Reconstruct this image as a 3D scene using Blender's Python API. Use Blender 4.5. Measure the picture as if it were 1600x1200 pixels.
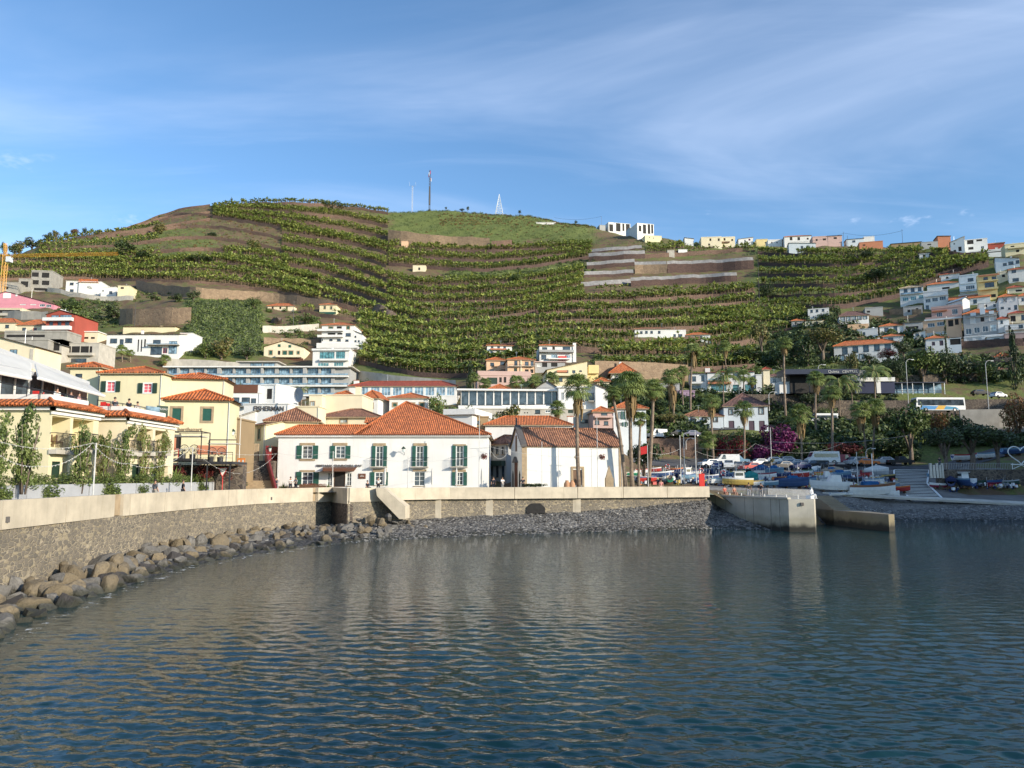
import bpy,math,random
import numpy as np
from mathutils import Vector,Matrix
R=math.radians
rnd=random.Random(11)
for o in list(bpy.data.objects):bpy.data.objects.remove(o)
SC=bpy.context.scene
COL=SC.collection
F=1202.0;PITCH=math.atan(145/1202.0);CP,SP=math.cos(PITCH),math.sin(PITCH);H=6.3
def ray(px,py):
 u=(px-800)/F;v=(600-py)/F;Y=CP-v*SP
 return u/Y,(SP+v*CP)/Y
def P(px,py,Y):
 a,e=ray(px,py)
 return Vector((a*Y,Y,H+e*Y))
def rawm(name,verts,faces,mats,midx=None,smooth=False,parent=None):
 me=bpy.data.meshes.new(name)
 me.from_pydata(verts,[],faces)
 for m in mats:me.materials.append(M(m)if isinstance(m,str)else m)
 if midx is not None:me.polygons.foreach_set('material_index',midx)
 if smooth:me.polygons.foreach_set('use_smooth',[True]*len(me.polygons))
 me.update()
 o=bpy.data.objects.new(name,me);COL.objects.link(o)
 if parent:o.parent=parent
 return o
def npmesh(name,V,Q,mats,midx=None,smooth=False):
 """V (n,3), Q (m,4) int quads"""
 me=bpy.data.meshes.new(name)
 me.vertices.add(len(V));me.vertices.foreach_set('co',V.astype(np.float32).ravel())
 n,k=Q.shape
 me.loops.add(n*k);me.loops.foreach_set('vertex_index',Q.astype(np.int32).ravel())
 me.polygons.add(n)
 me.polygons.foreach_set('loop_start',np.arange(0,n*k,k,dtype=np.int32))
 me.polygons.foreach_set('loop_total',np.full(n,k,np.int32))
 for m in mats:me.materials.append(M(m)if isinstance(m,str)else m)
 if midx is not None:me.polygons.foreach_set('material_index',midx.astype(np.int32))
 if smooth:me.polygons.foreach_set('use_smooth',np.ones(n,bool))
 me.update(calc_edges=True);me.validate()
 o=bpy.data.objects.new(name,me);COL.objects.link(o)
 return o
def tag(o,label=None,cat=None,group=None,kind=None):
 if label:o['label']=label
 if cat:o['category']=cat
 if group:o['group']=group
 if kind:o['kind']=kind
 return o
def empty(name,loc=(0,0,0),rz=0,label=None,cat=None,group=None):
 o=bpy.data.objects.new(name,None);COL.objects.link(o)
 o.location=loc;o.rotation_euler=(0,0,rz);o.empty_display_size=.2
 return tag(o,label,cat,group)
def copytree(o,loc=None,rz=None,sc=None,label=None,parent=None):
 c=o.copy();COL.objects.link(c);c.parent=parent
 if loc is not None:c.location=loc
 if rz is not None:c.rotation_euler=(0,0,rz)
 if sc is not None:c.scale=sc if hasattr(sc,'__len__')else(sc,sc,sc)
 if label:c['label']=label
 for ch in o.children:copytree(ch,parent=c)
 return c
MC={}
def newmat(name):
 m=bpy.data.materials.new(name);m.use_nodes=True
 nt=m.node_tree;b=nt.nodes['Principled BSDF']
 return m,nt,b
def mixc(nt,fac,c1,c2,bt='MIX'):
 n=nt.nodes.new('ShaderNodeMix');n.data_type='RGBA';n.blend_type=bt
 for sock,val in((n.inputs[0],fac),(n.inputs[6],c1),(n.inputs[7],c2)):
  if hasattr(val,'is_output'):nt.links.new(val,sock)
  elif isinstance(val,(int,float)):sock.default_value=val
  else:sock.default_value=(*val[:3],1)
 return n.outputs[2]
def noise(nt,scale,detail=4,vec=None,rough=.55,dist=0):
 n=nt.nodes.new('ShaderNodeTexNoise');n.inputs['Scale'].default_value=scale
 n.inputs['Detail'].default_value=detail;n.inputs['Roughness'].default_value=rough
 n.inputs['Distortion'].default_value=dist
 if vec is not None:nt.links.new(vec,n.inputs['Vector'])
 return n.outputs['Fac']
def ramp(nt,fac,a,b):
 n=nt.nodes.new('ShaderNodeMapRange');n.inputs[1].default_value=a;n.inputs[2].default_value=b
 n.interpolation_type='SMOOTHSTEP';nt.links.new(fac,n.inputs[0]);return n.outputs[0]
def mth(nt,op,a,b=0.0):
 n=nt.nodes.new('ShaderNodeMath');n.operation=op
 for s,v in((n.inputs[0],a),(n.inputs[1],b)):
  if hasattr(v,'is_output'):nt.links.new(v,s)
  else:s.default_value=v
 return n.outputs[0]
def mapping(nt,vec,sc):
 n=nt.nodes.new('ShaderNodeMapping');n.inputs['Scale'].default_value=sc;nt.links.new(vec,n.inputs[0]);return n.outputs[0]
def bump(nt,b,h,strength=.3,dist=.05):
 n=nt.nodes.new('ShaderNodeBump');n.inputs['Strength'].default_value=strength;n.inputs['Distance'].default_value=dist
 nt.links.new(h,n.inputs['Height']);nt.links.new(n.outputs[0],b.inputs['Normal'])
def coords(nt,which='Object'):
 n=nt.nodes.new('ShaderNodeTexCoord');return n.outputs[which]
def mul(c,k):return tuple(min(1,x*k)for x in c[:3])
def plain(name,c,rough=.7,var=.15,sc=1.2,metal=0,bmp=.15,spec=None):
 m,nt,b=newmat(name);v=coords(nt)
 f=noise(nt,sc,5,v)
 f2=noise(nt,sc*9,3,v)
 c1=mixc(nt,ramp(nt,f,.3,.7),mul(c,1-var),mul(c,1+var))
 c2=mixc(nt,mth(nt,'MULTIPLY',ramp(nt,f2,.35,.75),var),c1,mul(c,.55))
 nt.links.new(c2,b.inputs['Base Color'])
 b.inputs['Roughness'].default_value=rough;b.inputs['Metallic'].default_value=metal
 if spec is not None:b.inputs['Specular IOR Level'].default_value=spec
 if bmp:bump(nt,b,f2,bmp,.03)
 return m
def plaster(name,c,dirt=.25):
 m,nt,b=newmat(name);v=coords(nt);uv=coords(nt,'UV')
 st=noise(nt,1.0,5,mapping(nt,uv,(2.2,.25,1)))
 f=noise(nt,.35,5,v)
 fine=noise(nt,14,3,v)
 d=mth(nt,'MULTIPLY',ramp(nt,st,.5,.8),dirt)
 c1=mixc(nt,ramp(nt,f,.3,.7),mul(c,.93),mul(c,1.04))
 c2=mixc(nt,d,c1,(c[0]*.5,c[1]*.47,c[2]*.42))
 nt.links.new(c2,b.inputs['Base Color']);b.inputs['Roughness'].default_value=.85
 bump(nt,b,fine,.25,.02)
 return m
def tiles(name,c,pitch=.25,var=.35,mossy=0):
 m,nt,b=newmat(name);uv=coords(nt,'UV')
 w=nt.nodes.new('ShaderNodeTexWave');w.bands_direction='X';w.wave_profile='SIN'
 w.inputs['Scale'].default_value=1/pitch*2*math.pi/20/1.0;w.inputs['Distortion'].default_value=0
 nt.links.new(uv,w.inputs[0])
 w2=nt.nodes.new('ShaderNodeTexWave');w2 .bands_direction='Y';w2 .wave_profile='SAW'
 w2 .inputs['Scale'].default_value=1/.35*2*math.pi/20;nt.links.new(uv,w2 .inputs[0])
 wn=nt.nodes.new('ShaderNodeTexWhiteNoise')
 vv=nt.nodes.new('ShaderNodeVectorMath');vv.operation='FLOOR'
 nt.links.new(mapping(nt,uv,(1/pitch,1/.35,1)),vv.inputs[0]);nt.links.new(vv.outputs[0],wn.inputs[0])
 big=noise(nt,.5,4,uv)
 c1=mixc(nt,wn.outputs[0],mul(c,1-var),mul(c,1+var))
 c1=mixc(nt,mth(nt,'MULTIPLY',ramp(nt,big,.35,.7),.35+mossy*.5),c1,(c[0]*.55,c[1]*.62,c[2]*.8))
 gr=ramp(nt,w.outputs['Fac'],0.0,.42)
 c2=mixc(nt,gr,mul(c,.55),c1)
 nt.links.new(c2,b.inputs['Base Color']);b.inputs['Roughness'].default_value=.8
 h=mth(nt,'ADD',w.outputs['Fac'],mth(nt,'MULTIPLY',w2 .outputs['Fac'],.35))
 bump(nt,b,h,.9,.10)
 return m
def masonry(name,stone1,stone2,mortar,sc=2.6,mw=.09,warm=None,bmp=.8,asp=1.5):
 m,nt,b=newmat(name);uv=coords(nt,'UV')
 mp=mapping(nt,uv,(sc/asp,sc,1))
 nz=nt.nodes.new('ShaderNodeTexNoise');nz.inputs['Scale'].default_value=2.0;nt.links.new(mp,nz.inputs[0])
 vm=nt.nodes.new('ShaderNodeVectorMath');vm.operation='MULTIPLY_ADD'
 nt.links.new(nz.outputs['Color'],vm.inputs[0]);vm.inputs[1].default_value=(.35,.35,0);nt.links.new(mp,vm.inputs[2])
 vo=nt.nodes.new('ShaderNodeTexVoronoi');vo.feature='F1';vo.inputs['Randomness'].default_value=.85;nt.links.new(vm.outputs[0],vo.inputs[0]);vo.inputs['Scale'].default_value=1
 vd=nt.nodes.new('ShaderNodeTexVoronoi');vd.feature='DISTANCE_TO_EDGE';vd.inputs['Randomness'].default_value=.85;nt.links.new(vm.outputs[0],vd.inputs[0]);vd.inputs['Scale'].default_value=1
 sep=nt.nodes.new('ShaderNodeSeparateColor');nt.links.new(vo.outputs['Color'],sep.inputs[0])
 c1=mixc(nt,sep.outputs[0],stone1,stone2)
 if warm:c1=mixc(nt,ramp(nt,sep.outputs[1],.86,.92),c1,warm)
 fine=noise(nt,9,4,uv)
 c1=mixc(nt,mth(nt,'MULTIPLY',fine,.5),c1,mul(stone1,.5))
 bigd=noise(nt,.22,4,uv)
 mo=mixc(nt,ramp(nt,bigd,.3,.7),mul(mortar,.7),mul(mortar,1.08))
 wd=mth(nt,'ADD',mth(nt,'MULTIPLY',noise(nt,.6,3,uv),mw*2.4),-mw*.25)
 k=nt.nodes.new('ShaderNodeMath');k.operation='SUBTRACT';nt.links.new(vd.outputs[0],k.inputs[0]);nt.links.new(wd,k.inputs[1])
 e=ramp(nt,k.outputs[0],-.02,.05)
 c2=mixc(nt,e,mo,c1)
 nt.links.new(c2,b.inputs['Base Color']);b.inputs['Roughness'].default_value=.9
 bump(nt,b,mth(nt,'ADD',e,mth(nt,'MULTIPLY',fine,.5)),bmp,.06)
 return m
def glassy(name,c,rough=.08,spec=.9):
 m,nt,b=newmat(name)
 wn=noise(nt,.8,3,coords(nt));
 cc=mixc(nt,ramp(nt,wn,.35,.65),mul(c,.5),mul(c,1.5));nt.links.new(cc,b.inputs['Base Color'])
 b.inputs['Roughness'].default_value=rough;b.inputs['Specular IOR Level'].default_value=spec
 return m
def leafm(name,c1,c2,sc=.6,rough=.55,trans=.12):
 m,nt,b=newmat(name);v=coords(nt)
 oi=nt.nodes.new('ShaderNodeObjectInfo')
 f=noise(nt,sc,4,v);f2=noise(nt,sc*8,2,v)
 c=mixc(nt,ramp(nt,f,.35,.65),c1,c2)
 c=mixc(nt,mth(nt,'MULTIPLY',ramp(nt,f2,.4,.7),.5),c,mul(c1,.6))
 c=mixc(nt,mth(nt,'MULTIPLY',oi.outputs['Random'],.35),c,mul(c2,1.35))
 nt.links.new(c,b.inputs['Base Color']);b.inputs['Roughness'].default_value=rough
 b.inputs['Specular IOR Level'].default_value=.35
 if trans:
  t=nt.nodes.new('ShaderNodeBsdfTranslucent');nt.links.new(c,t.inputs[0])
  mx=nt.nodes.new('ShaderNodeMixShader');mx.inputs[0].default_value=trans
  nt.links.new(b.outputs[0],mx.inputs[1]);nt.links.new(t.outputs[0],mx.inputs[2])
  nt.links.new(mx.outputs[0],nt.nodes['Material Output'].inputs[0])
 return m
def concrete(name,c,dark=.4):
 m,nt,b=newmat(name);v=coords(nt);uv=coords(nt,'UV')
 st=noise(nt,1.0,6,mapping(nt,uv,(1.6,.22,1)),.65)
 bl=noise(nt,.5,6,uv,.6);fine=noise(nt,22,3,uv)
 c1=mixc(nt,ramp(nt,bl,.3,.7),mul(c,.8),mul(c,1.08))
 c2=mixc(nt,mth(nt,'MULTIPLY',ramp(nt,st,.48,.8),dark),c1,(c[0]*.42,c[1]*.4,c[2]*.36))
 c3=mixc(nt,mth(nt,'MULTIPLY',ramp(nt,fine,.4,.7),.15),c2,mul(c,.5))
 nt.links.new(c3,b.inputs['Base Color']);b.inputs['Roughness'].default_value=.9
 bump(nt,b,fine,.25,.01)
 return m
def seawall(name,c):
 """concrete of the quay: dark weed and damp below the tide mark"""
 m,nt,b=newmat(name);uv=coords(nt,'UV');g=nt.nodes.new('ShaderNodeNewGeometry')
 sx=nt.nodes.new('ShaderNodeSeparateXYZ');nt.links.new(g.outputs['Position'],sx.inputs[0])
 n1=noise(nt,.5,5,g.outputs['Position']);bl=noise(nt,.35,6,g.outputs['Position'],.6)
 zz=mth(nt,'ADD',sx.outputs[2],mth(nt,'MULTIPLY',n1,-1.6))
 wet=ramp(nt,zz,.35,-.45)
 st=noise(nt,1.0,6,mapping(nt,uv,(1.2,.2,1)),.65)
 c1=mixc(nt,ramp(nt,bl,.3,.7),mul(c,.82),mul(c,1.06))
 c1=mixc(nt,mth(nt,'MULTIPLY',ramp(nt,st,.5,.8),.4),c1,mul(c,.4))
 mid=ramp(nt,zz,1.3,.5)
 c1=mixc(nt,mth(nt,'MULTIPLY',mid,.4),c1,(.2,.17,.08))
 c2=mixc(nt,wet,c1,(.028,.026,.02))
 nt.links.new(c2,b.inputs['Base Color']);b.inputs['Roughness'].default_value=.85
 bump(nt,b,bl,.4,.05)
 return m
def terrainmat():
 m,nt,b=newmat('hillside_soil');g=nt.nodes.new('ShaderNodeNewGeometry');v=g.outputs['Position']
 at=nt.nodes.new('ShaderNodeAttribute');at.attribute_name='green'
 n1=noise(nt,.035,7,v,.65);n2=noise(nt,.35,5,v,.6);n3=noise(nt,2.2,4,v)
 soil=mixc(nt,ramp(nt,n2,.35,.65),(.13,.085,.055),(.22,.15,.09))
 dry=mixc(nt,ramp(nt,n3,.3,.7),(.15,.12,.055),(.10,.10,.045))
 gr=mixc(nt,ramp(nt,n3,.3,.7),(.08,.11,.03),(.17,.19,.06))
 c=mixc(nt,ramp(nt,n2,.42,.62),soil,dry)
 k=mth(nt,'ADD',at.outputs['Fac'],mth(nt,'MULTIPLY',mth(nt,'ADD',n1,-.5),1.6))
 k=mth(nt,'ADD',k,mth(nt,'MULTIPLY',mth(nt,'ADD',n2,-.5),1.1))
 c=mixc(nt,ramp(nt,k,.25,.7),c,gr)
 nt.links.new(c,b.inputs['Base Color']);b.inputs['Roughness'].default_value=.95
 b.inputs['Specular IOR Level'].default_value=.2
 bump(nt,b,mth(nt,'ADD',n2,mth(nt,'MULTIPLY',n3,.5)),.6,.35)
 return m
def pebbles(name):
 m,nt,b=newmat(name);g=nt.nodes.new('ShaderNodeNewGeometry');v=g.outputs['Position']
 sx=nt.nodes.new('ShaderNodeSeparateXYZ');nt.links.new(v,sx.inputs[0])
 vo=nt.nodes.new('ShaderNodeTexVoronoi');vo.inputs['Scale'].default_value=3.2;nt.links.new(v,vo.inputs[0])
 sep=nt.nodes.new('ShaderNodeSeparateColor');nt.links.new(vo.outputs['Color'],sep.inputs[0])
 n1=noise(nt,.3,5,v)
 c=mixc(nt,sep.outputs[0],(.07,.07,.07),(.21,.20,.19))
 c=mixc(nt,ramp(nt,sep.outputs[1],.9,.95),c,(.38,.36,.33))
 c=mixc(nt,mth(nt,'MULTIPLY',ramp(nt,n1,.4,.7),.4),c,(.07,.065,.06))
 wet=ramp(nt,mth(nt,'ADD',sx.outputs[2],mth(nt,'MULTIPLY',n1,-.5)),.35,.05)
 c=mixc(nt,mth(nt,'MULTIPLY',wet,.75),c,(.02,.02,.022))
 nt.links.new(c,b.inputs['Base Color']);b.inputs['Roughness'].default_value=.8
 inv=mth(nt,'SUBTRACT',1,vo.outputs['Distance']);bump(nt,b,inv,1,.25)
 return m
def foamm():
 m,nt,b=newmat('sea_foam');g=nt.nodes.new('ShaderNodeNewGeometry');uv=coords(nt,'UV')
 b.inputs['Base Color'].default_value=(.75,.77,.78,1);b.inputs['Roughness'].default_value=.6
 n=noise(nt,1.6,6,g.outputs['Position'],.7,.6);t=nt.nodes.new('ShaderNodeBsdfTransparent');mx=nt.nodes.new('ShaderNodeMixShader')
 nt.links.new(mth(nt,'MULTIPLY',ramp(nt,n,.56,.66),.75),mx.inputs[0]);nt.links.new(t.outputs[0],mx.inputs[1]);nt.links.new(b.outputs[0],mx.inputs[2]);nt.links.new(mx.outputs[0],nt.nodes['Material Output'].inputs[0])
 return m
def rockm(name,c,c2):
 m,nt,b=newmat(name);v=coords(nt);g=nt.nodes.new('ShaderNodeNewGeometry')
 oi=nt.nodes.new('ShaderNodeObjectInfo')
 sx=nt.nodes.new('ShaderNodeSeparateXYZ');nt.links.new(g.outputs['Position'],sx.inputs[0])
 n1=noise(nt,1.6,9,v,.72,1.0);n2=noise(nt,7,4,v)
 cc=mixc(nt,ramp(nt,n1,.35,.65),c,c2)
 cc=mixc(nt,oi.outputs['Random'],cc,mul(c,.7))
 cc=mixc(nt,mth(nt,'MULTIPLY',ramp(nt,n2,.5,.7),.5),cc,mul(c,.4))
 zz=mth(nt,'ADD',sx.outputs[2],mth(nt,'MULTIPLY',n1,-.9))
 wet=ramp(nt,zz,.1,-.35)
 cc=mixc(nt,mth(nt,'MULTIPLY',wet,.85),cc,(.03,.032,.02))
 nt.links.new(cc,b.inputs['Base Color']);b.inputs['Roughness'].default_value=.75
 bump(nt,b,mth(nt,'ADD',n1,mth(nt,'MULTIPLY',n2,.4)),.7,.2)
 return m
def watermat():
 m,nt,b=newmat('sea_water');g=nt.nodes.new('ShaderNodeNewGeometry')
 n1=noise(nt,.03,3,g.outputs['Position'])
 c=mixc(nt,ramp(nt,n1,.35,.65),(.004,.023,.030),(.008,.040,.043));nt.links.new(c,b.inputs['Base Color'])
 b.inputs['Roughness'].default_value=.02;b.inputs['IOR'].default_value=1.33
 f=noise(nt,1.0,3,mapping(nt,g.outputs['Position'],(3.0,5.5,1)),.5)
 f2=noise(nt,1.0,3,mapping(nt,g.outputs['Position'],(.9,2.0,1)),.6)
 sp=nt.nodes.new('ShaderNodeSeparateXYZ');nt.links.new(g.outputs['Position'],sp.inputs[0])
 f3=noise(nt,1.0,4,mapping(nt,g.outputs['Position'],(.7,1.5,1)),.65)
 hh=mth(nt,'ADD',mth(nt,'MULTIPLY',mth(nt,'ADD',mth(nt,'MULTIPLY',f,.4),f2),.03),mth(nt,'MULTIPLY',mth(nt,'MULTIPLY',f3,ramp(nt,sp.outputs[1],16,62)),.10))
 bump(nt,b,hh,.9,1.0)
 return m
WH=(.74,.73,.70)
MK={'white':lambda:plaster('white_plaster',WH,.2),'whited':lambda:plaster('weathered_white_plaster',(.74,.73,.69),.35),'cream':lambda:plaster('cream_plaster',(.74,.65,.46),.15),'yellow':lambda:plaster('yellow_plaster',(.72,.58,.28),.15),'pale':lambda:plaster('pale_yellow_plaster',(.73,.65,.42),.18),'ochre':lambda:plaster('ochre_plaster',(.30,.215,.12),.35),'pink':lambda:plaster('pink_plaster',(.66,.27,.33),.1),'rose':lambda:plaster('rose_plaster',(.55,.38,.33),.2),'red':lambda:plaster('red_plaster',(.36,.075,.05),.1),'peach':lambda:plaster('peach_plaster',(.72,.47,.30),.15),'grey':lambda:plaster('grey_plaster',(.38,.38,.37),.3),'bluew':lambda:plaster('bluish_white_plaster',(.62,.67,.70),.15),'lilac':lambda:plaster('lilac_plaster',(.40,.28,.38),.2),'terra':lambda:plaster('terracotta_plaster',(.55,.22,.12),.2),'conc':lambda:concrete('bare_concrete',(.36,.34,.30)),'concl':lambda:concrete('pale_concrete',(.52,.48,.41),.3),'foam':foamm,'quayd':lambda:seawall('stained_shaded_quay_concrete',(.24,.20,.145)),'quay':lambda:seawall('quay_concrete',(.50,.46,.38)),'parapet':lambda:concrete('parapet_concrete',(.55,.48,.37),.5),'tile':lambda:tiles('orange_roof_tiles',(.60,.18,.06),.25,.4,.2),'tilew':lambda:tiles('wide_orange_roof_tiles',(.58,.16,.045),.34),'tileo':lambda:tiles('old_roof_tiles',(.34,.155,.085),.3,.55,.5),'tiled':lambda:tiles('brown_roof_tiles',(.20,.105,.085),.3,.3,.3),'tiler':lambda:tiles('red_roof_tiles',(.40,.085,.045),.3),'beige':lambda:tiles('beige_roof_sheets',(.50,.40,.26),.5,.1),'stonewall':lambda:masonry('rubble_masonry',(.235,.20,.155),(.13,.118,.10),(.38,.32,.23),4.7,.045,(.36,.30,.20),.8,1.8),'stoneold':lambda:masonry('dark_rubble_masonry',(.13,.10,.08),(.06,.05,.045),(.20,.16,.12),2.2,.06),'terrace':lambda:masonry('brown_terrace_masonry',(.20,.125,.088),(.12,.072,.055),(.17,.11,.08),1.6,.04),'terrdk':lambda:masonry('dark_terrace_masonry',(.125,.074,.060),(.07,.042,.038),(.11,.07,.055),1.6,.04),'terrlt':lambda:masonry('tan_terrace_masonry',(.33,.235,.15),(.21,.145,.095),(.28,.20,.13),1.2,.04),'trim':lambda:plain('tan_stone_trim',(.36,.27,.17),.85,.15,2),'basalt':lambda:plain('dark_basalt_trim',(.10,.09,.085),.8,.2,2),'green':lambda:plain('green_painted_wood',(.018,.085,.062),.5,.1,3),'greend':lambda:plain('dark_green_painted_wood',(.02,.045,.028),.5,.1,3),'brownw':lambda:plain('brown_wood',(.14,.075,.04),.6,.25,4),'brownp':lambda:plain('brown_cladding_panels',(.13,.05,.025),.6,.1,2),'wframe':lambda:plain('white_painted_frame',(.80,.80,.77),.45,.04,3,bmp=0),'redp':lambda:plain('red_paint',(.60,.03,.025),.45,.1,3),'pinkp':lambda:plain('pink_blind',(.68,.13,.16),.6,.1,3),'purpled':lambda:plain('purple_painted_door',(.10,.06,.08),.6,.1,3),'glass':lambda:glassy('window_glass',(.05,.065,.08)),'glassb':lambda:glassy('bluish_window_glass',(.20,.30,.38),.12),'glassl':lambda:glassy('pale_curtained_glass',(.42,.47,.46),.2),'glasst':lambda:glassy('teal_glass',(.10,.26,.28),.12),'dark':lambda:plain('dark_interior',(.02,.018,.017),.8,.3,2),'metal':lambda:plain('grey_galvanised_metal',(.42,.43,.44),.4,.1,4,.7,0),'metald':lambda:plain('dark_metal',(.05,.05,.055),.45,.1,4,.5,0),'polew':lambda:plain('pale_painted_pole',(.55,.54,.52),.5,.1,3,0,0),'canvas':lambda:plain('white_canvas',(.56,.55,.52),.8,.06,.8),'rockc':lambda:rockm('cliff_rock',(.16,.115,.095),(.08,.06,.052)),'canvasg':lambda:plain('grey_canvas',(.38,.39,.41),.8,.06,.8),'soil':terrainmat,'bed':lambda:leafm('grassy_soil_bed',(.12,.12,.045),(.17,.12,.07),.35,.95,0),'pebble':lambda:pebbles('grey_pebbles'),'water':watermat,'peb':lambda:plain('pale_pebble',(.27,.255,.23),.8,.2,3),'asphalt':lambda:plain('asphalt',(.075,.075,.08),.9,.25,.4),'yard':lambda:plain('worn_concrete_apron',(.17,.16,.15),.9,.25,.3),'paving':lambda:plain('stone_paving',(.32,.29,.25),.85,.15,.6),'rock1':lambda:rockm('tan_boulder_rock',(.25,.195,.12),(.12,.10,.075)),'rock2':lambda:rockm('grey_boulder_rock',(.21,.195,.175),(.085,.08,.072)),'rock3':lambda:rockm('dark_basalt_rock',(.075,.065,.06),(.04,.036,.034)),'ban1':lambda:leafm('banana_leaf',(.23,.29,.065),(.41,.43,.12),.15,.5,.25),'ban2':lambda:leafm('dark_banana_leaf',(.12,.17,.04),(.21,.26,.065),.15,.5,.2),'bantrunk':lambda:plain('banana_stem',(.15,.11,.055),.8,.3,1,bmp=0),'leafg':lambda:leafm('green_leaves',(.035,.065,.018),(.10,.135,.035)),'leafd':lambda:leafm('dark_green_leaves',(.018,.036,.014),(.045,.07,.022)),'leafo':lambda:leafm('olive_leaves',(.05,.068,.035),(.09,.11,.055)),'leafy':lambda:leafm('yellowish_leaves',(.13,.12,.035),(.20,.17,.06)),'leafl':lambda:leafm('light_green_leaves',(.10,.15,.035),(.20,.24,.07)),'leafb':lambda:leafm('russet_leaves',(.15,.065,.025),(.24,.11,.04)),'bougp':lambda:leafm('purple_bougainvillea',(.075,.012,.055),(.17,.025,.115)),'bougr':lambda:leafm('crimson_bougainvillea',(.16,.012,.022),(.28,.03,.045)),'leafr':lambda:leafm('dark_red_leaves',(.075,.014,.016),(.14,.028,.022)),'palmg':lambda:leafm('palm_fronds',(.13,.19,.05),(.28,.33,.11),.8,.5,.2),'palmd':lambda:leafm('dead_palm_fronds',(.38,.27,.12),(.24,.16,.07),.8),'bark':lambda:plain('grey_brown_bark',(.17,.13,.10),.9,.3,3),'palmt':lambda:plain('palm_trunk_bark',(.22,.165,.12),.9,.35,2.5),'grassg':lambda:leafm('short_green_grass',(.06,.10,.025),(.13,.16,.045),.1),'crane':lambda:plain('yellow_crane_paint',(.62,.30,.025),.5,.1,2,bmp=0),'net':lambda:plain('grey_terrace_netting',(.25,.24,.235),.9,.2,.6,bmp=0),'rubber':lambda:plain('black_rubber',(.02,.02,.02),.8,.1,5),'skin':lambda:plain('skin',(.42,.24,.16),.6,.05,3,bmp=0),'hair':lambda:plain('dark_hair',(.03,.02,.015),.6,.1,8,bmp=0),'statue':lambda:plain('white_statue_stone',(.80,.80,.80),.6,.04,2),'solar':lambda:glassy('solar_panel',(.02,.03,.08),.1),}
def M(n):
 if n not in MC:
  if n in MK:MC[n]=MK[n]()
  elif n.startswith('#'):
   v=[float(x)for x in n[1:].split(',')]
   MC[n]=plain('paint_%d'%len(MC),v[:3],v[3]if len(v)>3 else .4,.06,2,bmp=0)
  else:raise KeyError(n)
 return MC[n]
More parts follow.
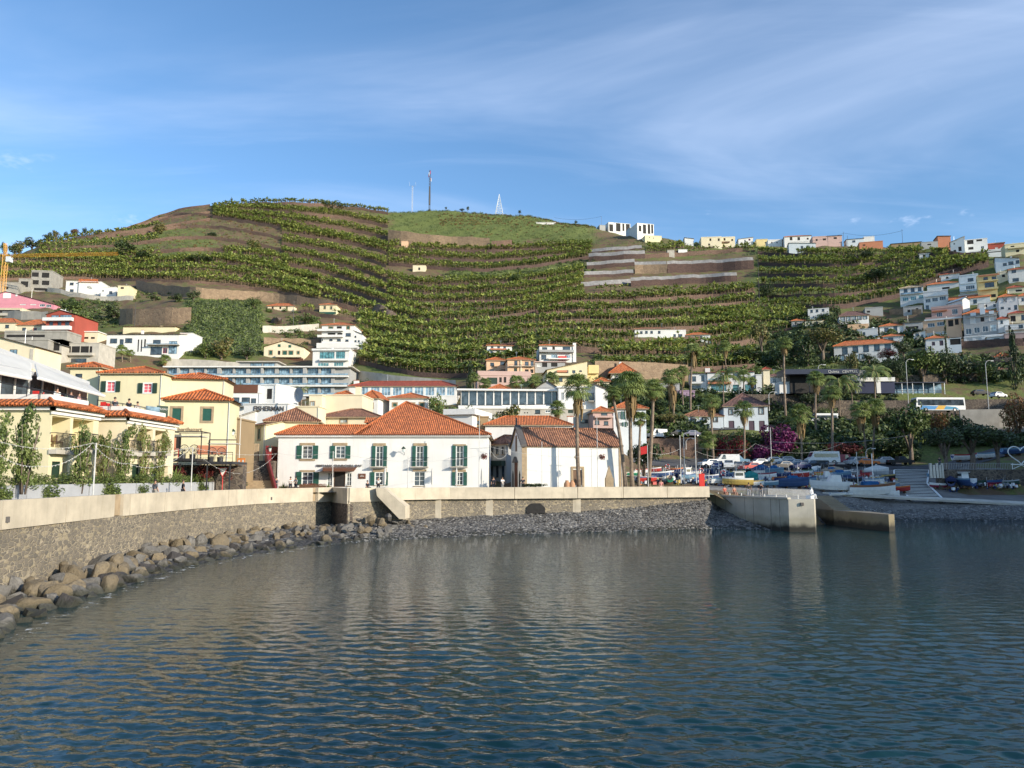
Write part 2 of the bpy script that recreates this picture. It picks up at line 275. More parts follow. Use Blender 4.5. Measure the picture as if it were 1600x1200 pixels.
class MB:
 def __init__(s,mats='white'):
  s.v=[];s.f=[];s.m=[];s.mats=[mats]if isinstance(mats,str)else list(mats);s.T=None
 def mi(s,m):
  if m is None:return 0
  if m not in s.mats:s.mats.append(m)
  return s.mats.index(m)
 def add(s,vs,fs,m=None):
  b=len(s.v);k=s.mi(m)
  for p in vs:
   p=Vector(p);s.v.append(s.T@p if s.T else p)
  for f in fs:s.f.append(tuple(b+i for i in f));s.m.append(k)
  return s
 def box(s,x0,x1,y0,y1,z0,z1,m=None,rot=0,taper=0):
  cx,cy=(x0+x1)/2,(y0+y1)/2;c,sn=math.cos(rot),math.sin(rot);vs=[]
  for z,t in((z0,1),(z1,1-taper)):
   for x,y in((x0,y0),(x1,y0),(x1,y1),(x0,y1)):
    dx,dy=(x-cx)*t,(y-cy)*t
    vs.append((cx+dx*c-dy*sn,cy+dx*sn+dy*c,z))
  return s.add(vs,[(3,2,1,0),(4,5,6,7),(0,1,5,4),(1,2,6,5),(2,3,7,6),(3,0,4,7)],m)
 def hexa(s,b,t,m=None):
  return s.add(list(b)+list(t),[(3,2,1,0),(4,5,6,7),(0,1,5,4),(1,2,6,5),(2,3,7,6),(3,0,4,7)],m)
 def tube(s,pts,r,n=6,m=None,cap=True):
  pts=[Vector(p)for p in pts];rr=r if hasattr(r,'__len__')else[r]*len(pts)
  vs=[];N=len(pts);prev=None
  for i,p in enumerate(pts):
   d=(pts[min(i+1,N-1)]-pts[max(i-1,0)]).normalized()
   up=Vector((0,0,1))if abs(d.z)<.9 else Vector((1,0,0))
   x=d.cross(up).normalized()if prev is None else(prev-d*prev.dot(d)).normalized()
   prev=x;y=d.cross(x)
   for k in range(n):
    a=2*math.pi*k/n;vs.append(p+(x*math.cos(a)+y*math.sin(a))*rr[i])
  fs=[(i*n+k,i*n+(k+1)%n,(i+1)*n+(k+1)%n,(i+1)*n+k)for i in range(N-1)for k in range(n)]
  if cap:fs+=[tuple(range(n-1,-1,-1)),tuple((N-1)*n+k for k in range(n))]
  return s.add(vs,fs,m)
 def lathe(s,prof,n=12,c=(0,0),m=None,sx=1,sy=1):
  vs=[(c[0]+r*math.cos(2*math.pi*k/n)*sx,c[1]+r*math.sin(2*math.pi*k/n)*sy,z)for r,z in prof for k in range(n)]
  fs=[(i*n+k,i*n+(k+1)%n,(i+1)*n+(k+1)%n,(i+1)*n+k)for i in range(len(prof)-1)for k in range(n)]
  fs+=[tuple(range(n-1,-1,-1)),tuple((len(prof)-1)*n+k for k in range(n))]
  return s.add(vs,fs,m)
 def prism(s,prof,y0,y1,m=None):
  """prof: (x,z) outline, extruded y0..y1"""
  n=len(prof)
  vs=[(x,y0,z)for x,z in prof]+[(x,y1,z)for x,z in prof]
  return s.add(vs,[tuple(range(n)),tuple(range(2*n-1,n-1,-1))]+[(i,n+i,n+(i+1)%n,(i+1)%n)for i in range(n)],m)
 def poly(s,pts,th=.1,m=None):
  """flat plan polygon pts (3D) with thickness downwards"""
  n=len(pts);vs=[Vector(p)for p in pts];vs+=[Vector(p)-Vector((0,0,th))for p in pts]
  return s.add(vs,[tuple(range(n)),tuple(range(2*n-1,n-1,-1))]+[(i,n+i,n+(i+1)%n,(i+1)%n)for i in range(n)],m)
 def build(s,name,parent=None,smooth=False,loc=None,rz=None):
  me=bpy.data.meshes.new(name)
  me.from_pydata(s.v,[],s.f)
  for m in s.mats:me.materials.append(M(m))
  me.polygons.foreach_set('material_index',s.m)
  if smooth:me.polygons.foreach_set('use_smooth',[True]*len(s.f))
  me.update()
  uv=me.uv_layers.new(name='UVMap');data=[]
  for p in me.polygons:
   n=p.normal
   if abs(n.z)>.999:ux,vy=Vector((1,0,0)),Vector((0,1,0))
   else:
    ux=Vector((-n.y,n.x,0)).normalized();vy=n.cross(ux)
   for li in p.loop_indices:
    co=me.vertices[me.loops[li].vertex_index].co
    data+=[co.dot(ux),co.dot(vy)]
  uv.data.foreach_set('uv',data)
  o=bpy.data.objects.new(name,me);COL.objects.link(o)
  if parent:o.parent=parent
  if loc is not None:o.location=loc
  if rz is not None:o.rotation_euler=(0,0,rz)
  return o
WL=[(-420,24),(-260,29),(-100,34.5),(0,40),(100,46.5),(200,55),(300,66),(400,78),(500,86),(545,88),(700,91),(900,95),(1105,100)]
WA=[ray(p,765)[0]for p,y in WL];WY=[y for p,y in WL]
ZT=5.1;ZG=4.15
COLS={-250:([(28,ZG),(80,ZG+.5)],[(130,690),(190,590),(240,530),(290,490),(330,458),(380,430),(430,408)]),0:([(40,ZG),(85,ZG+.5)],[(120,700),(150,640),(190,582),(240,529),(290,488),(330,458),(380,432),(430,402)]),75:([(40,ZG),(85,ZG+.5)],[(120,700),(150,650),(190,588),(240,532),(290,488),(330,462),(380,436),(430,408),(460,379)]),150:([(50,ZG),(90,ZG+.5)],[(120,700),(150,655),(190,595),(240,545),(290,510),(330,467),(380,440),(430,403),(480,364)]),300:([(60,ZG),(90,ZG+.5)],[(120,710),(160,668),(200,645),(222,618),(238,562),(270,510),(300,472),(330,456),(360,446),(400,412),(450,382),(500,350),(550,323)]),450:([(80,4.5),(95,4.65)],[(130,710),(170,670),(205,640),(225,610),(240,578),(270,540),(300,505),(330,482),(360,460),(400,430),(450,390),(500,350),(550,316)]),600:([(88,4.5),(105,4.65)],[(140,690),(180,640),(200,618),(212,604),(222,592),(250,566),(300,520),(350,480),(400,442),(450,405),(500,368),(560,332)]),700:([(91,4.5),(108,4.65)],[(140,690),(180,640),(200,618),(210,606),(225,592),(250,562),(300,520),(350,482),(400,446),(450,412),(500,378),(570,330)]),830:([(94,4.5),(108,4.65)],[(140,690),(170,640),(190,605),(215,578),(250,552),(300,515),(350,480),(400,446),(450,413),(500,382),(560,338)]),900:([(95,4.5),(108,4.65)],[(140,690),(165,648),(190,602),(215,575),(250,555),(300,515),(350,480),(400,446),(450,412),(500,378),(540,350)]),1000:([(98,4.5),(112,4.6)],[(150,722),(158,716),(162,686),(172,650),(195,606),(215,590),(250,560),(300,520),(350,482),(400,444),(450,405),(500,366)]),1090:([(88,-1),(99,4.5),(112,4.4)],[(148,728),(158,722),(162,686),(185,650),(205,613),(225,595),(250,562),(300,522),(350,482),(400,444),(450,405),(490,380)]),1200:([(88,-1.6),(100,-.8),(106,3.0),(112,4.1)],[(150,727),(158,724),(163,690),(172,673),(190,640),(205,613),(230,590),(260,558),(300,515),(350,472),(400,432),(450,392),(470,385)]),1290:([(88,-2.2),(104,-.6),(110,.9),(116,3.2)],[(150,727),(158,724),(163,695),(175,662),(195,645),(205,613),(218,590),(240,570),(270,530),(290,506),(320,480),(360,438),(400,403),(430,384)]),1370:([(88,-2.6),(104,-1.2),(112.5,-.1),(119,2.6)],[(150,727),(160,722),(166,700),(180,664),(195,650),(205,613),(218,596),(235,570),(262,550),(292,508),(330,466),(370,420),(405,385)]),1460:([(88,-2.8),(104,-1.5),(113,-.1),(118.5,2.3),(121,2.7)],[(140,738),(152,726),(160,715),(168,690),(180,662),(195,650),(205,612),(220,585),(235,560),(262,530),(300,482),(340,432),(380,385)]),1490:([(88,-2.8),(104,-1.5),(113,-.1),(118.5,2.3),(127,3.4),(128.6,7.3)],[(140,733),(152,718),(160,706),(170,680),(180,662),(195,650),(205,612),(220,585),(232,560),(255,532),(290,482),(325,440),(360,396)]),1600:([(88,-2.8),(104,-1.5),(113,-.1),(118.5,2.3),(127,3.4),(128.6,7.3)],[(140,722),(155,700),(170,672),(180,655),(195,642),(205,606),(215,572),(232,540),(255,500),(285,452),(315,415),(335,397)]),1850:([(88,-2.8),(104,-1.5),(113,-.1),(118.5,2.3),(127,3.4),(128.6,7.3)],[(140,712),(160,680),(180,650),(205,590),(232,530),(270,460),(310,415),(330,400)]),}
CK=sorted(COLS);CA=np.array([((k-800)/F)/.975 for k in CK]);CX=[];CZ=[]
for k in CK:
 zs,ys=COLS[k]
 pts=[(Y,z)for Y,z in zs]+[(Y,H+ray(800,py)[1]*Y)for Y,py in ys]
 Yr,zr=pts[-1]
 er=(zr-H)/Yr
 pts+=[(Yr+8,H+(er-.0012)*(Yr+8)),(600,H+(er-.012)*600),(640,H+(er-.06)*640),(1400,H)]
 CX.append(np.array([p[0]for p in pts]));CZ.append(np.array([p[1]for p in pts]))
def bumpz(X,Y):
 s=np.clip((Y-205)/60,0,1)
 return s*(.8*np.sin(X*.045+1.3)*np.sin(Y*.05+.4)+.3*np.sin(X*.11+Y*.07)+.3*np.sin(X*.31-Y*.23+2)+.16*np.sin(X*.9+Y*.6))
def ztv(A,Y):
 """vectorised terrain height for a = X/Y and depth Y"""
 A=np.asarray(A,float);Y=np.asarray(Y,float);out=np.zeros(np.broadcast(A,Y).shape)
 A,Y=np.broadcast_arrays(A,Y)
 i=np.clip(np.searchsorted(CA,A)-1,0,len(CA)-2)
 t=np.clip((A-CA[i])/(CA[i+1]-CA[i]),0,1);t=t*t*(3-2*t)*.5+t*.5
 for k in range(len(CA)-1):
  m=i==k
  if m.any():
   out[m]=np.interp(Y[m],CX[k],CZ[k])*(1-t[m])+np.interp(Y[m],CX[k+1],CZ[k+1])*t[m]
 return out+bumpz(A*Y,Y)
def zt(X,Y):return float(ztv(X/Y,Y))
_YS=np.arange(100,640,.5)
def hit(px,py,y0=100):
 a,e=ray(px,py)
 ys=_YS[_YS>=y0];zz=ztv(np.full(len(ys),a),ys)
 d=(zz-H)/ys-e
 k=np.argmax(d>=0)
 if not(d>=0).any():k=int(np.argmax(d))
 Y=float(ys[k])
 return Vector((a*Y,Y,float(zz[k])))
cam=bpy.data.cameras.new('camera');co=bpy.data.objects.new('camera',cam);COL.objects.link(co)
co.location=(0,0,H);co.rotation_euler=(math.pi/2+PITCH,0,0)
cam.sensor_width=36;cam.lens=36*F/1600;cam.clip_end=6000;cam.clip_start=.3
SC.camera=co
SUN_AZ,SUN_EL=R(55),R(18)
sd=Vector((math.sin(SUN_AZ)*math.cos(SUN_EL),-math.cos(SUN_AZ)*math.cos(SUN_EL),math.sin(SUN_EL)))
sl=bpy.data.lights.new('sun','SUN');sl.energy=4.6;sl.angle=R(.5);sl.color=(1,.89,.72)
so=bpy.data.objects.new('sun',sl);COL.objects.link(so);so.rotation_euler=sd.to_track_quat('Z','Y').to_euler()
W=bpy.data.worlds.new('World');SC.world=W;W.use_nodes=True
nt=W.node_tree;bg=nt.nodes['Background']
sky=nt.nodes.new('ShaderNodeTexSky');sky.sky_type='NISHITA';sky.sun_disc=False
sky.sun_elevation=SUN_EL;sky.sun_rotation=math.atan2(sd.x,sd.y);sky.altitude=20;sky.air_density=1.0;sky.dust_density=.5;sky.ozone_density=2.2
tc=coords(nt,'Generated')
sxyz=nt.nodes.new('ShaderNodeSeparateXYZ');nt.links.new(tc,sxyz.inputs[0])
zz=mth(nt,'MAXIMUM',sxyz.outputs[2],.03)
cx_=mth(nt,'DIVIDE',sxyz.outputs[0],mth(nt,'ADD',zz,.12));cy_=mth(nt,'DIVIDE',sxyz.outputs[1],mth(nt,'ADD',zz,.12))
cmb=nt.nodes.new('ShaderNodeCombineXYZ');nt.links.new(cx_,cmb.inputs[0]);nt.links.new(cy_,cmb.inputs[1])
def cmap(sc,rot,loc=(0,0,0)):
 n=nt.nodes.new('ShaderNodeMapping');n.inputs['Scale'].default_value=sc;n.inputs['Rotation'].default_value=(0,0,rot);n.inputs['Location'].default_value=loc
 nt.links.new(cmb.outputs[0],n.inputs[0]);return n.outputs[0]
veil=ramp(nt,noise(nt,1.0,6,cmap((.55,1.1,1),.5,(3.4,.8,0)),.55,.6),.42,.80)
wisp=ramp(nt,noise(nt,1.0,9,cmap((.9,4.2,1),.38,(1.3,2.1,0)),.62,1.2),.50,.88)
wisp2=ramp(nt,noise(nt,1.0,8,cmap((3.0,9,1),-.35,(.3,5,0)),.6,.8),.56,.92)
amt=mth(nt,'ADD',mth(nt,'MULTIPLY',veil,.52),mth(nt,'ADD',mth(nt,'MULTIPLY',wisp,.14),mth(nt,'MULTIPLY',mth(nt,'MULTIPLY',wisp2,veil),.14)))
low=ramp(nt,noise(nt,9,5,mapping(nt,tc,(1,1,2.2)),.6),0.64,.74)
band=mth(nt,'MULTIPLY',ramp(nt,sxyz.outputs[2],.37,.30),ramp(nt,sxyz.outputs[2],.2,.28))
amt=mth(nt,'MINIMUM',mth(nt,'ADD',amt,mth(nt,'MULTIPLY',mth(nt,'MULTIPLY',low,band),.55)),.9)
tint=mixc(nt,1.0,sky.outputs[0],(.84,1.05,1.20),'MULTIPLY')
cloudc=mixc(nt,amt,tint,(4.6,5.4,7.0))
nt.links.new(cloudc,bg.inputs[0]);bg.inputs[1].default_value=.145
SC.view_settings.view_transform='Standard';SC.view_settings.look='None';SC.view_settings.exposure=.40;SC.view_settings.gamma=1
SC.cycles.max_bounces=6;SC.cycles.transparent_max_bounces=8;SC.cycles.use_denoising=True;SC.cycles.caustics_reflective=False;SC.cycles.caustics_refractive=False
def make_sea():
 na,ny=760,1150
 A=np.linspace(-1.05,1.05,na);inv=np.linspace(1/7.5,1/128.,ny)
 Y=1/inv
 AA,YY=np.meshgrid(A,Y);X=AA*YY
 dY=np.abs(np.gradient(Y))[:,None]*np.ones_like(AA);dX=YY*(A[1]-A[0])
 Z=np.zeros_like(X);rs=np.random.RandomState(5)
 for i in range(90):
  L=.135*(8**(rs.rand()));k=2*math.pi/L;th=rs.normal(0,.58)+.1
  kx,ky=k*math.sin(th),k*math.cos(th)
  slope=.044*(.75+.5*rs.rand())*(1.0 if L>.4 else .7)
  att=np.clip(1.6-2.6*(abs(ky)*dY+abs(kx)*dX)/math.pi,0,1)
  ph=kx*X+ky*YY+rs.rand()*6.28
  ph+=.8*np.sin(X*.21+i)+.6*np.sin(YY*.17+2*i)
  env=.6+.4*np.sin(X*.13*(1+i%3)+i)*np.sin(YY*.11+i*1.7)
  Z+=slope/k*att*env*np.sin(ph)
 V=np.stack([X,YY,Z],-1).reshape(-1,3)
 idx=np.arange(na*ny).reshape(ny,na)
 Q=np.stack([idx[:-1,:-1],idx[:-1,1:],idx[1:,1:],idx[1:,:-1]],-1).reshape(-1,4)
 ext=np.array([(-1500,-1500,0),(1500,-1500,0),(1500,7.5,0),(-1500,7.5,0),(-1.05*7.5,7.5,0),(-1.05*128,128,0),(-1500,128,0),(1.05*7.5,7.5,0),(1.05*128,128,0),(1500,128,0)],float)
 n=len(V);V=np.vstack([V,ext])
 Q=np.vstack([Q,[[n,n+1,n+2,n+3],[n+3,n+4,n+5,n+6],[n+7,n+2,n+9,n+8]]])
 o=npmesh('sea',V,Q,['water'],smooth=True);tag(o,kind='structure')
make_sea()
def wallY(a):return np.interp(a,WA,WY)
def make_terrain():
 A=np.concatenate([np.linspace(-1.25,-.70,20)[:-1],np.linspace(-.70,.72,420),np.linspace(.72,1.3,20)[1:]])
 ny=330;T=np.linspace(0,1,ny)
 AA,TT=np.meshgrid(A,T)
 Y0=wallY(AA)+.35
 YY=Y0+(860-Y0)*(TT**1.35)
 Z=ztv(AA,YY);X=AA*YY
 V=np.stack([X,YY,Z],-1).reshape(-1,3);na=len(A)
 idx=np.arange(na*ny).reshape(ny,na)
 Q=np.stack([idx[:-1,:-1],idx[:-1,1:],idx[1:,1:],idx[1:,:-1]],-1).reshape(-1,4)
 o=npmesh('hillside',V,Q,['soil'],smooth=True);tag(o,kind='structure')
 e=(Z-H)/YY
 v=(e*CP-SP)/(CP+e*SP);py=600-v*F;px=800+AA*(CP-v*SP)*F
 def blob(x0,x1,y0,y1,s=34):return np.clip((px-x0)/s+.5,0,1)*np.clip((x1-px)/s+.5,0,1)*np.clip((y-y0)/s*2+.5,0,1)*np.clip((y1-y)/s*2+.5,0,1)
 y=py
 s0=40
 g=.28+.62*blob(608,925,315,376)+.75*blob(288,408,462,562)+.35*blob(60,330,350,412)+.45*blob(690,930,406,432)+.3*blob(1000,1190,375,400)+.4*blob(1180,1600,390,480)
 g=g+.35*blob(560,850,480,600)+.35*blob(1100,1600,560,730)+.2*blob(80,200,470,530)+.25*blob(1010,1300,470,600)
 at=o.data.attributes.new('green','FLOAT','POINT');at.data.foreach_set('value',np.clip(g,0,1).astype(np.float32).ravel())
make_terrain()
def sheet(name,corners,mat,off=.05,nu=40,nv=14,kind='structure',zfun=None,th=0):
 """sheet draped on the ground between four (px,Y) corners: near-left, near-right, far-right, far-left"""
 (p0,y0),(p1,y1),(p2,y2),(p3,y3)=corners
 a=[ray(p,745)[0]for p in(p0,p1,p2,p3)]
 U,V_=np.meshgrid(np.linspace(0,1,nu),np.linspace(0,1,nv))
 Xn=(1-U)*a[0]*y0+U*a[1]*y1;Yn=(1-U)*y0+U*y1;Xf=(1-U)*a[3]*y3+U*a[2]*y2;Yf=(1-U)*y3+U*y2
 X=Xn*(1-V_)+Xf*V_;Y=Yn*(1-V_)+Yf*V_
 Z=ztv(X/Y,Y)+off
 V=np.stack([X,Y,Z],-1).reshape(-1,3);idx=np.arange(nu*nv).reshape(nv,nu)
 Q=np.stack([idx[:-1,:-1],idx[:-1,1:],idx[1:,1:],idx[1:,:-1]],-1).reshape(-1,4)
 return tag(npmesh(name,V,Q,[mat],smooth=True),kind=kind)
def strip_sheet(name,pxs,y0f,y1f,mat,off=.05,n=160,m=6):
 px=np.linspace(pxs[0],pxs[1],n);a=np.array([ray(p,765)[0]for p in px]);V=[]
 for k in range(m):
  t=k/(m-1.0);Y=(1-t)*np.array([y0f(p)for p in px])+t*np.array([y1f(p)for p in px])
  V.append(np.stack([a*Y,Y,ztv(a,Y)+off],-1))
 V=np.array(V);idx=np.arange(n*m).reshape(m,n)
 Q=np.stack([idx[:-1,:-1],idx[:-1,1:],idx[1:,1:],idx[1:,:-1]],-1).reshape(-1,4)
 return tag(npmesh(name,V.reshape(-1,3),Q,[mat],smooth=True),kind='structure')
strip_sheet('promenade_pavement',(-420,1096),lambda p:float(np.interp(p,[q[0]for q in WL],[q[1]for q in WL]))+.6,lambda p:float(np.interp(p,[q[0]for q in WL],[q[1]for q in WL]))*1.0+9+8*max(0,1-p/400.)*(p>-1e9),'paving')
sheet('boatyard_apron',((1100,112),(1640,119.5),(1490,150),(1080,148)),'yard',.05,120,60)
sheet('wall_foot_apron',((1436,119.3),(1720,119.3),(1720,127.2),(1436,126.6)),'yard',.06,60,20)
sheet('car_park',((985,143),(1410,145),(1410,160),(985,158)),'asphalt',.10,80,16)
sheet('upper_road',((1395,146),(1465,139),(1720,166),(1720,176)),'asphalt',.15,60,16)
sheet('bus_road',((990,164),(1250,176),(1250,182),(990,170)),'asphalt',.2,60,10)
sheet('hill_road',((1230,176.5),(1700,175),(1700,184),(1230,184)),'asphalt',.2,60,10)
def make_shade_headland():  # unseen headland added off to the right, shaped to shade the boatyard
 c=Vector((.5736,.8192,0));s_=Vector((.8192,-.5736,0));n,m_=46,26
 V=[];rs=random.Random(3)
 for i in range(m_):
  for j in range(n):
   u=101+j*3.4;w=62+i*9.5
   p=c*u+s_*w
   edge=min(1,(u-101)/7.0);prof=1
   hgt=50*edge*min(1,(w-58)/16.0,max(0,(190-w)/60.0))*(1+.08*math.sin(u*.21)+.05*math.sin(w*.3+u*.1))+rs.uniform(-.6,.6)
   if p.x<.72*p.y+6:hgt=-3
   V.append((p.x,p.y,hgt-2.5))
 idx=np.arange(n*m_).reshape(m_,n)
 Q=np.stack([idx[:-1,:-1],idx[:-1,1:],idx[1:,1:],idx[1:,:-1]],-1).reshape(-1,4)
 tag(npmesh('unseen_shade_headland',np.array(V),Q,['stoneold']),kind='structure')
make_shade_headland()
def rowsheet(name,inner,outer,mat,n=10,zoff=0,noisez=0,m=12,ext=None,kind='structure'):
 """inner/outer: lists of world (x,y,z), same length; extra lower skirt ext"""
 V=[];cols=[]
 fine=[]
 for a,b in((inner,'i'),):
  pass
 k=len(inner);U=np.linspace(0,k-1,(k-1)*n+1)
 I=np.array([[np.interp(U,range(k),[p[c]for p in inner])]for c in range(3)])[:,0].T
 O=np.array([[np.interp(U,range(k),[p[c]for p in outer])]for c in range(3)])[:,0].T
 rs=np.random.RandomState(2);T=np.linspace(0,1,m)
 G=I[None]*(1-T[:,None,None])+O[None]*T[:,None,None]
 D=(O-I);D[:,2]=np.minimum(D[:,2],-.6)
 G=np.concatenate([G,(O+D*np.array([.5,.5,.9]))[None]],0)
 G[...,2]+=rs.normal(0,noisez,G.shape[:2])
 h,w=G.shape[:2];idx=np.arange(h*w).reshape(h,w)
 Q=np.stack([idx[:-1,:-1],idx[1:,:-1],idx[1:,1:],idx[:-1,1:]],-1).reshape(-1,4)
 return tag(npmesh(name,G.reshape(-1,3),Q,[mat],smooth=True),kind=kind)
def wp(px,Y,z):return Vector((ray(px,765)[0]*Y,Y,z))
WLD=[(-420,24),(-260,29),(-100,34.5),(0,40),(100,46.5),(200,55),(300,66),(400,78),(487,85.6),(493,86.4),(519,90),(545,83.6),(600,86.5),(700,91),(900,95),(1105,100)]
def wallpt(px,z):return wp(px,float(np.interp(px,[q[0]for q in WLD],[q[1]for q in WLD])),z)
PIER=[(1105,106),(1150,99.6),(1190,94.5),(1232,90)]
inner=[wallpt(p,z)for p,z in((-420,.3),(-100,-.4),(0,-.15),(100,.3),(200,.7),(300,1.0),(400,1.0),(500,1.0),(540,1.2),(600,1.4),(700,1.6),(800,1.9),(900,2.1),(1000,2.6),(1060,3.1),(1104,3.4))]
outer=[wp(p,y,-.25)for p,y in((-420,15),(-100,23),(0,28),(100,35),(200,43),(300,54),(400,62),(500,70),(540,74),(600,77.5),(700,81.5),(800,85),(900,88.3),(1000,91.5),(1060,93.5),(1100,94.6))]
inner+=[wp(1120,104,2.5),wp(1150,99.9,1.3),wp(1190,94.8,.3),wp(1226,91,-.3)]
outer+=[wp(1112,94.6,-.3),wp(1135,93.8,-.4),wp(1170,92,-.7),wp(1215,89,-1.2)]
rowsheet('pebble_beach',inner,outer,'pebble',10,noisez=.05,m=30)
def ribbon(mb,pts,z0,z1,front,back,mat,step=None):
 """wall following plan points, front offset towards the sea"""
 n=len(pts);N=[]
 for i in range(n):
  d=(pts[min(n-1,i+1)]-pts[max(0,i-1)]);d.z=0;d.normalize();N.append(Vector((d.y,-d.x,0)))
 for i in range(n-1):
  a,b=pts[i],pts[i+1];na,nb=N[i],N[i+1]
  q=[a+na*front,b+nb*front,b-nb*back,a-na*back]
  mb.hexa([Vector((p.x,p.y,z0))for p in q],[Vector((p.x,p.y,z1))for p in q],mat)
def resample(pxs,z=0,seg=None):
 out=[]
 for p0,p1 in zip(pxs[:-1],pxs[1:]):
  a,b=wallpt(p0,z),wallpt(p1,z);k=max(1,int((b-a).length/(seg or 5)))
  out+=[a.lerp(b,i/k)for i in range(k)]
 out.append(wallpt(pxs[-1],z));return out
SW=empty('sea_wall',wallpt(200,0),label='long rubble stone sea wall with pale concrete parapet curving along the promenade',cat='sea wall')
def toloc(o,root):
 o.parent=root;o.matrix_parent_inverse=Matrix.Translation(-root.location);return o
def segs(pxs,z0,z1,front,back,mat,name,root,seg=5,gap=.03):
 mb=MB(mat);pts=resample(pxs,0,seg)
 n=len(pts)
 for i in range(n-1):
  d=(pts[i+1]-pts[i]);L=d.length
  if L<.05:continue
  d.normalize();nn=Vector((d.y,-d.x,0));a=pts[i]+d*gap;b=pts[i+1]-d*gap
  q=[a+nn*front,b+nn*front,b-nn*back,a-nn*back]
  mb.hexa([Vector((p.x,p.y,z0))for p in q],[Vector((p.x,p.y,z1))for p in q])
 o=mb.build(name);return toloc(o,root)
mb=MB('stonewall');ribbon(mb,resample([-420,-260,-100,0,100,200,300,400,487,493,519]),-1.5,3.62,.10,.5,'stonewall');toloc(mb.build('masonry_base'),SW)
segs([-420,-260,-100,0,100,176],3.6,ZT,.22,.2,'parapet','parapet',SW)
segs([189,200,300,400,487],3.6,ZT,.22,.2,'parapet','parapet',SW)
segs([176,189],3.66,ZT-.01,.02,.2,'trim','parapet_inset',SW,9)
segs([493,519],3.5,ZT+.01,.34,.2,'parapet','parapet',SW)
segs([487,493],3.6,ZT,.0,.2,'trim','parapet_inset',SW,9)  # set-back strip in darker tan, shade put into its colour
mb=MB('basalt')
for px in(8,237,421):p=wallpt(px,0);mb.box(p.x-.03,p.x+.34,p.y-.25,p.y+.1,3.95,4.25,'basalt',R(50 if px<300 else 20))
toloc(mb.build('drain_hole'),SW)
QW=empty('quay_wall',wallpt(800,0),label='straight stone quay wall with overhanging concrete parapet above the pebble beach',cat='quay wall')
mb=MB('stonewall');ribbon(mb,resample([519.2,545,600,700,900,1104]),-1.2,3.75,.05,.5,'stonewall')
ribbon(mb,resample([519.3,544.9]),-1.3,3.4,.12,.5,'stoneold');toloc(mb.build('masonry_base'),QW)  # darker masonry on the left-facing return paints in its shade
segs([545,600],3.6,ZT,.14,.2,'parapet','parapet',QW);segs([519.5,545],3.4,ZT,.16,.2,'parapet','parapet',QW,9,0)
segs([600,700,900,1105],3.72,ZT-.03,.62,.1,'parapet','parapet',QW,6)
mb=MB('parapet')
for px in(682,763,900):
 p=wallpt(px,0);mb.box(p.x-.55,p.x+.55,p.y-.16,p.y+.2,.4,3.72,'parapet')
toloc(mb.build('buttress'),QW)
a,b=wallpt(590,0),wallpt(633,0)
mb=MB('parapet');yb=a.y-.1
def W3(px,py,Y):return P(px,py,Y)
f=[W3(587,762,84.6),W3(599,762,84.6),W3(633,791,84.6),W3(633,811,84.6),W3(624,811,84.6),W3(589,775,84.6)]
n=len(f);g_=[p+Vector((.15,2.6,0))for p in f]
mb.add(f+g_,[tuple(range(n)),tuple(range(2*n-1,n-1,-1))]+[(i,n+i,n+(i+1)%n,(i+1)%n)for i in range(n)]);toloc(mb.build('stair_parapet'),QW)
c=P(837,795,93.2);mb=MB('basalt');rr=[(-1.1,-.55),(1.1,-.55),(1.1,.1),(.55,.62),(-.45,.62),(-1.1,.15)]
mb.add([(c.x+x,c.y,c.z+z)for x,z in rr]+[(c.x+x*1.15,c.y+1.6,c.z+z*1.1)for x,z in rr],[(5,4,3,2,1,0)]+[(i,(i+1)%6,6+(i+1)%6,6+i)for i in range(6)],'dark');toloc(mb.build('culvert_mouth'),QW)
PR=empty('pier',wp(1190,96,0),label='curved grey concrete pier with sunlit blunt end standing in the water',cat='pier')
A_=[wp(p,y,0)for p,y in((1102,106.5),(1150,99.6),(1190,94.5),(1231,90))];C_=wp(1271,89.4,0);B_=[C_,wp(1273,94,0),wp(1262,100,0),wp(1200,110,0),wp(1120,115,0)]
mb=MB('quay');ring=A_+B_;zt_=3.72
mb.add([Vector((p.x,p.y,-2))for p in ring]+[Vector((p.x,p.y,zt_))for p in ring],[tuple(range(len(ring)-1,-1,-1)),tuple(range(len(ring),2*len(ring)))]+[(i,(i+1)%len(ring),len(ring)+(i+1)%len(ring),len(ring)+i)for i in range(len(ring))])
toloc(mb.build('pier_body'),PR)
mb=MB('quay')
for i in range(3):
 d=(A_[i+1]-A_[i]);d.normalize();nn=Vector((d.y,-d.x,0));nn=nn if nn.y<0 else-nn
 q=[A_[i]+nn*.12,A_[i+1]+nn*.12,A_[i+1]-nn*.35,A_[i]-nn*.35]
 mb.hexa([Vector((p.x,p.y,zt_))for p in q],[Vector((p.x,p.y,zt_+.2))for p in q])
toloc(mb.build('kerb'),PR)
c=wp(1252,89.6,0);mb=MB('basalt');mb.box(c.x-.15,c.x+.2,c.y-.06,c.y+.2,3.0,3.35);toloc(mb.build('drain_hole'),PR)
mb=MB('basalt')
for i,(p0,p1)in enumerate(zip(A_[:-1],A_[1:])):
 for k in range(1,3):
  q=p0 .lerp(p1,k/3);d=(p1-p0).normalized();nn=Vector((d.y,-d.x,0));nn=nn if nn.y<0 else-nn
  mb.hexa([q+nn*.015+d*.02+Vector((0,0,-1)),q+nn*.015-d*.02+Vector((0,0,-1)),q-nn*.05-d*.02+Vector((0,0,-1)),q-nn*.05+d*.02+Vector((0,0,-1))],[q+nn*.015+d*.02+Vector((0,0,zt_)),q+nn*.015-d*.02+Vector((0,0,zt_)),q-nn*.05-d*.02+Vector((0,0,zt_)),q-nn*.05+d*.02+Vector((0,0,zt_))])
toloc(mb.build('panel_joints'),PR)
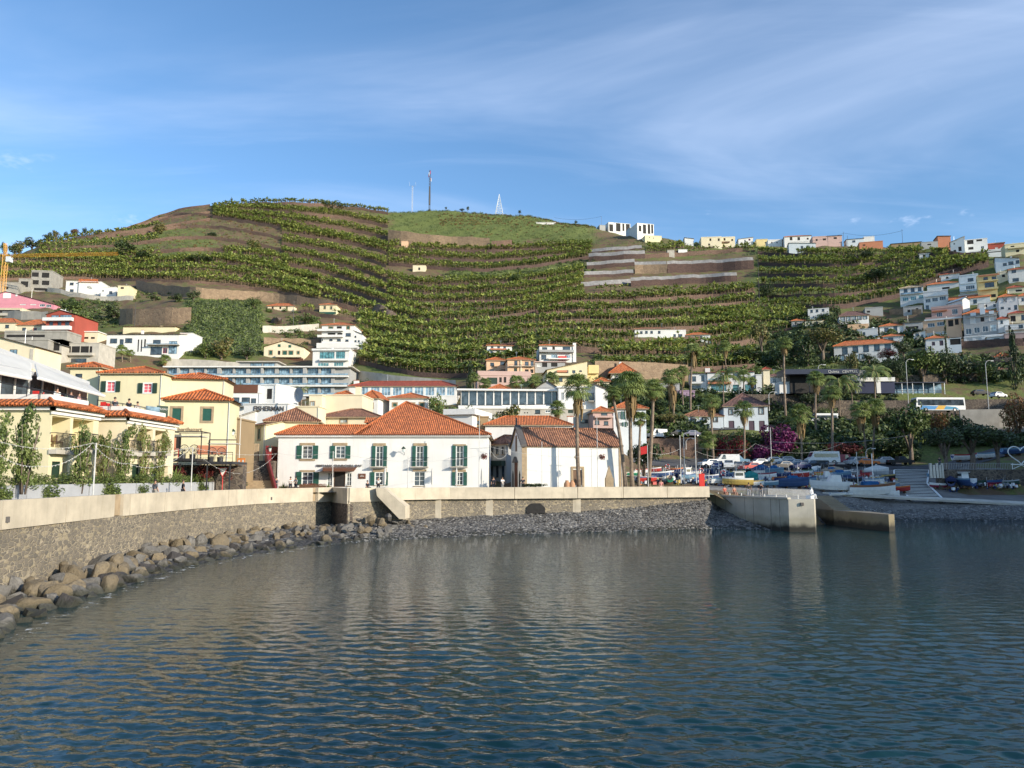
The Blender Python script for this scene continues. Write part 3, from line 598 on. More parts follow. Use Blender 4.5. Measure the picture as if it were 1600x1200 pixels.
JT=empty('low_jetty',wp(1340,96,0),label='low dark concrete jetty running out beside the pier with steps at its root',cat='jetty')
j0,j1,j2,j3=wp(1274,107,0),wp(1386,90.6,0),wp(1395,91.2,0),wp(1312,108,0)
mb=MB('quayd');zz_=1.95  # jetty concrete darkened for stains, wet and shade together
mb.add([Vector((p.x,p.y,-2))for p in(j0,j1,j2,j3)]+[Vector((p.x,p.y,zz_))for p in(j0,j1,j2,j3)],[(3,2,1,0),(4,5,6,7),(0,1,5,4),(1,2,6,5),(2,3,7,6),(3,0,4,7)]);toloc(mb.build('jetty_body'),JT)
mb=MB('quayd');s0=j0*1.0-(j1-j0).normalized()*.5;s1=j0 .lerp(j1,.27);s0 .z=s1 .z=0;d=(s1-s0)/9
for k in range(9):
 q=s0+d*k;z1=3.72-k*(1.77/9);side=Vector((2.6,.9,0))
 mb.hexa([Vector((p.x,p.y,-1.5))for p in(q,q+d,q+d+side,q+side)],[Vector((p.x,p.y,z1))for p in(q,q+d,q+d+side,q+side)])
toloc(mb.build('jetty_steps'),JT)
c=wp(1390,90.8,0)
def rock_mesh(seed,mat):
 rs=random.Random(seed);bm_=__import__('bmesh').new();bmesh=__import__('bmesh')
 bmesh.ops.create_icosphere(bm_,subdivisions=4,radius=1)
 pl=[(Vector((rs.gauss(0,1),rs.gauss(0,1),rs.gauss(0,1))).normalized(),rs.uniform(.46,.8))for _ in range(14)]
 for v in bm_.verts:
  for n_,d_ in pl:
   k=v.co.dot(n_)
   if k>d_:v.co-=n_*(k-d_)*.93
  v.co*=1+.03*math.sin(v.co.x*7+seed)*math.sin(v.co.y*6)+rs.uniform(-.012,.012)
 me=bpy.data.meshes.new('boulder');bm_.to_mesh(me);bm_.free();me.materials.append(M(mat))
 me.update();return me
RM=[rock_mesh(i*7+1,m)for i,m in enumerate(['rock1','rock1','rock2','rock2','rock3','rock3','rock1','rock2'])]
rin=[(-200,31),(-60,37),(0,40),(100,46.5),(200,55),(300,66),(400,78),(500,86),(545,83),(600,85.4),(650,87),(690,89)]
rout=[(-200,22),(-60,27),(0,29.5),(100,37),(200,45.5),(300,56),(400,65),(500,73),(545,75),(600,79.5),(650,83.5),(690,86)]
RGRP='boulders piled along the foot of the sea wall'
rl={'rock1':'tan boulder','rock2':'grey boulder','rock3':'dark wet basalt boulder'}
def rockband():
 px=-32.0;cnt=0;rs=random.Random(21)
 while px<676:
  hp=1.2*max(0,1-abs(px-590)/75)*1.0
  yi=np.interp(px,[q[0]for q in rin],[q[1]for q in rin]);yo=np.interp(px,[q[0]for q in rout],[q[1]for q in rout])
  a,b=wp(px,yi,float(np.interp(px,[-32,0,100,200,300],[-.4,-.25,.4,.7,.75]))+hp),wp(px,yo,-.25);size=np.interp(px,[-150,0,200,400,655],[1.1,1.1,1.0,.85,.75])
  wdt=(b-a).length;nrow=max(3,int(wdt/(size*1.7)))
  for r in range(nrow):
   t=(r+.45+rs.uniform(-.2,.2))/nrow
   if px>640 and t<.3:continue
   j=px+rs.uniform(-1,1)*1.0*size
   p=a.lerp(b,t);s=size*rs.uniform(.55,1.25)*(1.0 if t>.2 else .8)
   k=rs.choice([0,1,2,3,6,7,0,3]if t<.6 else[0,2,3,4,5,7,4])if rs.random()<.93 else 5
   if px>440 and t>.55 and rs.random()<.6:k=4;s*=.6
   o=bpy.data.objects.new('boulder',RM[k]);COL.objects.link(o)
   o.location=(p.x+rs.uniform(-.3,.3),p.y+rs.uniform(-.3,.3),p.z+s*.18*(1.3-t)+(.3 if rs.random()<.3 and t<.6 else 0))
   o.rotation_euler=(rs.uniform(-.4,.4),rs.uniform(-.4,.4),rs.uniform(0,6.3));o.scale=(s*rs.uniform(.62,.9),s*rs.uniform(.55,.8),s*rs.uniform(.52,.85))
   zone='at the near end of the sea wall' if px<110 else 'along the middle of the sea wall' if px<330 else 'at the far end of the sea wall' if px<500 else 'below the stair of the quay wall'
   where='touching masonry' if t<.34 else 'mid pile' if t<.67 else 'at water edge'
   zone=zone.replace('along the middle of','mid')if 0 else zone
   big='large ' if s>size*1.08 else 'small ' if s<size*.72 else 'medium '
   tag(o,'%s%s %s %s'%(big,rl[RM[k].materials[0].name and['rock1','rock1','rock2','rock2','rock3','rock3','rock1','rock2'][k]],where,zone),'boulder',RGRP);cnt+=1
  a2=wp(px+1,np.interp(px+1,[q[0]for q in rin],[q[1]for q in rin]),0);st=max(.08,(Vector((a2 .x,a2 .y,0))-Vector((a.x,a.y,0))).length)
  px+=size*1.5/st*rs.uniform(.85,1.15)
 return cnt
NR=rockband()
def foamstrip():
 V=[];rs=random.Random(4)
 fo=outer[1:]
 for i,p in enumerate(fo):
  p=Vector(p);q=Vector(fo[min(len(fo)-1,i+1)])
  for k in range(6):
   m_=p.lerp(q,k/6);w=.35+.5*rs.random()
   n=Vector((.55,-.83,0));V+=[(m_.x-n.x*.9,m_.y-n.y*.9,.10),(m_.x+n.x*w,m_.y+n.y*w,.075)]
 n=len(V)//2;Q=np.array([(2*i,2*i+1,2*i+3,2*i+2)for i in range(n-1)])
 tag(npmesh('sea_foam',np.array(V),Q,['foam']),kind='stuff')
foamstrip()
def scatter_pebbles():
 rs=np.random.RandomState(8);base=np.array([(-1,-1,0),(1,-1,0),(1,1,0),(-1,1,0),(-.55,-.6,.7),(.6,-.5,.75),(.5,.6,.68),(-.6,.5,.7)],float)
 fq=np.array([(4,5,6,7),(0,1,5,4),(1,2,6,5),(2,3,7,6),(3,0,4,7)])
 n=22000;U=rs.rand(n)*(len(inner)-1.001);U=8+(U/(len(inner)-1))*(len(inner)-9);T=rs.rand(n)**.8
 I=np.array(inner);O=np.array(outer);i0=U.astype(int);f=(U-i0)[:,None]
 a=I[i0]*(1-f)+I[np.minimum(i0+1,len(I)-1)]*f;b=O[i0]*(1-f)+O[np.minimum(i0+1,len(I)-1)]*f
 C=a*(1-T[:,None])+b*T[:,None]
 n2=9000;ax=rs.uniform(.39,.72,n2);Y2=rs.uniform(112.6,119,n2)
 C2=np.stack([ax*Y2,Y2,ztv(ax,Y2)],-1);C=np.vstack([C,C2]);n=len(C)
 s=rs.uniform(.045,.13,n)*(1+.8*(rs.rand(n)<.12));th=rs.rand(n)*6.28
 c,sn=np.cos(th),np.sin(th)
 B=np.repeat(base[None],n,0)*np.stack([s,s*rs.uniform(.6,1,n),s*.55],-1)[:,None,:]
 X=B[...,0]*c[:,None]-B[...,1]*sn[:,None];Yv=B[...,0]*sn[:,None]+B[...,1]*c[:,None]
 V=np.stack([X,Yv,B[...,2]],-1)+C[:,None,:]
 Q=(fq[None]+np.arange(n)[:,None,None]*8).reshape(-1,4)
 mi=np.repeat(rs.choice([0,0,0,1,2,2],n),5)
 o=npmesh('pebbles',V.reshape(-1,3),Q,['rock2','rock3','peb'],mi);tag(o,kind='stuff')
scatter_pebbles()
sheet('right_beach',((1280,104.5),(1720,107),(1720,119.2),(1240,118)),'pebble',.03,60,20)
PLANTS=[]
TRS=np.random.RandomState(77)
ORD=['topmost','second','third','fourth','fifth','sixth','seventh','eighth','ninth','tenth','eleventh','twelfth']
def smoothpts(pts,step=5.0):
 """pts [(px,py)] -> world polyline on the hill"""
 xs=[p[0]for p in pts];ys=[p[1]for p in pts]
 n=max(3,int((xs[-1]-xs[0])/9));out=[]
 for x in np.linspace(xs[0],xs[-1],n):
  out.append(hit(x,float(np.interp(x,xs,ys)),160))
 Y=np.array([p.y for p in out])
 if n>5:
  k=np.array([.25,.5,.25]);Y2=Y.copy()
  for _ in range(3):Y2[1:-1]=np.convolve(Y2,k,'valid')
  a=np.array([p.x/p.y for p in out]);Z=ztv(a,Y2)
  out=[Vector((a[i]*Y2[i],Y2[i],Z[i]))for i in range(n)]
 return out
def terrace(pts,hm,mat,label,group='terrace walls of the banana fields',plants=0,depth=6.0,net=0,name='terrace_wall',dens=1.0,soil='bed',world=False):
 L=pts if world else smoothpts(pts)
 mb=MB(mat);n=len(L)
 tops=[Vector((p.x,p.y,p.z+hm))for p in L]
 dmin=[]
 for p,t in zip(L,tops):
  a=p.x/p.y;ys=p.y+np.arange(.5,14,.5);zz=ztv(np.full(len(ys),a),ys);k=np.argmax(zz>=t.z)if(zz>=t.z).any()else len(ys)-1
  dmin.append(max(.5,ys[k]-p.y))
 vs=[];fs=[]
 fr=[Vector((p.x,p.y,p.z-1.5))for p in L]
 back=[Vector((t.x/t.y*(t.y+.35),t.y+.35,t.z))for t in tops]
 vs=fr+tops+back
 fs=[(i,i+1,n+i+1,n+i)for i in range(n-1)]+[(n+i,n+i+1,2*n+i+1,2*n+i)for i in range(n-1)]
 bb=[Vector((b.x,b.y,b.z-hm-1.5))for b in back]
 vs+=bb;fs+=[(2*n+i,2*n+i+1,3*n+i+1,3*n+i)for i in range(n-1)]+[(0,n,2*n,3*n),(n-1,4*n-1,3*n-1,2*n-1)]
 mb.add(vs,fs,mat)
 o=mb.build(name);c=L[n//2].copy()
 for v in o.data.vertices:v.co-=c
 o.location=c;tag(o,label,'terrace wall' if name=='terrace_wall' else 'wall',group)
 if hm>.8:
  sb=MB(soil);s_=[Vector((t.x/t.y*(t.y+.3),t.y+.3,t.z-.06))-c for t in tops];e_=[Vector((t.x/t.y*(t.y+d+.6),t.y+d+.6,t.z-.05))-c for t,d in zip(tops,dmin)]
  sb.add(s_+e_,[(i,i+1,n+i+1,n+i)for i in range(n-1)]);sb.build('soil_bed',o)
 if net:
  nb=MB('net');q=[Vector((t.x,t.y+.05,t.z))-c for t in tops];q2=[p+Vector((0,net*.45,net))for p in q];q3=[p+Vector((0,.06,0))for p in q2];q4=[p+Vector((0,.06,0))for p in q]
  nb.add(q+q2+q3+q4,[(i,i+1,n+i+1,n+i)for i in range(n-1)]+[(n+i,n+i+1,2*n+i+1,2*n+i)for i in range(n-1)]+[(2*n+i,2*n+i+1,3*n+i+1,3*n+i)for i in range(n-1)]);nb.build('netting',o)
 if plants:
  seg=[(L[i+1]-L[i]).length for i in range(n-1)];tot=sum(seg);cum=np.concatenate([[0],np.cumsum(seg)])
  nl=max(1,int(depth/2.3))if plants==1 else plants
  for r in range(nl):
   off=.8+r*2.3;m=int(tot/1.75*dens)
   for s_ in(np.arange(m)+TRS.rand(m)*.8)*(tot/max(1,m)):
    i=min(n-2,int(np.searchsorted(cum,s_)-1));i=max(0,i);f=(s_-cum[i])/max(.01,seg[i])
    p=L[i].lerp(L[i+1],min(1,f));Y=p.y+off+TRS.uniform(-.6,.6);a=p.x/p.y;z=max(zt(a*Y,Y),(p.z+hm)if off<2.6+dmin[i]and off<=dmin[i]+.8 else-1e9)
    if TRS.rand()<.06:continue
    PLANTS.append((a*Y,Y,z,TRS.uniform(.9,1.45)))
 return o
def field(nodes,top,bot,n,hm,mat,where,plants=1,dens=1.0,depth=None,skip=()):
 for r in range(n):
  if r in skip:continue
  t=r/(n-1.0)if n>1 else 0
  pts=[(x,a*(1-t)+b*t+TRS.uniform(-.8,.8))for x,a,b in zip(nodes,top,bot)]
  if depth is None:
   t2=(r-1)/(n-1.0)if n>1 else-1;xm=nodes[len(nodes)//2];k=len(nodes)//2
   dd=hit(xm,top[k]*(1-t2)+bot[k]*t2,160).y-hit(xm,pts[k][1],160).y;dd=min(14,max(2.4,dd*.92))
  else:dd=depth
  terrace(pts,hm,mat,'%s %s %s'%(ORD[r],{'terrace':'brown stone','terrdk':'dark brown stone','terrlt':'tan stone'}[mat]+' terrace wall',where),plants=plants,depth=dd,dens=dens)
field([332,400,470,540,606],[326,320,321,325,337],[342,352,366,378,392],4,2.2,'terrace','on the summit banana field left of the masts')
field([60,120,190,250],[384,374,366,356],[404,404,404,402],3,1.6,'terrace','on the grassy left shoulder of the hill',plants=1,dens=.55)
field([150,210,270,328],[353,343,331,323],[374,367,353,344],3,1.8,'terrace','below the upper left skyline',plants=0)
field([215,270,330,385,440],[355,338,338,345,356],[398,394,392,400,412],4,2.2,'terrace','on the bare brown slope at upper left',plants=0)
field([440,500,560,603],[366,374,386,398],[448,462,482,498],6,2.0,'terrace','on the upper left banana slope')
field([185,260,340,430,500],[416,414,410,428,446],[440,441,446,456,472],3,1.4,'terrace','of the banana rows above the long tan wall')
field([-30,50,120,188],[411,410,411,417],[440,437,436,440],3,1.4,'terrace','of the banana rows behind the crane')
field([350,400,450],[398,402,410],[410,416,424],2,1.2,'terrace','on the small banana patch right of the brown slope')
field([607,680,760,840,925],[391,394,396,392,388],[416,422,426,418,404],3,2.0,'terrdk','just under the tan wall below the summit')
field([606,660,720,800,860,912],[440,450,448,446,438,428],[492,506,504,498,486,470],5,1.9,'terrdk','of the hollow in the middle of the slope')
field([560,610,660,720,780,838],[504,512,522,520,514,508],[570,582,591,592,588,582],6,1.5,'terrdk','of the dense banana field above the long low white building',plants=1,dens=1.15)
field([842,900,980,1060,1120,1180],[486,476,474,470,466,461],[548,552,556,552,548,538],6,2.2,'terrace','of the slope between the net terraces and the white farmhouses')
field([1184,1250,1320,1400,1470,1545],[398,402,404,402,401,401],[484,484,482,468,440,418],6,2.0,'terrdk','of the shaded banana slope at right')
field([1010,1090,1180],[388,388,388],[396,394,393],2,1.0,'terrdk','under the cream ridge villas',dens=.7)
field([940,1010,1090,1180],[562,562,564,562],[580,580,582,576],2,1.6,'terrace','just above the block retaining wall',dens=.9)
field([1100,1150,1210,1260],[500,498,495,494],[530,528,520,510],3,1.0,'terrdk','right of the white farmhouse on the slope',dens=.9)
for(pts,hm,mat,net,label,pl)in[([(606,378),(680,387),(765,391)],8.2,'terrlt',0,'tall tan retaining wall below the grassy summit',0),([(768,392),(800,390)],6.5,'terrace',0,'short brown wall at the right end of the tan summit wall',0),([(924,396),(1003,390)],.9,'terrdk',2.2,'topmost dark wall of the net covered terraces',0),([(920,409),(1008,404)],3.0,'terrdk',2.4,'second dark wall of the net covered terraces',0),([(917,421),(992,416)],2.4,'terrdk',2.2,'third dark wall of the net covered terraces',0),([(913,434),(990,431)],1.6,'terrdk',2.2,'fourth dark wall of the net covered terraces',0),([(908,449),(986,444)],.5,'terrdk',2.6,'lowest wall of the net covered terraces',0),([(1008,404),(1090,399),(1160,394)],2.6,'terrace',0,'brown wall with concrete panel above the long netting',0),([(992,428),(1042,427)],5.2,'terrlt',2.0,'tan left end of the long netted wall',0),([(1043,427),(1110,425),(1178,421)],5.2,'terrdk',2.0,'long purple brown wall topped with netting',0),([(986,448),(1070,444),(1152,440)],3.2,'terrdk',2.0,'lower purple brown wall topped with netting',0),([(982,468),(1080,462),(1178,456)],2.4,'terrace',0,'brown wall under the bright banana row below the nets',1),([(930,458),(982,456)],1.0,'terrdk',0,'short wall with bananas under the net terraces',1),([(212,452),(262,462),(330,468),(400,470),(440,474),(520,486)],4.4,'terrlt',0,'long tan wall behind the village at left',0),([(470,490),(560,505)],1.6,'terrace',0,'brown wall beside the small yellow house',2),([(508,478),(540,484),(575,490)],2.4,'terrace',0,'brown wall above the rock outcrop',2),([(186,508),(240,508),(298,506)],6.0,'terrlt',0,'tall rough rock wall behind the long white villa',0),([(410,520),(455,520),(498,516)],2.6,'concl',0,'pale wall above the cream gabled house',0),([(412,538),(498,540)],2.4,'terrlt',0,'tan wall behind the cream gabled house',0),([(258,575),(310,578),(374,582)],3.0,'concl',0,'pale concrete wall above the left end of the modern hotel',0),([(548,594),(620,604),(712,612)],3.0,'concl',0,'pale concrete wall behind the long white building',0),([(930,592),(1000,592),(1075,596)],4.8,'terrlt',0,'block retaining wall behind the orange roofed villa',0),([(1222,602),(1290,600),(1366,598)],3.6,'conc',0,'grey streaked retaining wall above the filling station',0),([(1150,640),(1200,640),(1262,642)],3.8,'stoneold',0,'old dark stone wall beside the stairs',0),([(1366,598),(1440,600),(1540,596)],2.4,'stoneold',0,'dark rubble wall behind the bus stop',0),([(1390,492),(1440,492)],2.2,'terrlt',0,'ruined stone wall under the beige roofed house',0),([(1325,521),(1358,519)],3.2,'terrlt',0,'stone base wall below the brown roofed villa',0),([(840,498),(880,492),(958,502)],2.4,'terrace',0,'brown wall in the middle of the slope',1),([(1515,580),(1560,575),(1602,570)],2.6,'stoneold',0,'dark wall under the cream corner house at right',0),([(1495,545),(1600,541)],2.4,'terrdk',0,'dark wall below the stacked white houses at right',0),([(74,456),(150,470),(208,470)],2.0,'concl',0,'pale terrace wall under the white houses at upper left',0),([(-20,497),(30,500),(74,500)],3.2,'conc',0,'grey wall below the pink gabled house',0)]:
 terrace(pts,hm,mat,label,'individual retaining walls on the hillside',plants=pl,net=net,depth=4)
for px,py,sx,sy,sz,lb in((592,492,5.5,4,5,'dark rock outcrop breaking the terraces, left bulge'),(612,500,7,4,4.2,'dark rock outcrop breaking the terraces, right bulge'),(205,500,5,3,4,'rough rock face at the left end of the rock wall'),(430,505,5,3,2.6,'small rubble outcrop below the low cream cottage')):
 p=hit(px,py,160);o=bpy.data.objects.new('rock_outcrop',rock_mesh(int(px),'rockc'));COL.objects.link(o);o.location=p;o.scale=(sx,sy,sz);o.rotation_euler=(.2,-.2,px*.1);tag(o,lb,'rock outcrop')
L=[wp(p,y,0)for p,y in((1466,127.4),(1520,127.8),(1600,127.9),(1700,128))]
mb=MB('stoneold');ribbon(mb,L,2.0,7.5,.35,.5,'stoneold');o=mb.build('retaining_wall');tag(o,'dark rubble retaining wall behind the boats at the right edge','retaining wall')
L=[wp(p,159.6-(p-1003)*.01,0)for p in(1003,1030,1060,1092)]
mb=MB('terrace');zb=H+(745-716)/1202*159;
ribbon(mb,L,zb-2,H+(745-686)/1202*160,.2,.4,'terrace');tag(mb.build('retaining_wall'),'reddish brown retaining wall under the row of parked vans','retaining wall')
WT={'g':('wframe','glass'),'G':('metald','glass'),'b':('wframe','glassb'),'t':('wframe','glasst'),'T':('metald','glasst'),'s':('trim','green'),'S':('wframe','glass'),'d':('brownw','dark'),'D':('basalt','purpled'),'o':('white','dark'),'w':('wframe','canvas'),'l':('wframe','glassl'),'L':('trim','glassl'),'r':('wframe','pinkp'),'B':('metald','glassb'),'n':('greend','greend'),'a':('basalt','glassl'),'R':('redp','glass'),'k':('metald','dark'),'y':('brownw','brownw')}
def window(parent,xa,xb,za,zb,t,near,dep=.14):
 fm,pm=WT[t];w,h=xb-xa,zb-za;fw=min(.12,w*.12)if t not in 'sa' else .17
 if t in 'ok':fw=.02
 fr=MB(fm);y0,y1=(-.05,dep)if t in 'sSraL' else(.02,dep)
 if t in 'sSraL':X0,X1,Z0,Z1=xa-fw*.8,xb+fw*.8,za-fw*.8,zb+fw*.8
 else:X0,X1,Z0,Z1=xa,xb,za,zb
 fr.box(X0,xa+fw*.6,y0,y1,Z0,Z1);fr.box(xb-fw*.6,X1,y0,y1,Z0,Z1)
 fr.box(xa+fw*.6,xb-fw*.6,y0,y1,zb-fw*.6,Z1);fr.box(xa+fw*.6,xb-fw*.6,y0,y1,Z0,za+fw*.6)
 if t in 'gbtSlraLTBR' and w>.5:
  nm=max(1,int(round(w/1.1)))
  for i in range(1,nm+1 if nm>1 else 2):
   x=xa+w*i/(nm+1 if nm>1 else 2);fr.box(x-.035,x+.035,dep-.07,dep-.01,za+fw*.6,zb-fw*.6,fm)
  if near and t in 'gSr':
   for z in(za+h*.36,za+h*.68):fr.box(xa+fw*.6,xb-fw*.6,dep-.06,dep-.012,z-.02,z+.02,fm)
 if t in 'gGbtlwS':fr.box(xa-.06,xb+.06,-.1,-.004,za-.09,za-.004,'trim' if near else None)
 if t=='s':
  fr.box((xa+xb)/2-.02,(xa+xb)/2+.02,dep-.09,dep-.03,za,zb,'greend')
 pane=(lambda m:m.box(xa+fw*.6,xb-fw*.6,dep-.05 if t!='s' else dep-.1,dep+.02,za+fw*.6,zb-fw*.6,pm))
 nm_='door' if t in 'dDyo' and h>w*1.25 and h>1.6 else 'window'
 if not near:
  pane(fr);o=fr.build(nm_,parent)
  if t in 'Sr':pass
 else:
  o=fr.build(nm_,parent);m2=MB(pm);pane(m2);m2 .build('pane' if t not in 'ds' else 'leaf',o)
 if t in 'Sr':
  for sg in(-1,1):
   m3=MB('green' if t=='S' else 'greend');cx=(xa-.05-w*.26)if sg<0 else(xb+.05+w*.26)
   m3 .box(cx-w*.25,cx+w*.25,-.12,-.055,za-.03,zb+.03)
   if near:
    for z in(za+h*.33,za+h*.66):m3 .box(cx-w*.25,cx+w*.25,-.14,-.12,z-.03,z+.03,'greend')
   m3 .build('shutter',o)
 return o
def roofmesh(parent,kind,xa,xb,D,h,rise,mat,over,wallmat,near=False,ridge='x'):
 L,Rr,y0,y1=xa-over,xb+over,-over,D+over;th=.16;b=h-.04
 if kind=='flat':
  m=MB(wallmat);m.box(xa-.12,xb+.12,-.12,D+.12,h,h+.18)
  p=rise if rise>0 else .35
  m.box(xa,xb,0,.2,h+.18,h+p);m.box(xa,xb,D-.2,D,h+.18,h+p);m.box(xa,xa+.2,.2,D-.2,h+.18,h+p);m.box(xb-.2,xb,.2,D-.2,h+.18,h+p)
  return m.build('roof',parent)
 if kind=='slab':
  m=MB(mat);m.box(L,Rr,y0,y1,h,h+max(.2,rise));return m.build('roof',parent)
 m=MB(mat);w,d=Rr-L,y1-y0
 def cap(vs,fs):
  n=len(vs);m.add(vs,fs,mat);m.add([(v[0],v[1],v[2]-th)for v in vs],[tuple(reversed(f))for f in fs],'trim')
 if kind=='pyr':
  vs=[(L,y0,b),(Rr,y0,b),(Rr,y1,b),(L,y1,b),((L+Rr)/2,(y0+y1)/2,b+rise)];cap(vs,[(0,1,4),(1,2,4),(2,3,4),(3,0,4)]);rl=[(vs[0],vs[4]),(vs[1],vs[4])]
 elif kind=='hip':
  if w>=d:r0,r1=(L+d/2*.9,(y0+y1)/2),(Rr-d/2*.9,(y0+y1)/2)
  else:r0=r1=None
  if w<d:
   a,c=((L+Rr)/2,y0+w/2*.9),((L+Rr)/2,y1-w/2*.9)
   vs=[(L,y0,b),(Rr,y0,b),(Rr,y1,b),(L,y1,b),(a[0],a[1],b+rise),(c[0],c[1],b+rise)];fs=[(0,1,4),(1,2,5,4),(2,3,5),(3,0,4,5)]
   rl=[(vs[4],vs[5]),(vs[0],vs[4]),(vs[1],vs[4])]
  else:
   vs=[(L,y0,b),(Rr,y0,b),(Rr,y1,b),(L,y1,b),(r0[0],r0[1],b+rise),(r1[0],r1[1],b+rise)];fs=[(0,1,5,4),(1,2,5),(2,3,4,5),(3,0,4)]
   rl=[(vs[4],vs[5]),(vs[0],vs[4]),(vs[1],vs[5]),(vs[2],vs[5]),(vs[3],vs[4])]
  cap(vs,fs)
 elif kind=='gable':
  ym=(y0+y1)/2
  vs=[(L,y0,b),(Rr,y0,b),(Rr,ym,b+rise),(L,ym,b+rise),(L,y1,b),(Rr,y1,b)];cap(vs,[(0,1,2,3),(3,2,5,4)]);rl=[(vs[3],vs[2])]
 elif kind=='front':
  xm=(L+Rr)/2
  vs=[(L,y0,b),(xm,y0,b+rise),(Rr,y0,b),(L,y1,b),(xm,y1,b+rise),(Rr,y1,b)];cap(vs,[(0,1,4,3),(1,2,5,4)]);rl=[(vs[1],vs[4])]
 elif kind=='shed':
  vs=[(L,y0,b),(Rr,y0,b),(Rr,y1,b+rise),(L,y1,b+rise)];cap(vs,[(0,1,2,3)]);rl=[]
 elif kind=='shedr':
  vs=[(L,y0,b+rise),(Rr,y0,b),(Rr,y1,b),(L,y1,b+rise)];cap(vs,[(0,1,2,3)]);rl=[]
 elif kind=='shedl':
  vs=[(L,y0,b),(Rr,y0,b+rise),(Rr,y1,b+rise),(L,y1,b)];cap(vs,[(0,1,2,3)]);rl=[]
 n=MB('trim')
 if kind in('hip',):
  n.box(L,Rr,y0,y0+.05,b-th-.02,b-.03);n.box(L,L+.05,y0+.05,y1,b-th-.02,b-.03);n.box(Rr-.05,Rr,y0+.05,y1,b-th-.02,b-.03);n.build('eave_board',parent)
 for a_,c_ in rl:
  m.tube([Vector(a_)+Vector((0,0,.03)),Vector(c_)+Vector((0,0,.03))],.13 if near else .15,6,mat)
 o=m.build('roof',parent)
 if near and kind in('hip','gable','pyr'):
  e=MB(mat);k=int(w/.25)
  for i in range(k):x=L+.12+i*w/k;e.tube([(x,y0-.05,b-.01),(x,y0+.16,b+.05)],.085,6)
  e.build('eave_tiles',parent)
 return o
HOUSES=[]
def house(x0,x1,yb,ye,label,wall='white',roof=('hip','tile',1.5),yaw=0,D=8,Y=None,wins=(),ex=(),cat='house',name='house',plinth=3.0,over=.35,side=(),group=None,near=None,zb=None):
 xm=(x0+x1)/2
 C=hit(xm,yb,100)if Y is None else P(xm,yb,Y)
 if Y is None:C=P(xm,yb,C.y)
 X,Yc=C.x,C.y;th=R(yaw);c,sn=math.cos(th),math.sin(th)
 def loc(px,py):
  a,e=ray(px,py);s=(a*Yc-X)/(c-a*sn);return s,H+e*(Yc+s*sn)-C.z
 sL,sR=loc(x0,yb)[0],loc(x1,yb)[0];h=loc(xm,ye)[1]
 root=empty(name,C,th,label,cat,group)
 if near is None:near=Yc<118
 rects=[]
 for w in wins:
  t,x,y,ww,hh=w[:5];n,x2,y2=w[5:8]if len(w)>5 else(1,x,y)
  for i in range(n):
   f=i/(n-1.0)if n>1 else 0;cx,cy=x*(1-f)+x2*f,y*(1-f)+y2*f
   xa,xb=loc(cx-ww/2,cy)[0],loc(cx+ww/2,cy)[0];zb_,za=loc(cx,cy-hh/2)[1],loc(cx,cy+hh/2)[1]
   xa,xb=max(xa,sL+.08),min(xb,sR-.08);zb_=min(zb_,h-.06)
   if xb-xa<.25 or zb_-za<.25:continue
   if any(xa<r[1]+.02 and xb>r[0]-.02 and za<r[3]+.02 and zb_>r[2]-.02 for r in rects):continue
   rects.append((xa,xb,za,zb_,t))
 kind,rmat,rise=roof
 m=MB(wall);dep=.14
 lows=[zt(C.x+x*c-y*sn,Yc+x*sn+y*c)-C.z for x in(sL,sR)for y in(0,D*.5,D)]if Yc>100 else[0]
 z0=min(-.5,min(lows)-.3,-plinth if plinth<2.9 else 0)
 xs=sorted(set([sL,sR]+[r[0]for r in rects]+[r[1]for r in rects]));zs=sorted(set([z0,h]+[r[2]for r in rects]+[r[3]for r in rects]))
 for i in range(len(xs)-1):
  zz0=None
  for j in range(len(zs)-1):
   cx,cz=(xs[i]+xs[i+1])/2,(zs[j]+zs[j+1])/2
   hole=any(r[0]<cx<r[1]and r[2]<cz<r[3]for r in rects)
   if not hole and zz0 is None:zz0=zs[j]
   if hole and zz0 is not None:
    m.add([(xs[i],0,zz0),(xs[i+1],0,zz0),(xs[i+1],0,zs[j]),(xs[i],0,zs[j])],[(0,1,2,3)]);zz0=None
  if zz0 is not None:m.add([(xs[i],0,zz0),(xs[i+1],0,zz0),(xs[i+1],0,h),(xs[i],0,h)],[(0,1,2,3)])
 for xa,xb,za,zb_,t in rects:
  dp_=1.7 if t=='O' else dep
  m.add([(xa,0,za),(xb,0,za),(xb,0,zb_),(xa,0,zb_),(xa,dp_,za),(xb,dp_,za),(xb,dp_,zb_),(xa,dp_,zb_)],[(0,4,5,1),(1,5,6,2),(2,6,7,3),(3,7,4,0)]+([(4,7,6,5)]if t=='O' else[]))
 m.add([(sL,0,z0),(sR,0,z0),(sR,D,z0),(sL,D,z0),(sL,0,h),(sR,0,h),(sR,D,h),(sL,D,h)],[(1,2,6,5),(2,3,7,6),(3,0,4,7),(4,5,6,7)])
 if kind=='front':m.add([(sL,0,h-.05),(sR,0,h-.05),((sL+sR)/2,0,h+rise-.12),(sL,D,h-.05),(sR,D,h-.05),((sL+sR)/2,D,h+rise-.12)],[(0,1,2),(5,4,3)])
 if kind=='gable':
  for x,f in((sL,1),(sR,0)):m.add([(x,0,h-.05),(x,D,h-.05),(x,D/2,h+rise-.12)],[(0,1,2)if f==0 else(2,1,0)])
 if kind=='shed':m.add([(sL,0,h),(sR,0,h),(sR,D,h+rise-.1),(sL,D,h+rise-.1),(sL,D,h),(sR,D,h)],[(1,5,2),(0,3,4),(4,3,2,5)])
 if kind=='shedr':m.add([(sL,0,h),(sR,0,h),(sL,0,h+rise-.12),(sL,D,h+rise-.12),(sL,D,h)],[(0,1,2),(0,2,3,4)])
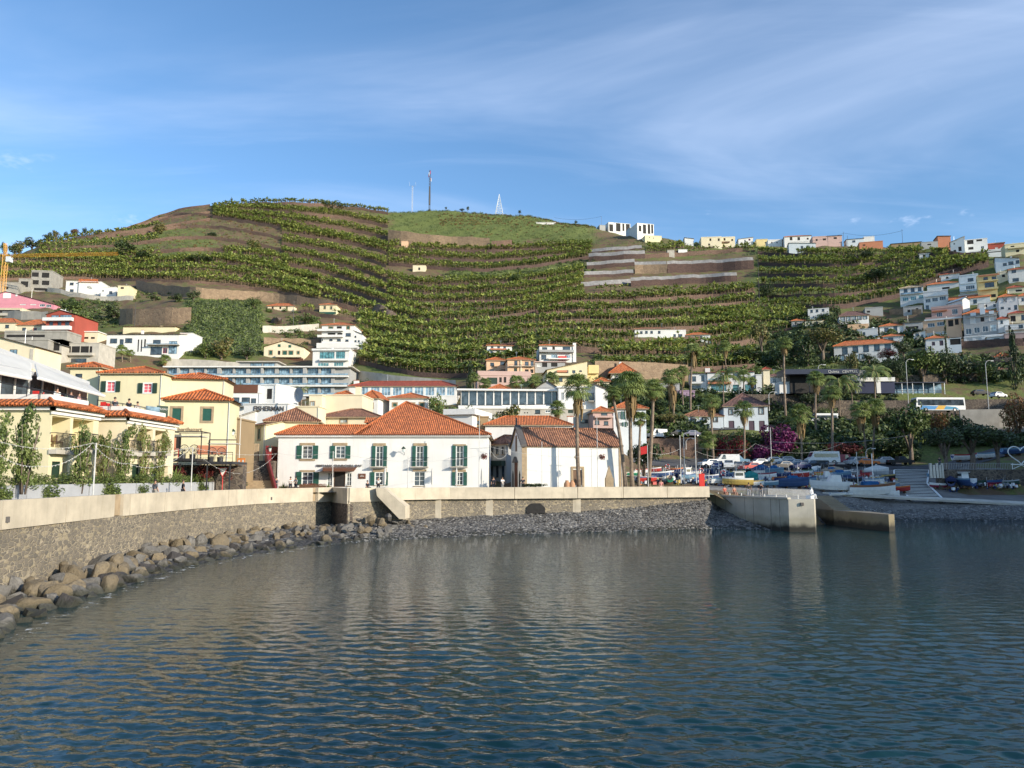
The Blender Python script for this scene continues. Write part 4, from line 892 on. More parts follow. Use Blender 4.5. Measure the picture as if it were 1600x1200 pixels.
 if kind=='shedl':m.add([(sL,0,h),(sR,0,h),(sR,0,h+rise-.12),(sR,D,h+rise-.12),(sR,D,h)],[(0,1,2),(1,4,3,2)])
 m.build('wall',root)
 if kind!='none':roofmesh(root,kind,sL,sR,D,h,rise,rmat,over,wall,near)
 for r in rects:
  if r[4]!='O':window(root,*r,near)
 for e in ex:
  k=e[0]
  if k=='B':
   _,xa,xb,yt,yb_,dp,mt=e;a,zt_=loc(xa,yt);b,_z=loc(xb,yt);zlo=loc((xa+xb)/2,yb_)[1];zt_=loc((xa+xb)/2,yt)[1]
   a,b=loc(xa,yb_)[0],loc(xb,yb_)[0]
   q=MB('concl' if mt in('rail','glass')else mt);q.box(a,b,-dp,-.005,zlo,zlo+.16)
   if mt=='rail':
    q2=MB('metald');q2 .tube([(a,-.01,zt_),(a,-dp,zt_),(b,-dp,zt_),(b,-.01,zt_)],.03,4);n=max(2,int((b-a)/.35))
    for i in range(n+1):q2 .box(a+(b-a)*i/n-.015,a+(b-a)*i/n+.015,-dp-.015,-dp+.015,zlo+.16,zt_)
    o=q.build('balcony',root);q2 .build('railing',o)
   elif mt=='glass':
    q2=MB('glassb');q2 .box(a,b,-dp,-dp+.04,zlo+.16,zt_);o=q.build('balcony',root);q2 .build('glass_panel',o)
   else:
    q.box(a,b,-dp,-dp+.14,zlo+.16,zt_);q.box(a,a+.14,-dp+.14,-.005,zlo+.16,zt_);q.box(b-.14,b,-dp+.14,-.005,zlo+.16,zt_);q.build('balcony',root)
  elif k=='K':
   _,xa,xb,yt,yb_,dp,mt=e;cy=(yt+yb_)/2;q=MB(mt);q.box(loc(xa,cy)[0],loc(xb,cy)[0],-dp,.01,loc((xa+xb)/2,yb_)[1],loc((xa+xb)/2,yt)[1]);q.build('trim_panel' if dp<.5 else 'canopy',root)
  elif k=='C':
   _,x,yt,w=e[:4];s,z1=loc(x,yt);q=MB(e[4]if len(e)>4 else 'white');q.box(s-w/2,s+w/2,D*.35,D*.35+w*.8,h*.9,z1+.3);q.box(s-w/2-.08,s+w/2+.08,D*.35-.08,D*.35+w*.8+.08,z1+.3,z1+.42,'tile');q.build('chimney',root)
  elif k=='A':
   s,z1=loc(e[1],e[2]);q=MB('metal');q.tube([(s,D*.4,h),(s,D*.4,z1)],.04,4);q.box(s-.5,s+.5,D*.4-.02,D*.4+.02,z1-.1,z1-.05);q.build('aerial',root)
  elif k=='X':
   q=MB('basalt');s0,zt_=loc(e[1]-3.4,e[2]-3);s1,zb_=loc(e[1]+3.4,e[2]+3);q.tube([(s0,-.05,zt_),(s1,-.05,zb_)],.06,4);q.tube([(s1,-.05,zt_),(s0,-.05,zb_)],.06,4);q.build('shutter_brace',root)
 if Yc>140 and kind!='none' and roof[1]!='' and(sR-sL)>5:
  rr_=rnd.random();s=sL+(sR-sL)*rnd.uniform(.2,.8)
  if rr_<.35:
   q=MB('metal');q.tube([(s,D*.5,h),(s,D*.5,h+rise+1.7)],.035,4);q.box(s-.5,s+.5,D*.5-.02,D*.5+.02,h+rise+1.5,h+rise+1.54);q.box(s-.35,s+.35,D*.5-.02,D*.5+.02,h+rise+1.25,h+rise+1.29);q.build('aerial',root)
  elif rr_<.6:
   q=MB(wall);q.box(s-.35,s+.35,D*.6,D*.6+.6,h,h+rise+.7);q.box(s-.42,s+.42,D*.6-.07,D*.6+.67,h+rise+.7,h+rise+.8,'trim');q.build('chimney',root)
  elif rr_<.8 and kind=='flat':
   q=MB('wframe');q.lathe([(.5,h+.2),(.55,h+.9),(.4,h+1.15)],8,(s,D*.5));q.build('water_tank',root)
 if Yc<130 and kind!='none' and h>3:
  q=MB('polew');q.tube([(sR-.12,-.07,h-.1),(sR-.12,-.07,0)],.05,5);q.build('drainpipe',root)
 root_d=dict(root=root,loc=loc,sL=sL,sR=sR,h=h,C=C,th=th,D=D);HOUSES.append(root_d)
 return root_d
TI,TO,TD,TR='tile','tileo','tiled','tiler'
house(47,80,456,424,'unfinished grey concrete block of open bays above the pink house','conc',('flat','conc',.5),8,11,wins=[('o',55,429,11,7),('o',71,430,12,8),('o',55,441,11,7),('o',71,442,12,7),('k',63,452,20,4)],cat='building',name='building')
house(28,47,456,436,'low grey concrete wing left of the unfinished block','conc',('flat','conc',.3),8,8,wins=[('o',38,444,12,9)],cat='building',name='building')
house(-12,27,460,441,'plain concrete yard building beside the crane mast','conc',('flat','conc',.2),8,8,wins=[('k',10,450,6,4)],cat='building',name='building')
house(102,157,460,440,'white two storey house with a little orange cap roof at upper left','white',('flat','white',.2),6,9,wins=[('G',112,443.5,6,4),('G',131,446,6,6),('G',112,454,6,4),('k',129,455,9,5)],ex=[('K',123,153,436,440,.0,'tile')])
house(123,152,446,441,'small orange cap storey on the white house at upper left','white',('hip',TI,1.4),6,6,plinth=4,Y=336)
house(157,181,464,449,'low white cube house left of the cream stepped house','white',('flat','white',.2),6,8,wins=[('G',173,457,5,4),('G',161,454,2,2)])
house(183,202,468,447,'narrow cream house with stepped side wall above the rock wall','pale',('flat','pale',.2),6,8,wins=[('d',191,450,5,3)],ex=[('K',202,212,458,468,.1,'pale')])
house(-67,84,484,475,'pink gabled house with white window frames at the left edge','pink',('front','white',5.2),0,9,wins=[('w',11,472,9,5),('w',26,472,3,3),('w',36,474,9,5),('w',52,474,9,5),('g',66,477,8,4),('g',76,478,8,4)],ex=[('K',5,17,458,466,.1,'wframe'),('K',24.5,27.5,459,463,.1,'wframe')])
house(-25,33,500,482,'brown and cream balcony house under the pink house','cream',('flat','conc',.2),0,9,wins=[('k',14,487,34,6)],ex=[('B',-10,33,490,494,1.2,'concl')])
house(-30,24,517,504,'cream cottage with orange hip roof at far left','cream',('hip',TI,2.2),0,8,wins=[('G',11,510,6,5)])
house(26,68,522,508,'yellow cottage with orange hip roof beside the red house','cream',('hip',TI,2.6),0,8,wins=[('G',37.5,515,6,6),('R',54.5,515.5,6,6)])
house(70,115,531,491,'tall red house with white balcony bands','red',('front','white',1.5),-2,13,wins=[('B',103,494.5,18,5),('G',80,505,6,7),('G',93,505,6,7),('G',105,505,7,7),('B',86,494.5,12,4),('d',99,519,8,8),('G',80,524,8,4)],ex=[('B',70,115,497,502,1.3,'white'),('B',69,112,510,516,1.3,'white')])
house(6,104,535,519,'long bare concrete terrace building below the red house','conc',('flat','conc',.5),0,8,wins=[('k',40,525,60,4)],cat='building',name='building')
house(9,73,566,532,'blank grey concrete building left of the open framed house','conc',('flat','conc',.2),0,9,cat='building',name='building',wins=[('k',42,547,2,20)])
house(-22,53,566,541,'cream house with sloping tiled roof above the white awnings','cream',('shedr',TI,2.6),0,9,wins=[('B',21,550,12,8)],ex=[('K',47,52,545,566,.1,'concl')],Y=150)
house(75,95,567,530,'pale concrete house with angular white porch frame','concl',('shedl','white',-1.6),0,9,wins=[('o',85,542,16,12),('k',84,551,9,7)])
house(96,153,569,537,'pale concrete house with brown louvred balcony','concl',('flat','conc',.3),0,9,wins=[('k',121,546,46,10),('G',123,563,24,6)],ex=[('B',96,147,552,556,1.0,'concl'),('K',96,97.5,537,569,.2,'concl'),('K',111,112,540,552,.1,'concl'),('K',125,126,540,552,.1,'concl'),('K',139,140,540,552,.1,'concl')])
house(122,152,535,519,'small cream flat roofed house right of the red house','cream',('slab','white',.3),0,8,wins=[('k',133,528,10,3),('k',145,528,6,3)])
house(192,274,519,510,'long low beige building behind the white villa','pale',('shed','brownp',.4),0,8,cat='building',name='building')
house(165,279,556,522,'long white modern villa with orange tile roofs','white',('shed',TI,1.6),0,9,wins=[('G',177.5,532.5,11,7),('G',190,535,6,10),('G',201,532,11,7),('k',216,540,2,19),('k',221,540,2,19),('k',226.5,536,2.5,12),('G',245,534.5,12,7),('G',244,548,18,12),('R',258,548,7,8),('B',270,543,13,20)],ex=[('B',232,282,538,540,1.5,'glass')],cat='villa',name='villa')
house(280,299,552,521,'plain white stair block at the right end of the white villa','white',('flat','white',.2),0,8,cat='house')
house(418,459,486,478,'low cream cottage with orange roof below the banana rows','cream',('hip',TI,1.8),-2,7,wins=[('d',426,481,3,4),('d',438,481,3,4),('d',448,481,3,4)])
house(499,525,491,476,'tiny bright yellow house with orange roof','pale',('hip',TI,1.3),-2,7,wins=[('s',507.5,480.5,3,5),('s',517.5,481,3,5)],ex=[('K',499,525,487.5,491,.1,'green')])
house(412,474,560,542,'wide cream house with low gable and green shutters','cream',('front',TI,2.2),2,10,wins=[('s',423.5,540.8,3.5,3.5),('s',423,551,5.5,7),('d',436,552,4,8),('s',445,551.5,7,7),('s',454.5,551.5,7,7),('s',466,551,4,5)],ex=[('K',434.5,438.5,538,542,.1,'green'),('K',451,455,539,543,.1,'green'),('B',432,472,555.5,559,1.4,'cream'),('K',400,474,560,563,.5,'brownp')])
house(502,553,544,508,'white three storey house with balconies and orange hip roof','white',('hip',TI,1.9),-2,11,wins=[('s',517,513,7,5),('o',530,513,8,6),('s',544,512,5,5),('o',518,523,12,6),('o',531,523,8,6),('G',544,523,8,5),('G',503,531,3,3),('G',517,531,5,3),('G',529.5,531.5,6,3.5),('G',542,532,5,3)],ex=[('B',497,537,514.5,518,1.2,'white'),('B',497,537,524,527.5,1.2,'white'),('K',495,560,536,544,.4,'white')])
house(553,566,546,522,'white stepped side wing of the three storey house','white',('shedr','white',1.5),-2,9,wins=[('G',555,526,3,3),('G',555,533,4,3),('G',560.5,533,3,3)])
house(488,545,576,546,'white modern villa with wide teal windows above the hotel','white',('flat','white',.3),-2,9,wins=[('T',511,555.5,23,11),('T',532,555,14,11),('t',505,571,17,8),('t',529,570,15,8)],ex=[('K',488,548,545,548,.6,'white'),('B',500,545,561,564,1.0,'white')],cat='villa',name='villa')
hw=[]
for r_,y in enumerate((582,597,612.5,627)):
 xa=263
 for i,w in enumerate((14,14,17,17,17,17,17,17,17,17,17,16)):
  if not(r_==3 and xa<300):hw.append(('B',xa+w/2,y-.8,w*.95,11.5))
  xa+=w+(6.4 if i%2 else 4.2)
hx=[('K',258,545,572.8+r_*15,574.8+r_*15,1.3,'whited')for r_ in range(4)]+[('B',258,545,584.5+r_*15,587.8+r_*15,1.25,'glass')for r_ in range(4)]
xa=263
for i,w in enumerate((14,14,17,17,17,17,17,17,17,17,17,16)):
 xa+=w;g_=6.4 if i%2 else 4.2
 hx.append(('K',xa+.3,xa+g_-.5,575.2,640,.5 if i%3 else 1.0,'grey'));xa+=g_
house(258,545,642,574.5,'long modern hotel with rows of blue glass balconies','grey',('slab','concl',.3),0,9,Y=213,wins=hw,ex=hx,cat='hotel',name='hotel',over=1.0,plinth=2)
house(374,432,575,566,'small penthouse on the roof of the modern hotel','grey',('slab','concl',.25),0,6,Y=217,wins=[('B',400,570.5,18,6),('B',420,570.5,18,6)],cat='penthouse',name='penthouse',over=.8,plinth=1)
house(545,713,630,603,'long white building with nine glazed bays and orange roof','white',('hip',TR,1.7),-1,9,Y=186,wins=[('b',568,611.5,14,13),('b',586,611.5,14,13),('b',603,611.5,14,13),('b',620.5,611.5,14,13),('b',637.5,611.5,14,13),('b',654.5,611.5,14,13),('b',671.5,611.5,14,13),('b',688.5,611.5,14,13),('b',704,611.5,12,13)],ex=[('C',552,594,1.2)],cat='building',name='building')
house(564,590,645,622,'small white house with orange hip roof left of the matching one','whited',('hip',TI,1.7),-8,9,Y=150,wins=[('s',579.5,634,7,8),('s',566.5,633,5,7)])
house(608,668,650,621.5,'small white house with wide orange hip roof and green shutters','white',('hip',TI,1.3),-2,8,Y=152,wins=[('s',617,632.5,7,6),('s',645,632,6,5),('s',659,633,7,8)])
house(500,565,668,618,'blank cream block with a tall chimney','cream',('flat','cream',.1),-3,8,Y=132,ex=[('C',553,604,.9,'cream')],wins=[('L',503,645,6,26),('G',514,653,8,7)],cat='building',name='building')
house(524,550,619,617,'orange hip roofed loft above the blank cream block','cream',('hip',TI,.9),-3,6,Y=140,plinth=3)
house(497,592,675,651,'cream house with low tiled roof behind the white hotel','cream',('hip',TO,1.6),-3,9,Y=122,wins=[('L',537,658,12,6),('G',505,661,3,5),('G',498,662,4,4)],over=.5)
house(757,803,625,611,'low house showing only its bright orange hip roof','cream',('hip',TI,1.9),0,9,Y=170)
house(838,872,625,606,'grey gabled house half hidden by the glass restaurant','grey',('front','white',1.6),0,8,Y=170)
house(761,800,556,540,'white dormered house with orange roof above the peach house','white',('hip',TI,.9),4,9,wins=[('G',769,543,4,4),('G',779,542.5,4,6),('G',788.5,543,4,4),('G',768,551,4,5),('d',779,551.5,4,7),('G',790,551,4,5)],ex=[('B',766,791,545,547,.9,'terra')])
house(760,792,587,563,'left half of the peach terrace house with small balconies','peach',('hip',TI,1.3),6,9,wins=[('G',769,569,6,5),('G',785.5,567.5,8,5),('G',769,580,6,5),('G',786,580.5,5,7)],ex=[('B',772,777,570,573,.7,'peach')])
house(793,835,587,562,'right half of the peach terrace house with long balconies','peach',('hip',TI,1.3),6,9,wins=[('G',806,567,5,7),('G',823,568,6,6),('G',831.5,568,5,7),('n',805.5,580,5,9),('o',823,580,6,6),('o',831,580,5,6)],ex=[('B',796,814,570,573,.9,'rail'),('B',817,835,570,573,.9,'rail'),('K',813,815,562,587,.25,'cream')])
house(746,830,603,587,'grey green lower storey below the peach house','rose',('flat','grey',1.2),6,8,wins=[('n',769,595,16,10),('d',782,593.5,4,8),('d',789,593.5,4,9),('G',800,593,6,6)],ex=[])
house(843,895,566,540,'white three storey house with wide verandas','white',('hip',TI,1.1),4,9,wins=[('G',851,545,8,5),('d',865,545,4,7),('G',885,544.5,12,5),('G',849.5,558,8,7),('b',866,557.5,10,7),('b',887,557,9,5)],ex=[('B',842,896,547.5,551,1.3,'grey'),('K',895,900,536,566,.3,'white'),('B',856,890,560,562,1.1,'white'),('K',872,885,557,563,.7,'redp')])
house(836,883,582,566,'grey basement storey of the white veranda house','grey',('slab','rose',.2),4,7,wins=[('w',842,571,6,4),('k',851,570,8,7),('k',866,570,10,6)])
house(855,918,606,578,'pale yellow house with long falling roof and red awnings','pale',('shedl',TO,2.4),4,10,wins=[('G',886,580.5,4,7),('G',896.5,579.5,5,7),('G',907,577.5,4,6),('G',876,593,6,6),('d',888,594,4,9)],ex=[('B',858,905,584,588,1.2,'pale'),('K',870,886,579,582,.6,'terra')])
house(918,935,600,575,'bright yellow side wing of the pale yellow house','yellow',('flat','yellow',.3),4,9,wins=[],ex=[('B',919,935,571,584,.8,'yellow')])
house(955,993,600,583,'white villa with tall orange hip roof before the block wall','white',('hip',TI,3.2),-4,10,wins=[('G',975,589,7,6),('w',962,589,3,5)],ex=[('K',930,1003,593,595,1.2,'concl')],over=.7,cat='villa',name='villa')
g=house(720,872,650,611,'long glass walled restaurant on the terrace above the chapel','white',('slab','white',.35),4,9,Y=158,wins=[('G',726.5,622,11,22),('G',739,622,11,22),('G',752,622,11,22),('G',765,622,11,22),('G',778,622,11,22),('G',791,621,11,22),('G',804,621,11,22),('G',817,621,11,22),('G',830,621,11,22),('G',843,620.5,11,22),('G',856,620.5,11,22),('G',867,620.5,8,22)],ex=[('K',716,873,634.5,640,.7,'white')],cat='restaurant',name='restaurant',over=.8)
house(873,930,655,606,'white right wing of the glass restaurant with balcony','white',('slab','white',.3),4,9,Y=157,wins=[('g',879,619,4,12),('g',886,619,4,12),('G',905,622,16,10),('G',921,620,14,12)],ex=[('B',918,934,623,628,1.2,'rail')],cat='restaurant wing',name='restaurant_wing')
house(931,950,665,608,'bright white sloping stair wall right of the restaurant','white',('shedr','white',1.2),8,8,Y=156,cat='house')
house(740,926,690,640,'pale lower storey building under the glass restaurant','concl',('flat','concl',.2),4,8,Y=150,wins=[('k',757,644,2,2),('k',761,644,2,2),('k',765,644,2,2),('k',820,645,2,2),('k',824,645,2,2),('G',840,643,8,6),('g',856,642,8,5),('n',891.5,641.5,8,8),('G',913,658,12,5)],cat='building',name='building')
house(927,957,675,643,'pink house with orange hip roof beside the palms','rose',('hip',TI,1.1),4,8,Y=146,wins=[('G',944,647.5,10,5),('G',933,660,7,6),('G',947,661,7,6)],ex=[('B',928,957,650,653,.9,'rose')])
house(959,1010,678,638,'white house with dark arched shutters behind the tall palms','bluew',('hip',TI,1.7),2,9,Y=150,wins=[('S',967.5,649,5,12),('S',980,649,5,12),('S',1000,649,5,11),('S',969,663,5,6),('S',982,663,5,7)],over=.5)
house(700,738,660,648,'white flat roofed pavilion right of the big orange roof','white',('slab','white',.9),-14,9,Y=122,over=.6,cat='pavilion',name='pavilion')
house(733,763,672,652,'ochre block between the big orange roof and the chapel','ochre',('flat','ochre',.2),5,8,Y=124,wins=[('G',746,660,9,5)],cat='building',name='building')
house(758,892,690,663.5,'long white building with orange roof behind the chapel','white',('hip',TI,1.6),0,7,Y=121,wins=[('b',858,668,9,2)],ex=[('C',893,652,.9)],cat='building',name='building')
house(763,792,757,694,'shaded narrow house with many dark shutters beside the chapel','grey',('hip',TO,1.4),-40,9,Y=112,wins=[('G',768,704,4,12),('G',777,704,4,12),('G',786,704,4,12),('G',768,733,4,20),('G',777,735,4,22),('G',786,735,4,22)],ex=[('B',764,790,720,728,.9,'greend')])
house(1079,1105,613,583,'left half of the shaded white hotel with orange roofs','white',('shed',TR,1.2),-10,9,wins=[('G',1084.5,592,6,8),('G',1098,591,5,9),('G',1088,606,14,7)],ex=[('B',1078,1096,597,600,1.0,'white')],cat='hotel wing',name='hotel_wing',Y=207)
house(1106,1180,614,581,'right half of the shaded white hotel behind the palms','white',('shed',TR,1.4),-10,9,wins=[('G',1150,588,9,9),('T',1123,606,24,10),('T',1150,606,10,10),('T',1171,606,14,11)],ex=[('B',1106,1138,592,595,1.0,'glass'),('K',1106,1142,597,600,.8,'terra'),('C',1107,574,1.3)],cat='hotel wing',name='hotel_wing',Y=205)
house(1182,1191,613,586,'slim white pillar block beside the concrete tower','white',('flat','white',.1),-10,4,Y=203,cat='tower',name='tower')
house(1194,1204,613,577,'slim cream tower with red cap','cream',('hip',TR,.7),-10,4,Y=206,wins=[('k',1199,575,3,4)],cat='tower',name='tower',over=.4)
house(1207,1229,612,600,'small plain white building beside the concrete tower','white',('flat','white',.2),-12,6,Y=203,wins=[('G',1214,607,2,5)],cat='building',name='building')
house(1067,1131,676,650,'low white house with dark arched shutters by the road','bluew',('hip',TO,1.6),-6,8,Y=172,wins=[('a',1072.5,657,5,6),('a',1083,657,6,6),('a',1101,656,6,8),('a',1118,655,6,8),('G',1088,671,7,4)],ex=[('A',1094,631)],over=.2)
house(1132,1201,678,634,'square white manor with brown hip roof and purple doors','bluew',('hip',TD,3.3),-9,10,Y=172,wins=[('a',1142,643.5,6,9),('a',1165,643,6,9),('a',1189.5,642,7,10),('D',1143,665,9,15),('D',1174.5,665,9,15),('D',1190.5,665,9,15)],over=.4,cat='manor house',name='manor_house')  # bluish plaster puts the cool shade tint into white walls
house(1050,1086,626,611,'lilac wall building behind the leaning palms','lilac',('flat','lilac',.2),-6,7,Y=196,wins=[('k',1060,621,2,5),('k',1070,621,2,5),('k',1078,621,2,5)],cat='building',name='building')
house(992,1048,527,514,'long white farmhouse with dark windows on the banana slope','white',('hip',TO,1.2),-4,7,wins=[('G',1002,519.5,4,4),('G',1010,519,4,4),('G',1018,519,4,4),('G',1030,519,4,4)],cat='farmhouse',name='farmhouse')
house(1048,1072,529,517,'middle white farmhouse with flat roof on the banana slope','white',('flat','white',.4),-4,7,wins=[('G',1054,524,4,4),('G',1063,524,6,4)],cat='farmhouse',name='farmhouse')
house(1072,1110,533,523,'right hand white farmhouse with bright orange roof','white',('hip',TI,1.4),-14,7,wins=[('G',1081,528,8,4),('G',1094,527.5,6,5)],cat='farmhouse',name='farmhouse')
house(1263,1296,499,483,'white house with three top windows among trees','white',('flat','white',.3),-20,7,wins=[('G',1268,486,4,5),('G',1276.5,485,4,5),('G',1286,484,4,5),('G',1272,495,4,3)])
house(1258,1287,508,500,'low beige house with thin red roof edge','cream',('shed',TR,.6),-18,7,wins=[('G',1267,505,4,3),('G',1276,504,4,3)])
house(1237,1257,509,501,'tiny grey hut with orange roof','grey',('hip',TI,1.1),-15,6,wins=[('k',1243,505,2,3)],cat='hut',name='hut')
house(1312,1358,507,493,'white villa with brown hip roof and five square windows','white',('hip',TD,2.4),-14,8,wins=[('a',1317,499,6,7,5,1351.5,495)],cat='villa',name='villa')
house(1352,1380,494,481,'grey concrete shed right of the brown roofed villa','grey',('flat','conc',.3),-18,8,wins=[('k',1357,487,5,3)],cat='shed',name='shed')
house(1375,1412,522,509,'white house with orange roof above the long white school','white',('hip',TI,1.6),-22,8,wins=[('G',1385,515,7,6),('G',1399,513.5,6,8)])
house(1304,1405,567,538,'long white school like building with orange roof and big dark windows','white',('hip',TI,2.0),-24,8,wins=[('G',1320,548,9,11),('G',1336.5,546,9,10),('G',1353,544,9,11),('G',1370,542.5,9,11),('G',1387,541,10,12),('a',1315,560,9,9),('a',1347,557,8,8)],cat='building',name='building')
house(1412,1443,520,503,'house with wide grey brown sheet roof','grey',('shed','beige',1.6),-24,8,wins=[('k',1425,512,20,4)])
house(1428,1447,535,520,'small white stepped house with blue base','white',('shedl','white',1.0),-26,6,wins=[('G',1433,523,6,4),('G',1441,525,4,4)],ex=[('K',1428,1447,531,534,.1,'#.06,.08,.25')])
house(1407,1444,476,449,'white house with beige roof and teal windows at the cluster edge','white',('hip','beige',1.6),-28,8,wins=[('G',1415,455,6,7),('G',1426,453.5,6,8),('G',1437,452,6,7),('t',1415,467.5,9,6),('t',1427,466,9,6),('t',1439,464,8,6)],ex=[('B',1407,1444,457,460,.9,'glass')])
house(1449,1500,455,443,'white house with long orange roof behind the two storey ones','white',('hip',TI,1.6),-28,8,wins=[('k',1478,450,12,3)])
house(1444,1483,484,455,'white flat roofed house with a band of grey windows','white',('flat','white',.5),-30,9,wins=[('g',1450,470,8,6),('g',1461,468,9,6),('g',1473,466,10,6),('G',1449,481,5,8)],ex=[('B',1446,1480,461,463,.6,'white')])
house(1500,1530,458,430,'pale blue grey house beside the yellow one','bluew',('flat','bluew',.4),-30,9,wins=[('G',1516.5,437,9,5),('g',1516,449,14,6)],ex=[('B',1500,1530,453,456,.7,'glass'),('K',1500,1530,441,443,.2,'bluew')])
house(1529,1560,470,430,'yellow house with open balconies at right','yellow',('flat',TI,.4),-30,9,wins=[('G',1540,435,7,4),('G',1553,434,7,4),('G',1546,445,15,8),('k',1552,462,8,5)],ex=[('B',1529,1560,450,453,1.0,'yellow'),('B',1530,1560,438,440,.8,'yellow'),('K',1529,1562,429,431,.4,'terra')])
house(1484,1548,477,466,'white house with very long orange roof in the cluster','white',('gable',TI,1.9),-30,8,wins=[('G',1523.5,471,6,6)])
house(1456,1504,499,481,'rosy brown upper house with white barred windows','rose',('flat','white',.9),-30,9,wins=[('g',1468,492,9,7),('g',1492,487,9,8)],ex=[('B',1446,1504,495,498,1.4,'rose'),('K',1456,1480,485,487,.8,'terra')])
house(1444,1504,530,500,'big peach house with arches and a garage storey','peach',('flat','peach',.3),-30,9,wins=[('g',1455,508,11,6),('g',1470,506,12,6),('k',1485.5,505,8,10),('k',1495,503,6,9),('w',1453,523,11,6),('w',1466,521,8,5),('w',1475,519.5,8,4)],ex=[('K',1444,1504,497,499.5,.3,'white')])
house(1507,1560,527,489,'grey house with orange attic roof and rows of white windows','grey',('hip',TI,2.2),-30,9,wins=[('w',1520,500.5,8,9),('w',1549,497,7,8),('d',1535,499,6,7),('g',1513.5,518,9,9),('g',1526.5,516,9,9),('g',1539.5,514,9,9),('l',1552,512,9,10)],ex=[('K',1516,1525,489,494,.6,'bluew'),('K',1531,1539,482,492,1.0,'bluew'),('K',1545,1553,486,491,.6,'bluew'),('K',1510,1558,493.5,495,.5,'grey')])
house(1507,1572,538,525,'white garage storey below the grey house','white',('flat','white',.3),-30,8,wins=[('w',1515,531,10,8),('w',1529,530,10,7)])
house(1543,1570,539,526,'low white hut with one dark window under the grey house','white',('slab','white',.2),-28,5,wins=[('G',1557.5,531,9,5)])
house(1505,1516,487,468,'narrow white gable wall catching the sun','white',('front','white',1.0),10,8)
house(1562,1592,494,463,'white house with cross braced shutters','white',('hip',TI,1.5),-28,9,wins=[('w',1570,469,7,7),('w',1583,467,7,7),('G',1566,481,5,3),('G',1577,482,4,3),('G',1587,480,5,7)],ex=[('X',1570,469)])
house(1577,1612,441,420,'white house with red roof at the right edge','white',('hip',TR,1.2),-28,9,wins=[('G',1584,423.5,7,5),('G',1587,437,10,5)])
house(1556,1594,421,405,'bluish white house with slanting top windows','bluew',('shedr','white',1.6),-30,9,wins=[('G',1570,413,6,4),('G',1579.5,411,8,5),('G',1590,409,6,5)])
house(1574,1602,458,449,'low white house with red roof below the right edge house','cream',('hip',TR,1.3),-28,8,wins=[('k',1592,454,10,3)])
house(1577,1607,505,489,'cream house with dark garage door at right edge','cream',('hip',TR,1.2),-28,8,wins=[('k',1583,498,8,9),('G',1598,496,5,8)])
house(1571,1610,522,507,'white terrace house with red chairs at right edge','white',('flat','white',.2),-28,7,wins=[('G',1595,510,7,5),('k',1577,512,3,7)],ex=[('B',1571,1610,512,516,1.0,'rail')])
house(1571,1610,540,521,'pink low house behind the dark pine tree','rose',('flat','rose',.2),-28,7,wins=[('k',1600,531,5,6)])
house(1448,1482,552,528,'white cottage with arched windows below the peach house','white',('hip',TI,1.2),-26,7,wins=[('D',1458.5,537,5,6),('D',1471,536,6,8)],cat='cottage',name='cottage')
house(1482,1503,552,529,'dark porch extension beside the arched window cottage','bluew',('flat','white',.2),-26,7,wins=[('k',1493,534,17,9)],cat='cottage',name='cottage')
house(1556,1578,575,557,'cream corner house with orange roof by the upper road','cream',('hip',TI,1.3),-30,7,wins=[('d',1564,566,6,7)],Y=222)
house(1551,1580,592,577,'white lower storey below the cream corner house','cream',('hip',TO,.8),-30,7,Y=212,wins=[('k',1558,584,4,4),('k',1570,584,7,5)])
for a_ in((1412,1442,492,479,'ruined pale stone house under the beige roofed one','grey',('flat','conc',.2),[('k',1420,486,4,4),('k',1433,484,4,5)]),(1500,1530,470,460,'white annex between the pale blue and orange roofed houses','white',('flat','white',.3),[('G',1508,465,5,4)]),(1560,1578,520,498,'white house with small dark windows right of the grey one','white',('hip',TR,1.0),[('G',1565,503,4,5),('G',1573,511,4,4)]),(1530,1562,484,473,'white side house below the yellow one','whited',('flat','white',.3),[('k',1540,478,5,4),('G',1554,477,4,4)]),(1592,1612,478,462,'white house cut by the right frame edge','white',('hip',TI,1.2),[('G',1598,468,4,5)]),(1380,1412,540,525,'low house with orange roof behind the crimson bougainvillea','white',('hip',TI,1.2),[('G',1392,532,8,9)]),(1560,1590,438,424,'cream house under the slanting window house','cream',('flat','cream',.3),[('k',1568,431,5,4),('k',1580,430,5,4)]),(1468,1500,438,428,'low red roofed house at the banana field edge','white',('hip',TR,1.0),[('k',1480,434,4,3)]),(1340,1372,528,514,'white outbuilding between the brown roofed villa and the school','white',('flat','white',.2),[('G',1350,521,4,4)]),(1200,1228,600,588,'small white house with dark roof over the stairs','white',('hip',TD,1.0),[('G',1210,594,4,5)]),(1030,1062,610,600,'grey flat roofed garage behind the leaning palms','grey',('flat','conc',.2),[('k',1045,606,10,5)]),(930,952,606,596,'low cream house with orange roof behind the tall palm','cream',('hip',TI,1.2),[('G',940,602,4,4)]),(655,690,645,634,'low white house with orange roof behind the garden','white',('hip',TI,1.2),[('G',665,639,4,5),('G',680,639,4,5)]),(448,486,652,641,'terracotta roofed low house left of the terrace block','cream',('hip',TI,1.0),[('G',470,647,4,4)]),(156,186,594,580,'low white garage behind the yellow hotel house','white',('flat','white',.2),[('k',170,587,8,7)])):
 house(a_[0],a_[1],a_[2],a_[3],a_[4],a_[5],a_[6],-26 if a_[0]>1330 else-3,8,wins=a_[7])
SK='houses along the right skyline'
house(951,985,364,349,'black and white striped apartment block, wider one on the skyline','white',('flat','white',.3),14,14,wins=[('k',955,356,6,11),('k',966,355,7,13),('k',974,355,3,12),('k',981,355,6,14)],cat='apartment block',name='apartment_block',plinth=6)
